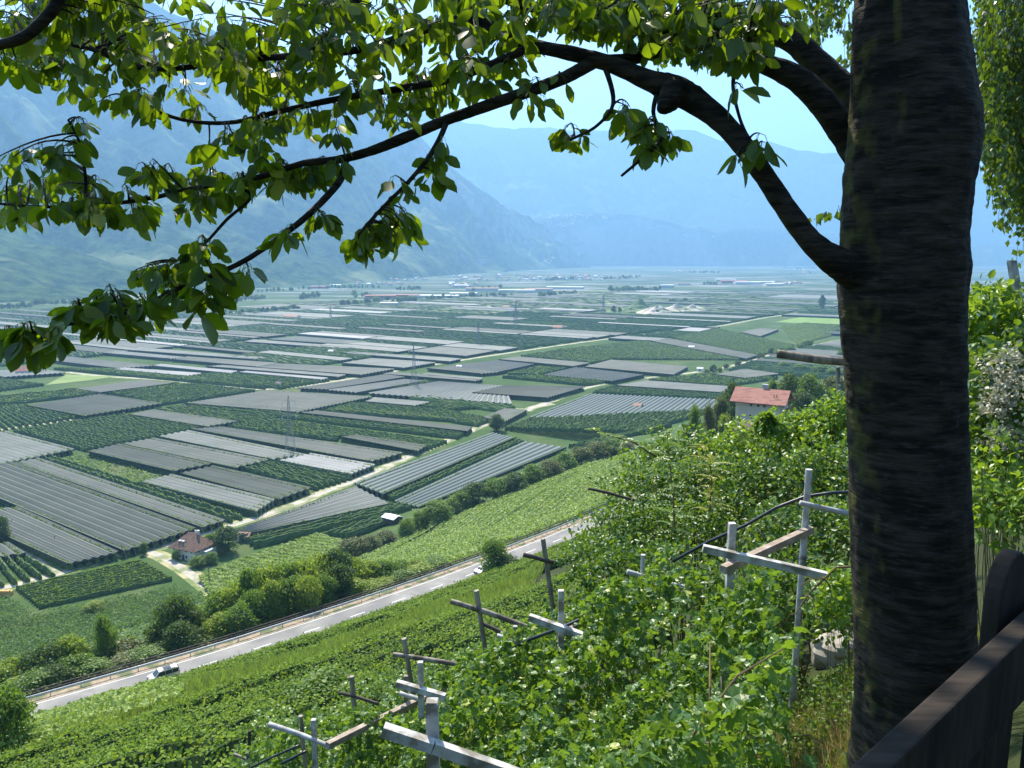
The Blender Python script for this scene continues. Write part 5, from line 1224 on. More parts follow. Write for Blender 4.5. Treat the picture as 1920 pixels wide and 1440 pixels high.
# trellis canopy of the near vines, one plant mass per terrace
NEARP = [(400, 1460), (520, 1395), (640, 1345), (760, 1305), (880, 1240), (960, 1205), (1060, 1150), (1130, 1085), (1290, 1105), (1350, 1090), (1480, 1180), (1490, 1260), (1400, 1330), (1330, 1500)]
for (y0, y1, dn, sz, lab) in [(3.6, 8.2, 900, .078, 'large grape leaves of the lowest trellis bay, closest to the white post'), (8.2, 11.6, 620, .082, 'grape leaves spread over the middle trellis bays'), (11.6, 17, 360, .09, 'grape leaves over the bays behind the crossed beams')]:
    P, px, py = ground_pts((-9, y0), (7, y1), dn, NEARP, 1.9 if y0 < 5 else 2.65)
    lump = vnoise(P[:, 0], P[:, 1], 1.1, 3) * 1.1 + vnoise(P[:, 0], P[:, 1], .45, 8) * .6
    keep = rng.random(len(P)) < np.clip(.62 + 2.0 * lump, 0, 1); P, lump = P[keep], lump[keep]
    P[:, 2] += lump * 1.1 - .6 * rng.random(len(P)) ** 2.2
    P2 = P[rng.random(len(P)) < .4].copy(); P2[:, 2] -= rng.uniform(.5, 1.4, len(P2)); P2[:, :2] += rng.normal(size=(len(P2), 2)) * .15; P = np.concatenate([P, P2])
    mb = MB(); leaf_cloud(mb, P, sz, VINE); o = mb.obj('grapevine', [VN]); tag(o, lab, 'grapevine', kind='stuff')
    cm = MB()
    for i in rng.integers(0, len(P), 22):
        a = P[i]; b_ = a + rdir(1)[0] * .5 + np.array([.2, .2, .05]); cm.tube([a - (0, 0, .1), (a + b_) / 2 + (0, 0, .06), b_], [.008, .007, .004], 5, cap=False)
    cm.obj('cane', canes, o)
# vines farther down, sunlight put into their paler leaf colour
MIDP = [(380, 1470), (480, 1350), (600, 1255), (700, 1180), (800, 1125), (900, 1090), (1020, 1045), (1160, 1000), (1200, 1060), (1080, 1130), (980, 1200), (880, 1240), (640, 1350), (470, 1450)]
P, px, py = ground_pts((-24, 11), (10, 36), 75, MIDP, 1.5)
lump = vnoise(P[:, 0], P[:, 1], 1.6, 5) + .5 * vnoise(P[:, 0], P[:, 1], .6, 6); P[:, 2] += lump * 1.1 - .6 * rng.random(len(P)) ** 2
dd = np.hypot(P[:, 0], P[:, 1]); keep = rng.random(len(P)) < np.clip(1.5 - dd / 32, .1, 1) * np.clip(.8 + lump * 1.2, .1, 1); P = P[keep]; print('mid vines', len(P))
mb = MB(); leaf_cloud(mb, P, .15, VINE, spread=.3); tag(mb.obj('grapevine', [VN2]), 'sunny vines falling away below the trellis posts', 'grapevine', kind='stuff')

# ---- trellis timber and concrete
conc = noisemat('white_concrete', (.44, .43, .425), (.58, .57, .56), 11, (.22, .20, .17), 5, bump=.3, bdist=.004)
greyw = noisemat('weathered_wood', (.20, .17, .14), (.38, .34, .29), 14, (.12, .10, .08), 4, bump=.6, bdist=.01, stretch=(1, 1, .25))
brownw = noisemat('brown_beam', (.26, .20, .16), (.40, .33, .28), 10, bump=.4, bdist=.006)
hose = mat('black_hose', (.02, .025, .035), .35, .5); pipe = noisemat('painted_pipe', (.36, .37, .39), (.48, .49, .50), 8, (.35, .33, .30), 6)
wire = mat('tie_wire', (.03, .03, .03), .5)
def tpost(x0, y0, x1, y1, d, wd, m, lab, sq=True, ext=True):
    wd *= .93
    a = at(x0, y0, d); b_ = at(x1, y1, d); hor = np.linalg.norm(a[:2]); 
    # keep it upright: foot under the head, leaning only as much as the picture shows
    r = ray(x1, y1); t = a[1] / r[1]; b_ = np.array([0, 0, CAMZ]) + r * t
    g = gz(b_[0], b_[1]); dirn = (b_ - a) / np.linalg.norm(b_ - a)
    if ext and b_[2] > g - .3: b_ = b_ + dirn * ((b_[2] - (g - .3)) / max(.3, -dirn[2]))
    mb = MB()
    if sq: mb.beam(b_, a, wd, wd); mb.box(a + (0, 0, .004), (wd * .9, wd * .9, .01))
    else:
        k = 7; pts = [b_ + (a - b_) * i / k for i in range(k + 1)]; mb.tube(pts, [wd / 2 * (1.08 - .1 * i / k) for i in range(k + 1)], 10, jit=.04, seed=int(x0))
    o = mb.obj('trellis_post', m, loc=b_); tag(o, lab, 'post', 'trellis posts on the near slope')
    tb = MB(); c = a + (b_ - a) * .3
    for q_ in (0, .025): tb.tube([c + np.array([math.cos(t_) * wd * .73, math.sin(t_) * wd * .73, q_ + .01 * math.sin(2 * t_)]) for t_ in np.linspace(0, 6.28, 9)], .004, 5, cap=False)
    tb.v = [v - b_ for v in tb.v]; w_ = tb.data('tie_wire', wire); wo = bpy.data.objects.new('tie_wire', w_); COL.objects.link(wo); wo.parent = o
    return o
def tbeam(pts, wd, m, lab, sq=True, name='trellis_beam', cat='beam', jit=.03, taper=1.0, group='beams of the near trellis'):
    wd *= .9
    Pq = [at(*p) for p in pts]; mb = MB()
    if sq:
        for a, b_ in zip(Pq[:-1], Pq[1:]): mb.beam(a, b_, wd, wd)
    else:
        fine = []; 
        for a, b_ in zip(Pq[:-1], Pq[1:]): fine += [a + (b_ - a) * i / 5 for i in range(5)]
        fine.append(Pq[-1]); mb.tube(fine, np.linspace(wd / 2, wd / 2 * taper, len(fine)), 9, jit=jit, seed=int(pts[0][0])); mb.smooth = True
    return tag(mb.obj(name, m, loc=Pq[0]), lab, cat, group)
PS = [(810, 1315, 813, 1440, 6.2, .1, conc, 'thick white square post at the bottom of the view', True),
      (1517, 880, 1496, 1175, 9.0, .082, conc, 'tallest white post, beside the big trunk', False), (1373, 982, 1362, 1200, 8.2, .078, conc, 'white post crossed by the long lilac grey beam', True),
      (1206, 1040, 1203, 1110, 11.0, .07, conc, 'short white post with a weathered white pipe across it', False), (1052, 1108, 1052, 1200, 10.0, .078, conc, 'white post above the black hose, middle of the trellis', True),
      (966, 1175, 969, 1240, 10.8, .066, conc, 'small white post left of the middle one', True), (893, 1107, 912, 1232, 12.0, .085, greyw, 'leaning grey wooden post with a long rough pole', False),
      (1018, 1010, 1031, 1100, 14.0, .095, greyw, 'grey wooden post highest up the slope vineyard edge', False), (757, 1197, 771, 1280, 12.4, .085, greyw, 'grey wooden post behind the pair of white ones', False),
      (788, 1242, 790, 1335, 10.0, .075, conc, 'right one of the pair of white posts', True), (761, 1268, 762, 1340, 11.0, .062, greyw, 'left shorter one of the paired posts', True),
      (659, 1268, 668, 1362, 13.0, .085, greyw, 'lone grey wooden post with a dark thin pole', False), (588, 1350, 590, 1402, 10.5, .07, conc, 'short white post at the end of the pale timber', True),
      (564, 1342, 567, 1375, 11.4, .065, greyw, 'stubby brown post behind the pale pipe', False), (468, 1370, 466, 1440, 14.0, .06, oldwood, 'thin dark stake, leftmost of the trellis', False),
      (1571, 688, 1573, 765, 20.5, .11, greyw, 'wooden stake standing above the shrubs beside the trunk', False), (1897, 490, 1911, 575, 7.0, .062, conc, 'slanting concrete post right of the trunk', True)]
for a in PS: tpost(*a)
BS = [([(718, 1368, 6.12), (812, 1399, 6.12), (960, 1450, 6.3), (1080, 1495, 6.5)], .095, conc, 'thick white beam fixed to the nearest square post', True),
      ([(1318, 1028, 8.1), (1604, 1092, 7.9), (1700, 1112, 7.9)], .08, conc, 'long lilac grey beam running behind the trunk', True),
      ([(1356, 1068, 8.1), (1520, 993, 9.1)], .085, brownw, 'brownish beam slanting up between two white posts', True),
      ([(1500, 943, 8.9), (1604, 966, 8.9), (1720, 985, 8.9)], .07, pipe, 'round white beam near the top of the tallest post', False),
      ([(1176, 1072, 11), (1240, 1092, 11), (1312, 1108, 11)], .085, pipe, 'weathered white pipe across the short post', False),
      ([(992, 1157, 9.95), (1092, 1192, 9.8)], .085, conc, 'white beam across the middle post', True), ([(1048, 1190, 10.1), (1120, 1156, 10.9)], .08, brownw, 'pale plank half hidden behind the middle post', True),
      ([(932, 1192, 10.8), (990, 1211, 10.7)], .075, pipe, 'short white pipe across the small post', False),
      ([(845, 1127, 11.95), (920, 1150, 11.95), (1000, 1180, 11.9)], .09, greyw, 'rough grey pole across the leaning post', False), ([(903, 1168, 12.1), (960, 1195, 12)], .07, oldwood, 'dark crooked strut below the rough grey pole', False),
      ([(981, 1040, 13.9), (1000, 1044, 13.9), (1038, 1055, 13.9)], .09, oldwood, 'dark gnarled stick across the highest wooden post', False),
      ([(737, 1227, 12.3), (800, 1236, 12.3), (895, 1252, 12.2)], .08, greyw, 'long thin brown pole behind the paired posts', False),
      ([(744, 1281, 9.95), (835, 1307, 9.8)], .08, conc, 'upper white beam of the paired posts', True), ([(750, 1300, 10.9), (795, 1314, 10.8)], .07, pipe, 'lower white pipe of the paired posts', False),
      ([(614, 1398, 9.9), (700, 1355, 10.5), (806, 1304, 11.2)], .085, brownw, 'long pale timber climbing from the lower left', True), ([(832, 1293, 11.3), (868, 1276, 11.7)], .085, brownw, 'visible stub of timber right of the paired posts', True),
      ([(636, 1299, 12.95), (670, 1307, 12.95), (710, 1320, 12.9)], .06, oldwood, 'dark thin pole on the lone wooden post', False),
      ([(504, 1358, 10.6), (560, 1376, 10.5), (618, 1399, 10.3)], .08, pipe, 'tapering white pipe at the lower left', False), ([(438, 1414, 13.9), (478, 1430, 13.9)], .06, greyw, 'thin grey stick on the leftmost stake', False),
      ([(1458, 663, 10.2), (1490, 668, 10.1), (1530, 674, 10), (1590, 679, 10), (1660, 684, 10)], .12, greyw, 'gnarled weathered log sticking out from behind the trunk', False),
      ([(1558, 736, 20.4), (1610, 748, 20.4)], .06, oldwood, 'dark twig on the stake above the shrubs', False), ([(1103, 916, 15), (1140, 924, 15), (1190, 938, 15)], .06, oldwood, 'dark dry stick poking out over the road', False)]
for a in BS: tbeam(*a, taper=.8 if 'tapering' in a[3] else 1)
for pts, wd, lab in [([(1262, 1052, 9.9), (1330, 1015, 9.5), (1400, 984, 9.3), (1455, 952, 9.2), (1510, 931, 9.1), (1560, 924, 9.0), (1610, 922, 9.0), (1720, 930, 9.0)], .042, 'arched black irrigation hose passing behind the tallest white post'), ([(930, 1235, 10.6), (990, 1200, 10.4), (1050, 1178, 10.3), (1110, 1152, 10.3)], .05, 'black hose sloping behind the middle white post'),
                     ([(465, 1442, 11), (510, 1420, 11), (562, 1397, 11)], .035, 'black hose at the lower left under the white pipe'), ([(528, 1432, 10.6), (575, 1408, 10.6)], .04, 'short length of black hose beside the white pipe')]:
    tbeam(pts, wd, hose, lab, False, 'hose', 'hose', 0, group='irrigation hoses')

# ---- shrubs: leaf shells on lumps, with stems down to the ground
SH = leafmat('shrub_leaf', (.04, .10, .02), (.095, .185, .03), (.22, .37, .025), .33, .42, .5, (.30, .36, .05), .96)
SHb = leafmat('bright_shrub_leaf', (.10, .20, .03), (.18, .29, .04), (.30, .46, .03), .4, .4, .5)
DEADL = leafmat('white_blossom', (.38, .37, .28), (.55, .53, .42), (.4, .4, .3), .2)
def shrub(lumps, m, size, per, label, tmpl=OVAL, name='shrub', hollow=.45, hang=.2, group='shrubs on the near bank'):
    mb = MB(); st = MB(); base = None
    for (px, py, d, r) in lumps:
        c = at(px, py, d); n = int(per * r * r); dv = rdir(n); ok = dv[:, 2] > -.75; dv = dv[ok]; n = len(dv)
        fuzz = 1 - hollow * rng.random(n) ** 2 + .22 * rng.random(n) * (rng.random(n) < .25); lum = 1 + .35 * np.sin(dv[:, 0] * 5 + px) * np.sin(dv[:, 1] * 4 + py) + .2 * np.sin(dv[:, 2] * 7)
        P = c + dv * (r * fuzz * lum)[:, None] * np.array([1, 1, .85])
        Y = dv * .6 + rdir(n) * .8 + np.array([0, 0, -hang]); Z = rdir(n) + np.array([0, 0, .8]) + dv * .5
        mb.stamp(tmpl, P, frames(Y, Z), (size * (.6 + .8 * rng.random(n)))[:, None] * np.ones(3))
        g = np.array([c[0] + .2, c[1] + .1, gz(c[0], c[1]) - .1]); base = g if base is None else base
        for k in range(4):
            e = c + rdir(1)[0] * r * .8; st.tube([g + rdir(1)[0] * .1, (g + c) / 2 + rdir(1)[0] * .15, c + (e - c) * .3, e], np.array([.02, .015, .01, .004]) * min(1, r / .6) ** 1.5, 5, cap=False)
    o = empty(name, base, label, 'shrub', group); mb.v = [v - base for v in mb.v]; mb.obj('foliage', m, o); st.v = [v - base for v in st.v]
    s_ = bpy.data.objects.new('stems', st.data('stems', canes)); COL.objects.link(s_); s_.parent = o; return o
shrub([(1240, 875, 19, .85), (1300, 860, 19.5, .8)], SH, .10, 2600, 'leafy shrub at the upper left of the shrub bank')
shrub([(1370, 862, 19, .85), (1440, 838, 19, .8)], SHb, .11, 2300, 'bright green shrub just under the cream house')
shrub([(1500, 838, 18.5, .8), (1560, 812, 18.5, .8), (1575, 785, 18.7, .6), (1620, 800, 18.5, .9), (1500, 805, 18.6, .5)], SHb, .12, 2300, 'sunlit leafy shrub touching the trunk at the bank top')
shrub([(1442, 800, 18, .25), (1438, 785, 18, .16)], SHb, .12, 9000, 'pale shoot rising in front of the cream house wall')
shrub([(1205, 930, 17, .75), (1275, 930, 17, .85)], SH, .085, 3600, 'dense small-leaved shrub above the road end')
shrub([(1350, 925, 17, .9), (1430, 915, 17, .85)], SH, .09, 3400, 'dense shrub in the middle of the bank')
shrub([(1515, 905, 16.5, .9), (1600, 890, 16.5, .9)], SH, .095, 3200, 'broad shrub behind the tallest white post')
shrub([(1150, 1000, 15.5, .62), (1215, 1000, 15.5, .75)], SH, .08, 3800, 'shrub beside the end of the visible road')
shrub([(1300, 1000, 15.5, .75), (1385, 1000, 15.8, .8)], SH, .08, 3400, 'dark hollow shrub behind the black hose')
shrub([(1465, 1010, 13.5, .7), (1560, 1010, 13.5, .8), (1640, 1000, 13.5, .7)], SH, .09, 3200, 'shrub seen between the white posts')
shrub([(1110, 1050, 13.5, .5), (1170, 1075, 13, .6)], SH, .075, 4000, 'small leaved bush left of the short white post')
shrub([(1255, 1075, 12.5, .55), (1320, 1120, 11, .45)], SH, .08, 3800, 'bush under the weathered pipe')
shrub([(1410, 1110, 10.5, .6), (1500, 1110, 10.5, .55), (1590, 1140, 9.5, .5)], SH, .08, 3200, 'shaded bush below the lilac grey beam')
shrub([(1570, 1110, 7.2, .16), (1592, 1080, 7.3, .14), (1555, 1140, 7.2, .14)], SHb, .07, 6000, 'bright young vine shoots against the trunk')
# bank on the right of the trunk
shrub([(1870, 600, 6.2, .28), (1915, 640, 6.2, .32), (1850, 560, 6.4, .14)], SHb, .07, 9000, 'bright feathery shrub right of the trunk')
shrub([(1860, 700, 5.8, .22), (1900, 790, 5.6, .34), (1850, 830, 5.8, .25), (1935, 700, 5.7, .35)], SH, .06, 9000, 'darker creeper on the bank right of the trunk')
shrub([(1880, 900, 5.2, .28), (1920, 960, 5.0, .3), (1855, 960, 5.4, .2)], SHb, .05, 9500, 'low bright growth on the bank above the fence')
shrub([(1890, 690, 5.4, .14), (1905, 740, 5.3, .16), (1870, 760, 5.4, .1), (1890, 820, 5.3, .12)], DEADL, .028, 26000, 'creamy white blossom clusters on the bank', name='blossom_bush')
# pinnate saplings (locust seedlings)
def sapling(pts, label, n_leaf=26, fl=.45, m=SHb):
    Pq = np.array([at(*p) for p in pts]); fine = catmull(np.concatenate([[2 * Pq[0] - Pq[1]], Pq, [2 * Pq[-1] - Pq[-2]]])[:, :], .12) if False else Pq
    st = MB(); g = Pq[0].copy(); st.tube(Pq, np.linspace(.018, .005, len(Pq)), 6); mb = MB()
    for i in range(n_leaf):
        t = (i + .5) / n_leaf * (len(Pq) - 1); i0 = int(min(t, len(Pq) - 2)); b_ = Pq[i0] * (1 - t + i0) + Pq[i0 + 1] * (t - i0)
        a = rng.random() * 6.28; dr = np.array([math.cos(a), math.sin(a), .25]); ll = fl * rng.uniform(.5, 1)
        k = 11; s_ = (np.arange(k) + 1) / k; mid = b_ + dr * ll * s_[:, None] - np.array([0, 0, 1.]) * (s_ ** 2 * ll * .35)[:, None]
        side = np.cross(dr, [0, 0, 1]); side /= np.linalg.norm(side); st.tube(mid[::3], .003, 4, cap=False)
        for sg in (-1, 1):
            Y = np.tile(side * sg + dr * .3 - np.array([0, 0, .15]), (k, 1)); Z = np.tile(np.array([0, 0, 1.]), (k, 1)) + rdir(k) * .35
            mb.stamp(OVAL, mid, frames(Y, Z), np.full((k, 3), 1.) * (.06 * (1.15 - .5 * s_))[:, None])
    o = empty('sapling', g, label, 'sapling'); mb.v = [v - g for v in mb.v]; mb.obj('foliage', m, o); st.v = [v - g for v in st.v]; s2 = bpy.data.objects.new('stem', st.data('stem', canes)); COL.objects.link(s2); s2.parent = o
sapling([(1265, 1000, 14.5), (1262, 930, 14.4), (1255, 860, 14.3), (1250, 806, 14.2)], 'tall locust seedling rising left of the cream house', 34, .75)
sapling([(1235, 860, 14.5), (1190, 830, 14.4), (1130, 812, 14.2), (1110, 806, 14.1)], 'leafy locust spray reaching left over the plain', 16, .35)
sapling([(1330, 960, 14.5), (1335, 890, 14.4), (1322, 835, 14.3)], 'yellowish locust seedling in the middle of the bank', 24, .6, leafmat('yellowing_leaf', (.28, .33, .03), (.36, .36, .04), (.5, .5, .03), .4))
# ---- tall weeds, dry grass and stones around the trunk foot
wd_l = leafmat('weed_leaf', (.05, .11, .02), (.12, .2, .03), (.2, .34, .02), .35, .5, .4)
for i in range(22):
    px = rng.uniform(1270, 1520); b_ = at(px + rng.uniform(-20, 60), rng.uniform(1330, 1480), rng.uniform(3.9, 5.4)); b_[2] = gz(b_[0], b_[1]) - .05
    h = rng.uniform(.9, 1.9); lean = np.array([rng.normal() * .22 - .12, rng.normal() * .1, 0]); K = 7
    if not (top_height(b_, 1040) > h): h = max(.5, top_height(b_, 1060))
    pts = [b_ + lean * (k / K) ** 1.5 * h + np.array([0, 0, h * k / K]) for k in range(K + 1)]
    st = MB(); st.tube(pts, np.linspace(.006, .0025, K + 1), 5); mb = MB(); n = 46
    t = rng.random(n) ** .7 * K; i0 = t.astype(int).clip(0, K - 1); PP = np.array(pts); q_ = PP[i0] * (1 - t + i0)[:, None] + PP[i0 + 1] * (t - i0)[:, None]
    leaf_cloud(mb, q_ + rdir(n) * .05, .055, RHOMB, hang=.1); o = empty('weed', b_, 'tall thin-stemmed weed in front of the grape leaves', 'weed', 'tall weeds left of the trunk'); mb.v = [v - b_ for v in mb.v]; mb.obj('foliage', wd_l, o)
    st.v = [v - b_ for v in st.v]; s2 = bpy.data.objects.new('stem', st.data('stem', oldwood)); COL.objects.link(s2); s2.parent = o
BLADE = (np.array([[-.5, 0, 0], [.5, 0, 0], [.4, .5, .1], [0, 1, .45], [-.4, .5, .1]]), [[0, 1, 2, 4], [4, 2, 3]])
def grass_area(n, pxpoly, m, hmin, hmax, lab, lo=(-1, 2.2), hi=(6, 9), wd=.008):
    x = rng.uniform(lo[0], hi[0], n * 6); y = rng.uniform(lo[1], hi[1], n * 6); z = ground(x, y); px, py, d = project(np.c_[x, y, z]); ok = inpoly(px, py, pxpoly); P = np.c_[x, y, z][ok][:n]; k = len(P)
    h = rng.uniform(hmin, hmax, k); Y = rdir(k) * .45 + np.array([0, 0, 1.]); mb = MB(); mb.stamp(BLADE, P, frames(Y, rdir(k)), np.stack([np.full(k, wd) * rng.uniform(.6, 1.5, k), h, h], 1)); tag(mb.obj('grass', m), lab, 'grass', kind='stuff')
drym = leafmat('dry_grass_blade', (.30, .19, .09), (.48, .34, .18), (.4, .28, .12), .35)
greenb = leafmat('green_grass_blade', (.08, .17, .02), (.16, .28, .04), (.25, .42, .03), .4)
grass_area(16000, [(1180, 1320), (1480, 1180), (1700, 1150), (1720, 1400), (1600, 1700), (1100, 1700)], greenb, .08, .32, 'green grass around the trunk foot')
grass_area(12000, [(1380, 1200), (1620, 1130), (1720, 1300), (1560, 1500), (1330, 1450)], drym, .1, .4, 'dry brown grass left of the trunk foot')
grass_area(5000, [(1820, 840), (2000, 800), (2000, 1200), (1820, 1200)], drym, .06, .25, 'dry straw on the bank right of the trunk')
grass_area(3000, [(1820, 800), (2000, 760), (2000, 1200), (1820, 1200)], greenb, .1, .3, 'green blades on the bank right of the trunk')
def low_cover(n, poly, m, size, lab, lo=(-2, 2.2), hi=(6, 10)):
    x = rng.uniform(lo[0], hi[0], n * 5); y = rng.uniform(lo[1], hi[1], n * 5); z = ground(x, y); px, py, d = project(np.c_[x, y, z]); ok = inpoly(px, py, poly); P = np.c_[x, y, z][ok][:n]
    l_ = vnoise(P[:, 0], P[:, 1], .5, 11); P[:, 2] += np.clip(.22 + l_ * .7, .02, .6) * rng.random(len(P)); mb = MB(); leaf_cloud(mb, P, size, OVAL, .1, 1.1); tag(mb.obj('undergrowth', m), lab, 'undergrowth', kind='stuff')
low_cover(80000, [(380, 1500), (520, 1395), (760, 1305), (960, 1205), (1130, 1085), (1350, 1090), (1500, 1180), (1490, 1330), (1330, 1500)], wd_l, .10, 'shaded undergrowth on the soil under the trellis', (-9, 3), (7, 18))
low_cover(26000, [(1150, 1300), (1350, 1180), (1620, 1120), (1660, 1330), (1660, 1700), (1000, 1700)], wd_l, .05, 'dark low undergrowth below the weeds')
def rock(px, py, d, r, label, sq=(1, 1, .8)):
    c = on_ground(px, py + r * 1500 / d * .6); d2 = project(c)[2][0]; r = r * d2 / d; c[2] += r * .3; k, j = 26, 18; V = []
    for a in range(j + 1):
        for b_ in range(k):
            th = math.pi * a / j; ph = 2 * math.pi * b_ / k; v = np.array([math.sin(th) * math.cos(ph), math.sin(th) * math.sin(ph), math.cos(th)])
            f = 1 + .2 * mnoise.fractal(Vector(v * 1.9) + Vector((px, 0, 0)), 1, 2, 4); V.append(v * r * f * np.array(sq))
    mb = MB(); mb.add(np.array(V), [[a * k + b_, a * k + (b_ + 1) % k, (a + 1) * k + (b_ + 1) % k, (a + 1) * k + b_] for a in range(j) for b_ in range(k)])
    o = mb.obj('boulder', noisemat('pale_rock', (.28, .25, .21), (.40, .36, .31), 6, (.15, .13, .11), 2.5, bump=.5, bdist=.02)); o.location = tuple(c); tag(o, label, 'boulder')
rock(1575, 1212, 5.3, .165, 'pale boulder in the grass left of the trunk', (1.1, .9, .9)); rock(1345, 1395, 5.2, .085, 'pale stone at the bottom under the weeds', (.6, .8, 1.3)); rock(1322, 1262, 5.8, .05, 'small pale stone half hidden by weeds')
# dry branch
db = MB(); D = [at(*p) for p in [(1640, 1066, 5.2), (1600, 1062, 5.2), (1568, 1064, 5.2), (1545, 1085, 5.2), (1515, 1115, 5.3), (1492, 1150, 5.3)]]; db.tube(D, [.009, .009, .008, .008, .006, .004], 6)
for (i, e) in ((3, (1500, 1100, 5.1)), (4, (1530, 1150, 5.2)), (2, (1540, 1110, 5.3)), (5, (1470, 1170, 5.3)), (3, (1560, 1120, 5.2))): db.tube([D[i], (D[i] + at(*e)) / 2 + (0, 0, .03), at(*e)], [.006, .004, .002], 5, cap=False)
tag(db.obj('dry_branch', canes, loc=D[0]), 'dry brown twig arching out beside the trunk', 'branch')

# ------------------------------------------------------------------ fence at the lower right
fw = noisemat('fence_wood', (.020, .015, .011), (.042, .032, .025), 7, (.013, .011, .009), 2, bump=.5, bdist=.006, stretch=(1, 6, 1))
zt = CAMZ - .72; A = on_z(1590, 1440, zt); B = on_z(1925, 1138, zt); dr = (B - A) / np.linalg.norm(B - A); sd_ = np.array([dr[1], -dr[0], 0])
fo = empty('board_fence', A - dr * .4 - (0, 0, 1.0), 'dark wooden board fence with a slanting top rail in the corner', 'fence'); FL = np.array(fo.location)
def bev(o): m = o.modifiers.new('bevel', 'BEVEL'); m.width = .005; m.segments = 2
a, b_ = A - dr * .9 - (0, 0, .075) - FL, B + dr * 1.6 - (0, 0, .075) - FL
bev(MB().beam(a + sd_ * .02, b_ + sd_ * .02, .042, .15).obj('top_rail', fw, fo)); bev(MB().beam(a + sd_ * .02 - (0, 0, .5), b_ + sd_ * .02 - (0, 0, .5), .042, .14).obj('lower_rail', fw, fo))
def board(t, wd):
    c = A + dr * t - sd_ * .027; prof = [(-wd / 2, -1.3), (wd / 2, -1.3)] + [(wd / 2 * math.cos(u), .02 + .085 * math.sin(u)) for u in np.linspace(0, math.pi, 11)]
    f = [c + dr * x + np.array([0, 0, z]) - sd_ * .0 - FL for x, z in prof]; g = [p - sd_ * .035 for p in f]; n = len(f)
    mb = MB(); mb.add(f + g, [list(range(n)), list(range(n, 2 * n))[::-1]] + [[i, n + i, n + (i + 1) % n, (i + 1) % n] for i in range(n)]); bev(mb.obj('board', fw, fo))
tl = np.linalg.norm(B - A)
board(tl + .015, .17); board(tl + .42, .17); board(-.55, .17); 
# ------------------------------------------------------------------ the cherry tree: trunk, limbs, twigs, leaves
cb = mat('cherry_bark', (.09, .075, .06), .85, .25); b = cb.node_tree.nodes['Principled BSDF']
tc = N(cb, 'ShaderNodeTexCoord'); mp = N(cb, 'ShaderNodeMapping'); mp.inputs['Scale'].default_value = (6, 6, 30); L(cb, tc.outputs['Object'], mp.inputs[0])
n1 = N(cb, 'ShaderNodeTexNoise'); n1.inputs['Scale'].default_value = 1; n1.inputs['Detail'].default_value = 8; n1.inputs['Roughness'].default_value = .65; L(cb, mp.outputs[0], n1.inputs['Vector'])
r1 = N(cb, 'ShaderNodeValToRGB'); L(cb, n1.outputs[0], r1.inputs[0]); e = r1.color_ramp.elements; e[0].position = .42; e[0].color = (.010, .008, .005, 1); e[1].position = .64; e[1].color = (.058, .045, .033, 1)
mpb = N(cb, 'ShaderNodeMapping'); mpb.inputs['Scale'].default_value = (14, 14, 90); L(cb, tc.outputs['Object'], mpb.inputs[0])
nb = N(cb, 'ShaderNodeTexNoise'); nb.inputs['Scale'].default_value = 1; nb.inputs['Detail'].default_value = 5; L(cb, mpb.outputs[0], nb.inputs['Vector'])
rb_ = N(cb, 'ShaderNodeValToRGB'); L(cb, nb.outputs[0], rb_.inputs[0]); rb_.color_ramp.elements[0].position = .58; rb_.color_ramp.elements[1].position = .72
nc = N(cb, 'ShaderNodeTexNoise'); nc.inputs['Scale'].default_value = 24; nc.inputs['Detail'].default_value = 6; L(cb, tc.outputs['Object'], nc.inputs['Vector'])
rc_ = N(cb, 'ShaderNodeValToRGB'); L(cb, nc.outputs[0], rc_.inputs[0]); rc_.color_ramp.elements[0].position = .62; rc_.color_ramp.elements[1].position = .78
mxa = N(cb, 'ShaderNodeMixRGB'); L(cb, rb_.outputs[0], mxa.inputs[0]); L(cb, r1.outputs[0], mxa.inputs[1]); mxa.inputs[2].default_value = (.055, .046, .037, 1)
mxb = N(cb, 'ShaderNodeMixRGB'); L(cb, rc_.outputs[0], mxb.inputs[0]); L(cb, mxa.outputs[0], mxb.inputs[1]); mxb.inputs[2].default_value = (.05, .052, .045, 1)
n2 = N(cb, 'ShaderNodeTexNoise'); n2.inputs['Scale'].default_value = 9; n2.inputs['Detail'].default_value = 7; L(cb, tc.outputs['Object'], n2.inputs['Vector'])
geo = N(cb, 'ShaderNodeNewGeometry'); sx = N(cb, 'ShaderNodeSeparateXYZ'); L(cb, geo.outputs['Normal'], sx.inputs[0])
mr = N(cb, 'ShaderNodeMapRange'); mr.inputs[1].default_value = -.72; mr.inputs[2].default_value = -.97; L(cb, sx.outputs['X'], mr.inputs[0])
r2 = N(cb, 'ShaderNodeValToRGB'); L(cb, n2.outputs[0], r2.inputs[0]); r2.color_ramp.elements[0].position = .5; r2.color_ramp.elements[1].position = .6
mu = N(cb, 'ShaderNodeMath', operation='MULTIPLY'); L(cb, mr.outputs[0], mu.inputs[0]); L(cb, r2.outputs[0], mu.inputs[1])
mx = N(cb, 'ShaderNodeMixRGB'); L(cb, mu.outputs[0], mx.inputs[0]); L(cb, mxb.outputs[0], mx.inputs[1]); mx.inputs[2].default_value = (.09, .085, .022, 1); L(cb, mx.outputs[0], b.inputs['Base Color'])
bp = N(cb, 'ShaderNodeBump'); bp.inputs['Strength'].default_value = 1; bp.inputs['Distance'].default_value = .012; L(cb, n1.outputs[0], bp.inputs['Height'])
bp3 = N(cb, 'ShaderNodeBump'); bp3.inputs['Strength'].default_value = .9; bp3.inputs['Distance'].default_value = .006; L(cb, nb.outputs[0], bp3.inputs['Height'])
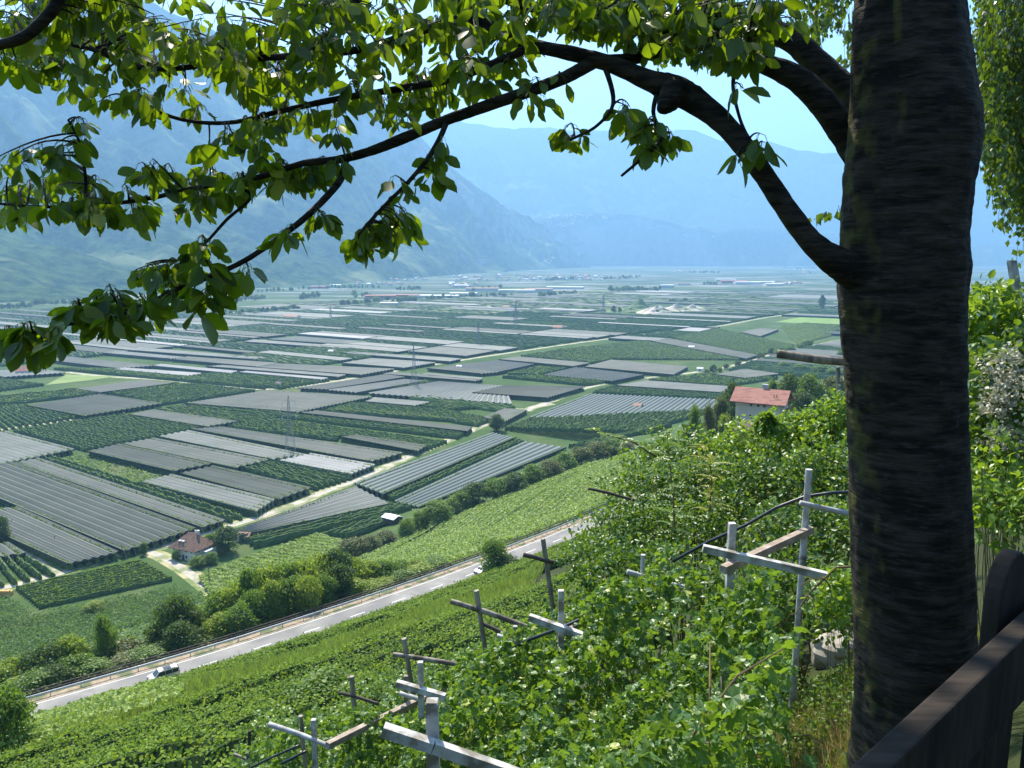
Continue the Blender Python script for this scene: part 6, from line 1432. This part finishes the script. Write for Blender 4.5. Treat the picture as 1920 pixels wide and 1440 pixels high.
bp2 = N(cb, 'ShaderNodeBump'); bp2.inputs['Strength'].default_value = .5; bp2.inputs['Distance'].default_value = .01; L(cb, n2.outputs[0], bp2.inputs['Height']); L(cb, bp.outputs[0], bp3.inputs['Normal']); L(cb, bp3.outputs[0], bp2.inputs['Normal']); L(cb, bp2.outputs[0], b.inputs['Normal'])
TB = at(1720, 1330, 2.95); TB[2] = gz(TB[0], TB[1]) - .1
ct = empty('cherry_tree', TB, 'big dark-trunked cherry tree whose leafy boughs hang across the view', 'tree')
TBv = np.array(ct.location)
# trunk: silhouette rows (py, left, right) at constant horizontal distance
HY = 2.92
rowsT = [(-420, 1618, 1800), (-200, 1612, 1812), (0, 1610, 1826), (60, 1606, 1832), (130, 1602, 1842), (200, 1600, 1856), (260, 1596, 1857), (320, 1590, 1847), (380, 1586, 1838), (440, 1583, 1834), (500, 1578, 1834), (560, 1577, 1828), (640, 1584, 1827), (720, 1591, 1828), (800, 1597, 1829), (900, 1601, 1832), (1000, 1604, 1838), (1100, 1606, 1841), (1200, 1608, 1844), (1280, 1608, 1846), (1340, 1605, 1850), (1400, 1600, 1856), (1450, 1592, 1866)]
ctr = []; rad = []
for py, lx, rx in rowsT:
    r_ = ray((lx + rx) / 2 - 13, py); t = HY / r_[1]; ctr.append(np.array([0, 0, CAMZ]) + r_ * t); rad.append((rx - lx) / 2 / F * t * .885)
ctr = np.array(ctr); rad = np.array(rad); zz = np.linspace(ctr[-1, 2], ctr[0, 2], 420); o_ = np.argsort(ctr[:, 2])
cx = np.interp(zz, ctr[o_, 2], ctr[o_, 0]); rr = np.interp(zz, ctr[o_, 2], rad[o_]); K = 96; V = []
for i, z in enumerate(zz):
    for k in range(K):
        a = 2 * math.pi * k / K; ca, sa = math.cos(a), math.sin(a)
        f = 1 + .04 * mnoise.fractal((ca * 1.6, sa * 1.6, z * 1.3), 1, 2, 5) + .022 * mnoise.fractal((ca * 4, sa * 4, z * 14), 1, 2, 3) + .013 * mnoise.noise((ca * 5, sa * 5, z * 42))
        gro = math.exp(-((a - 3.95) / .16) ** 2) * .10 * np.clip((z - 115.1) / .5, 0, 1) + math.exp(-((a - 5.5) / .25) ** 2) * .05 * np.clip((z - 115.3) / .4, 0, 1)   # flutes running up below the forks
        V.append((cx[i] + ca * rr[i] * (f - gro), HY + sa * rr[i] * (f - gro) * .95, z))
mb = MB(); a_ = (np.arange(len(zz) - 1)[:, None] * K + np.arange(K)[None]); b2 = np.roll(a_, -1, 1)
mb.v = [np.array(V)]; mb.n = len(V); mb.uv = [np.zeros((len(V), 2))]; mb.r = [np.zeros(len(V))]; mb.f = [('B', np.stack([a_.ravel(), b2.ravel(), (b2 + K).ravel(), (a_ + K).ravel()], 1))]; mb.m = [('B', a_.size, 0)]; mb.smooth = True
mb.v = [mb.v[0] - TBv]; mb.obj('trunk', cb, ct)
BR = []   # samples of wood for twigs to start from
def limb(pts, name='limb', n=12, jit=.05):
    """pts: (px, py, depth, radius in px)"""
    Pq = np.array([at(p[0], p[1], p[2]) for p in pts]); R = np.array([p[3] / F * p[2] * (.86 if p[3] > 11 else 1) for p in pts]); P4 = np.c_[Pq, R]
    C = []; E = np.concatenate([[2 * P4[0] - P4[1]], P4, [2 * P4[-1] - P4[-2]]])
    for i in range(1, len(E) - 2):
        p0, p1, p2, p3 = E[i - 1:i + 3]; t = np.linspace(0, 1, 7, endpoint=False)[:, None]
        C.append(.5 * ((2 * p1) + (-p0 + p2) * t + (2 * p0 - 5 * p1 + 4 * p2 - p3) * t ** 2 + (-p0 + 3 * p1 - 3 * p2 + p3) * t ** 3))
    C = np.concatenate(C + [P4[-1:]]); C[:, 3] = np.maximum(C[:, 3], .002); BR.append(C)
    mb = MB(); mb.tube(C[:, :3] - TBv, C[:, 3] * (1 + jit * .4 * np.sin(np.arange(len(C)) * 1.3)), n, jit=jit * .35, seed=int(pts[0][0])); mb.smooth = True
    return mb.obj(name, cb, ct)
limb([(1660, 560, 2.9, 60), (1610, 515, 2.85, 42), (1570, 492, 2.82, 34), (1520, 452, 2.8, 25), (1470, 385, 2.8, 23), (1420, 310, 2.82, 22), (1365, 240, 2.86, 23), (1305, 190, 2.9, 28), (1262, 168, 2.92, 31), (1215, 150, 2.94, 22), (1150, 122, 2.98, 18), (1080, 102, 3.0, 16), (1000, 85, 3.05, 14), (930, 55, 3.1, 16), (870, 20, 3.15, 14), (820, -40, 3.2, 12)])
limb([(1268, 170, 2.9, 34), (1250, 195, 2.86, 22), (1240, 205, 2.84, 10)], 'knot')
limb([(1680, 330, 3.0, 46), (1625, 300, 3.0, 40), (1585, 250, 3.0, 33), (1540, 190, 3.0, 30), (1490, 145, 3.02, 27), (1420, 115, 3.05, 20), (1340, 88, 3.1, 17), (1260, 62, 3.15, 15), (1180, 48, 3.2, 13), (1080, 28, 3.25, 11), (980, 8, 3.3, 10), (900, -20, 3.35, 9)])
limb([(1690, 240, 3.1, 40), (1630, 205, 3.15, 34), (1590, 170, 3.2, 29), (1540, 125, 3.25, 27), (1490, 80, 3.3, 25), (1430, 50, 3.35, 22), (1360, 35, 3.4, 20), (1300, 5, 3.45, 18), (1240, -40, 3.5, 16)])
limb([(1290, 72, 3.14, 14), (1230, 98, 3.1, 13), (1170, 112, 3.05, 13), (1110, 112, 3.0, 12)])
limb([(1110, 118, 3.0, 15), (1060, 145, 2.95, 14), (990, 172, 2.92, 13), (900, 203, 2.9, 12.5), (830, 228, 2.9, 11.5), (750, 262, 2.9, 10), (690, 285, 2.9, 8.5), (630, 300, 2.9, 7.5), (570, 306, 2.9, 6), (500, 328, 2.9, 5.5), (440, 343, 2.9, 5), (370, 352, 2.9, 4.5), (280, 372, 2.9, 4), (190, 384, 2.9, 3.5), (90, 388, 2.9, 3), (0, 382, 2.9, 2.5)])
limb([(648, 296, 2.9, 7.5), (642, 330, 2.85, 7), (615, 366, 2.8, 6.5), (570, 410, 2.75, 6), (520, 448, 2.7, 5.5), (460, 488, 2.7, 5), (400, 516, 2.7, 4.8), (330, 543, 2.7, 4.5), (265, 575, 2.7, 4), (200, 596, 2.7, 3.5), (120, 610, 2.7, 3), (40, 628, 2.7, 2.5), (-30, 640, 2.7, 2)])
limb([(838, 226, 2.9, 6), (826, 256, 2.85, 5), (800, 300, 2.8, 4.5), (762, 345, 2.8, 4), (715, 392, 2.8, 3.5), (672, 440, 2.8, 3)])
limb([(1000, 85, 3.05, 9), (920, 122, 3.1, 8), (840, 150, 3.1, 7), (740, 168, 3.1, 6.5), (620, 188, 3.1, 6), (520, 210, 3.1, 5), (430, 230, 3.1, 4), (340, 224, 3.1, 3.5), (250, 190, 3.1, 3)])
limb([(880, 30, 3.15, 9), (780, 60, 3.2, 8), (680, 92, 3.2, 7), (560, 104, 3.2, 6.5), (440, 112, 3.2, 6), (330, 128, 3.2, 5.5), (240, 122, 3.2, 5), (180, 95, 3.2, 4), (110, 80, 3.2, 3)])
limb([(690, -30, 3.3, 8), (640, 40, 3.3, 6), (600, 80, 3.3, 5), (520, 140, 3.3, 4), (460, 175, 3.3, 3)])
limb([(120, -40, 2.4, 14), (105, 8, 2.4, 13), (75, 45, 2.4, 12), (40, 72, 2.4, 10), (0, 84, 2.4, 9), (-50, 95, 2.4, 8)])
limb([(445, 348, 2.9, 3.5), (470, 370, 2.88, 3), (425, 412, 2.85, 3), (380, 460, 2.8, 2.5), (330, 490, 2.8, 2)])
limb([(160, 384, 2.9, 3), (160, 330, 2.9, 3), (150, 270, 2.9, 2.5), (128, 225, 2.9, 2)])
limb([(1240, 150, 2.95, 6), (1225, 210, 2.9, 4), (1240, 260, 2.9, 3.5), (1200, 300, 2.9, 3), (1165, 330, 2.9, 2.5)])
limb([(1130, 110, 3.0, 6), (1150, 190, 2.95, 4), (1120, 235, 2.95, 3), (1070, 262, 2.95, 2.5)])
limb([(1400, 105, 3.0, 6), (1375, 150, 2.9, 4), (1385, 215, 2.85, 3), (1405, 260, 2.8, 3), (1425, 275, 2.8, 2.5)])
limb([(420, 590, 2.7, 3), (400, 545, 2.7, 3), (395, 520, 2.7, 3)])
WOOD = np.concatenate([c[c[:, 3] < .03] for c in BR]); wpx, wpy, wd_ = project(WOOD[:, :3])
CL = leafmat('cherry_leaf', (.022, .055, .010), (.045, .10, .016), (.31, .48, .010), .41, .42, .5, (.30, .28, .03), .985)
def cl_zone(poly, n, d0, d1, lo=.06, hi=.09, k=(6, 11)): 
    xs = [p[0] for p in poly]; ys = [p[1] for p in poly]; out = []
    while len(out) < n:
        x, y = rng.uniform(min(xs), max(xs)), rng.uniform(min(ys), max(ys))
        if inpoly(np.array([x]), np.array([y]), poly)[0]: out.append((x, y, rng.uniform(d0, d1), rng.uniform(lo, hi), rng.integers(*k)))
    return out
ZN = []
ZN += cl_zone([(-40, -40), (900, -40), (1000, 30), (1010, 120), (900, 170), (800, 200), (690, 230), (600, 270), (500, 300), (420, 240), (330, 190), (200, 200), (90, 160), (-40, 100)], 330, 2.5, 4.2)
ZN += cl_zone([(-30, 290), (60, 290), (110, 320), (170, 320), (250, 300), (330, 290), (420, 290), (470, 330), (430, 370), (330, 410), (260, 420), (160, 410), (60, 400), (-30, 410)], 58, 2.5, 3.6)
ZN += cl_zone([(100, 215), (165, 205), (180, 270), (150, 300), (100, 290)], 6, 2.7, 3.0)
ZN += cl_zone([(80, 560), (180, 540), (300, 480), (390, 440), (430, 470), (560, 415), (620, 370), (640, 380), (570, 440), (520, 470), (440, 520), (390, 560), (340, 570), (290, 590), (240, 610), (150, 610), (90, 600)], 46, 2.55, 2.95)
ZN += cl_zone([(-20, 600), (120, 600), (140, 630), (60, 650), (-20, 660)], 12, 2.6, 2.8)
ZN += cl_zone([(630, 455), (690, 410), (740, 380), (780, 400), (760, 440), (700, 470), (650, 480)], 15, 2.9, 3.5, .07, .09)
ZN += cl_zone([(770, 290), (830, 250), (870, 255), (850, 300), (810, 340), (760, 370), (710, 360)], 9, 2.7, 2.9, k=(3, 6))
ZN += cl_zone([(420, 290), (640, 290), (620, 320), (560, 330), (500, 350), (450, 350)], 16, 2.7, 3.2)
ZN += cl_zone([(900, -40), (1500, -40), (1510, 30), (1430, 80), (1370, 120), (1280, 110), (1150, 70), (1000, 40)], 150, 2.6, 3.8)
ZN += cl_zone([(950, 120), (1090, 130), (1000, 200), (960, 190)], 6, 2.7, 3.0, k=(2, 5))
ZN += cl_zone([(1140, 190), (1240, 190), (1290, 220), (1280, 260), (1230, 300), (1160, 330), (1150, 310), (1200, 270)], 13, 2.8, 3.4, .07, .1)
ZN += cl_zone([(1045, 235), (1110, 245), (1110, 270), (1050, 270)], 4, 3.2, 3.5, .06, .075)
ZN += cl_zone([(1360, 60), (1450, 60), (1440, 120), (1370, 130)], 6, 2.5, 2.8)
ZN += [(1392, 165, 2.6, .11, 4), (1375, 300, 2.7, .1, 3), (1430, 265, 2.7, .1, 5), (1425, 250, 2.7, .1, 3), (465, 500, 2.7, .1, 3), (370, 575, 2.7, .115, 3), (545, 420, 2.6, .11, 4), (205, 15, 2.6, .10, 4), (30, 110, 2.5, .10, 5), (860, 110, 2.5, .105, 4), (420, 270, 2.6, .105, 5), (170, 370, 2.6, .10, 4)]
tw = MB(); lf = MB(); LP = []; LY = []; LS = []; LZ = []; PET = MB()
for (px, py, d, sz, k) in ZN:
    c = at(px, py, d)
    dist = np.hypot((wpx - px) * .8, wpy - py) + 140 * np.abs(wd_ - d) + np.where(wpy > py + 60, 120, 0); j = int(np.argmin(dist)); a = WOOD[j, :3]
    ln = np.linalg.norm(c - a); m_ = (a + c) / 2 + np.array([0, 0, .10 * ln]) + rdir(1)[0] * ln * .06
    tt_ = np.linspace(0, 1, 7)[:, None]; pts = a * (1 - tt_) ** 2 + 2 * m_ * tt_ * (1 - tt_) + c * tt_ ** 2
    tw.tube(pts, np.linspace(min(.0045, WOOD[j, 3]), .0018, 7), 5, cap=False)
    for q_ in range(int(k)):
        t0 = 1 - .55 * rng.random() ** 1.5; b0 = (a * (1 - t0) ** 2 + 2 * m_ * t0 * (1 - t0) + c * t0 ** 2) if ln > .12 else c
        az = rng.random() * 6.28; out = np.array([math.cos(az), math.sin(az), 0]); pl = rng.uniform(.02, .04)
        pe = b0 + out * pl * .7 - np.array([0, 0, pl * .7]); PET.tube([b0, b0 + out * pl * .5 - np.array([0, 0, pl * .2]), pe], .0011, 4, cap=False)
        LP.append(pe); LY.append(out * rng.uniform(.15, 1.5) + np.array([0, 0, -1.0 + .7 * rng.random()])); nz = rng.normal(size=3); nz[2] = abs(nz[2]) * .8; LZ.append(nz + out * .6); LS.append(sz * rng.uniform(.65, 1.12))
# upper crown, above the frame, that shades the trunk and fence
n = 8000; dv = rdir(n) * rng.random(n)[:, None] ** (1 / 3); U = np.array([.3, 5.2, 119.9]) + dv * np.array([4.2, 4.0, 1.25]); x_, y_, d_ = project(U); U = U[(y_ < -80) | (d_ < .2)]
for p in U: LP.append(p); LY.append(rdir(1)[0] + np.array([0, 0, -.8])); LZ.append(rng.normal(size=3)); LS.append(.13)
for i in range(16):
    e = U[rng.integers(0, len(U))]; s_ = ctr[0]; tw.tube([s_, s_ * .5 + e * .5 + np.array([0, 0, .5]), e], [.06, .035, .01], 6, cap=False)
LP, LY, LZ, LS = map(np.array, (LP, LY, LZ, LS)); print('cherry leaves', len(LP))
lf.stamp(CHERRY, LP - TBv, frames(LY, LZ), np.stack([LS * .9 * rng.uniform(.75, 1.15, len(LS)), LS * 1.06, LS * rng.uniform(.4, 1.8, len(LS))], 1)); lf.smooth = True
lf.obj('foliage', CL, ct)
tw.v = [v - TBv for v in tw.v]; tw.obj('twigs', cb, ct)
PET.v = [v - TBv for v in PET.v]; PET.obj('petioles', mat('petiole', (.12, .16, .03), .5), ct)
# scar on the trunk
# ------------------------------------------------------------------ weeping birch behind, at the right
BL = leafmat('birch_leaf', (.03, .075, .015), (.08, .15, .025), (.18, .30, .015), .36, .38, .6)
bt = np.array([8.6, 8.2, 0]); bt[2] = gz(bt[0], bt[1]) - .1
bi = empty('birch_tree', bt, 'birch whose small leaves hang in strands right of the dark trunk', 'tree'); bm = MB(); bm.tube([(0, 0, 0), (-.1, 0, 3), (-.2, -.1, 6), (-.4, -.2, 9)], [.2, .17, .13, .06], 12)
bm.obj('trunk', noisemat('birch_bark', (.55, .53, .5), (.7, .68, .64), 3, (.08, .07, .06), 2, stretch=(1, 1, 5)), bi)
P_, Y_, Z_ = [], [], []; sm = MB()
def strand(px, y0, y1, d, dens=30):
    a = at(px, y0, d); b_ = at(px + rng.normal() * 14, y1, d); ln = np.linalg.norm(b_ - a); n = int(ln * dens) + 2; t = np.sort(rng.random(n)); sw = rdir(1)[0] * .04
    pts = a + (b_ - a) * t[:, None] + sw * np.sin(t * 5)[:, None]; sm.tube([a, (a + b_) / 2 + sw * .6, b_], .0022, 4, cap=False)
    for p in pts: P_.append(p + rng.normal(size=3) * .025); Y_.append(rdir(1)[0] * .5 + np.array([0, 0, -1.])); Z_.append(rng.normal(size=3))
for i in range(430):
    px = 1832 + 160 * rng.random(); top = rng.uniform(-150, 330); lim = np.interp(px, [1835, 1860, 1880, 1900, 1925], [250, 395, 430, 440, 500]); 
    strand(px, top, min(lim * rng.uniform(.75, 1.02), top + rng.uniform(110, 260)), rng.uniform(7.5, 9.5))
for i in range(46):
    px = rng.uniform(1490, 1612); top = rng.uniform(-140, 30); lim = np.interp(px, [1490, 1530, 1545, 1575, 1590, 1612], [50, 110, 80, 40, 130, 210]); strand(px, top, lim * rng.uniform(.6, 1), rng.uniform(8, 9.5), 26)
for i in range(8): strand(rng.uniform(1225, 1290), -60, rng.uniform(60, 130), 9, 20)
for px, y0, y1 in ((1592, 30, 230), (1596, 100, 240), (1555, 400, 412), (1572, 385, 400), (1540, 405, 410)): strand(px, y0, y1, 6, 40)
for a, e in (((2060, 60, 9.5), (1860, 30, 8.5)), ((2050, 200, 9.5), (1850, 80, 8.5)), ((2060, 330, 9.2), (1870, 260, 8.5)), ((2080, -60, 9.5), (1500, -120, 9)), ((1930, 120, 8.4), (1855, 85, 8.2)), ((1925, 60, 8.4), (1850, 110, 8.2))):
    lbm = MB(); btl = np.array(bi.location); lbm.tube([at(*a) - btl, (at(*a) + at(*e)) / 2 + np.array([0, 0, .15]) - btl, at(*e) - btl], [.03, .02, .008], 6); lbm.obj('limb', canes, bi)
P_, Y_, Z_ = map(np.array, (P_, Y_, Z_)); bt_ = np.array(bi.location); lb = MB(); lb.stamp(RHOMB, P_ - bt_, frames(Y_, Z_), np.stack([np.full(len(P_), .085), np.full(len(P_), .07), np.full(len(P_), .05)], 1) * rng.uniform(.7, 1.25, (len(P_), 1)))
lb.obj('foliage', BL, bi); sm.v = [v - bt_ for v in sm.v]; sm.obj('twigs', canes, bi).name = 'branchlets'; print('birch', len(P_))
# ------------------------------------------------------------------ labels that single out repeated things, by landmark and rank
LM = [('the nearest pylon', 545, 845), ('the second pylon', 777, 725), ('the gravel heaps', 1250, 585), ('the red-roofed barn', 56, 700), ('the white track junction', 215, 706), ('the pale road bend', 1340, 693), ('the bright meadow', 1530, 601),
      ('the dark poplar', 1540, 580), ('the farm road fork', 985, 768), ('the start of the straight track', 520, 728), ('the teal blue net', 590, 638), ('the lone orange-roofed building', 950, 579), ('the red warehouses', 740, 562), ('the great green orchard', 1250, 650), ('the long orange-roofed building', 548, 598),
      ('the middle of the straight track', 900, 670), ('the track crossing', 1345, 614), ('the trunk', 1600, 560), ('the left photo edge', 0, 620)]
ORD = ['nearest', 'second nearest', 'third nearest', 'fourth nearest', 'fifth nearest', 'sixth nearest', 'seventh nearest', 'eighth nearest', 'ninth nearest', 'tenth nearest'] + ['%dth nearest' % i for i in range(11, 400)]
def relabel(objs, phrase, lms):
    bpy.context.view_layer.update(); cell = {}
    for o in objs:
        x, y, d = project(np.array(o.location)); x, y = x[0], y[0]
        n_, lx, ly = min(lms, key=lambda l: (l[1] - x) ** 2 + 9 * (l[2] - y) ** 2); dx, dy = x - lx, 3 * (y - ly)
        w_ = ('left of' if dx < 0 else 'right of') if abs(dx) > abs(dy) else ('in front of' if dy > 0 else 'beyond')
        if n_ == 'the left photo edge' and w_ == 'left of': w_ = 'right of'
        cell.setdefault((w_, n_), []).append((dx * dx + dy * dy, o))
    for (w_, n_), l in cell.items():
        l.sort(key=lambda t: t[0])
        for i, (_, o) in enumerate(l): o['label'] = (f"{phrase} {w_} {n_}" if len(l) == 1 else f"{phrase}, {ORD[i]} {w_} {n_}")
def grp(prefix): 
    g = {}
    for o in SC.objects:
        if o.parent is None and str(o.get('group', '')).startswith(prefix): g.setdefault(o['label'], []).append(o)
    return g
for lab, objs in grp('orchard strips on the far plain').items(): relabel(objs, lab.replace(' out on the far plain', ''), LM)
def ordinal(objs, phrase, what, key=0):
    P = [(project(np.array(o.location))[key][0], o) for o in objs]; P.sort(key=lambda t: t[0])
    W = ['leftmost', 'second', 'third', 'fourth', 'fifth', 'sixth', 'seventh', 'eighth', 'ninth', 'tenth'] + ['%dth' % i for i in range(11, 400)]
    for i, (_, o) in enumerate(P): o['label'] = f"{phrase}, {W[i]}{'' if i == 0 else ' from the left'} {what}"
for pre, what in (('trees in the embankment thicket', 'of its kind in the roadside thicket'), ('bushes in the slanting row', 'of its kind in the slanting row'), ('roadside trees on the plain', 'along the pale road')):
    for lab, objs in grp(pre).items():
        ph = {'yellow green locust tree in the thicket below the road fence': 'yellow green locust tree', 'dark green broadleaf tree in the thicket below the road fence': 'dark broadleaf tree', 'mid green bush in the thicket below the road fence': 'mid green bush', 'brownish olive bush in the thicket below the road fence': 'brownish olive bush'}.get(lab)
        if not ph: ph = lab.split(' in the slanting')[0].split(' along the pale')[0]
        ordinal(objs, ph, what)
TL = [('the red warehouses', 740, 562), ('the orange-roofed warehouse', 905, 545), ('the gravel heaps', 1250, 585), ('the right-hand warehouse group', 1400, 530), ('the hanging leaf cluster', 690, 500), ('the mountain corner', 1090, 502), ('the left foot of the mountain', 100, 572), ('the lone orange-roofed building', 950, 579)]
for pre in ('trees in the belts', 'houses of the distant towns', 'houses of the mountain village', 'distant warehouses'):
    for lab, objs in grp(pre).items():
        ph = {'distant dark tree in the belts before the towns': 'distant dark tree', 'distant pale house with pitched roof in the towns under the mountains': 'distant pale house', 'faint pale house of the village on the mountain shoulder': 'faint pale village house'}.get(lab, lab.replace(' in the distant industrial strip', ''))
        if 'village' in pre: ordinal(objs, ph, 'on the mountain shoulder')
        else: relabel(objs, ph, TL)
for pre, ph, what in (('tall weeds', 'tall thin-stemmed weed', 'in front of the grape leaves'),):
    for lab, objs in grp(pre).items(): ordinal(objs, ph, what)
# ------------------------------------------------------------------ air over the plain
hm = bpy.data.materials.new('haze_air'); hm.use_nodes = True; hn = hm.node_tree; hn.nodes.remove(hn.nodes['Principled BSDF'])
pv = hn.nodes.new('ShaderNodeVolumePrincipled'); pv.inputs['Color'].default_value = (.31, .60, 1, 1); pv.inputs['Density'].default_value = 1.2e-4; pv.inputs['Anisotropy'].default_value = .25
hn.links.new(pv.outputs[0], hn.nodes['Material Output'].inputs['Volume'])
zs = max(max((o.matrix_world @ Vector(c)).z for c in o.bound_box) for o in SC.objects if o.type == 'MESH' and o.get('kind') == 'structure')
hb = MB().box((0, 8000, (zs + 40 - 5) / 2 - 1), (44000, 32000, zs + 40 + 5)); tag(hb.obj('haze', hm), 'pale blue haze over the whole valley', 'haze', kind='stuff')
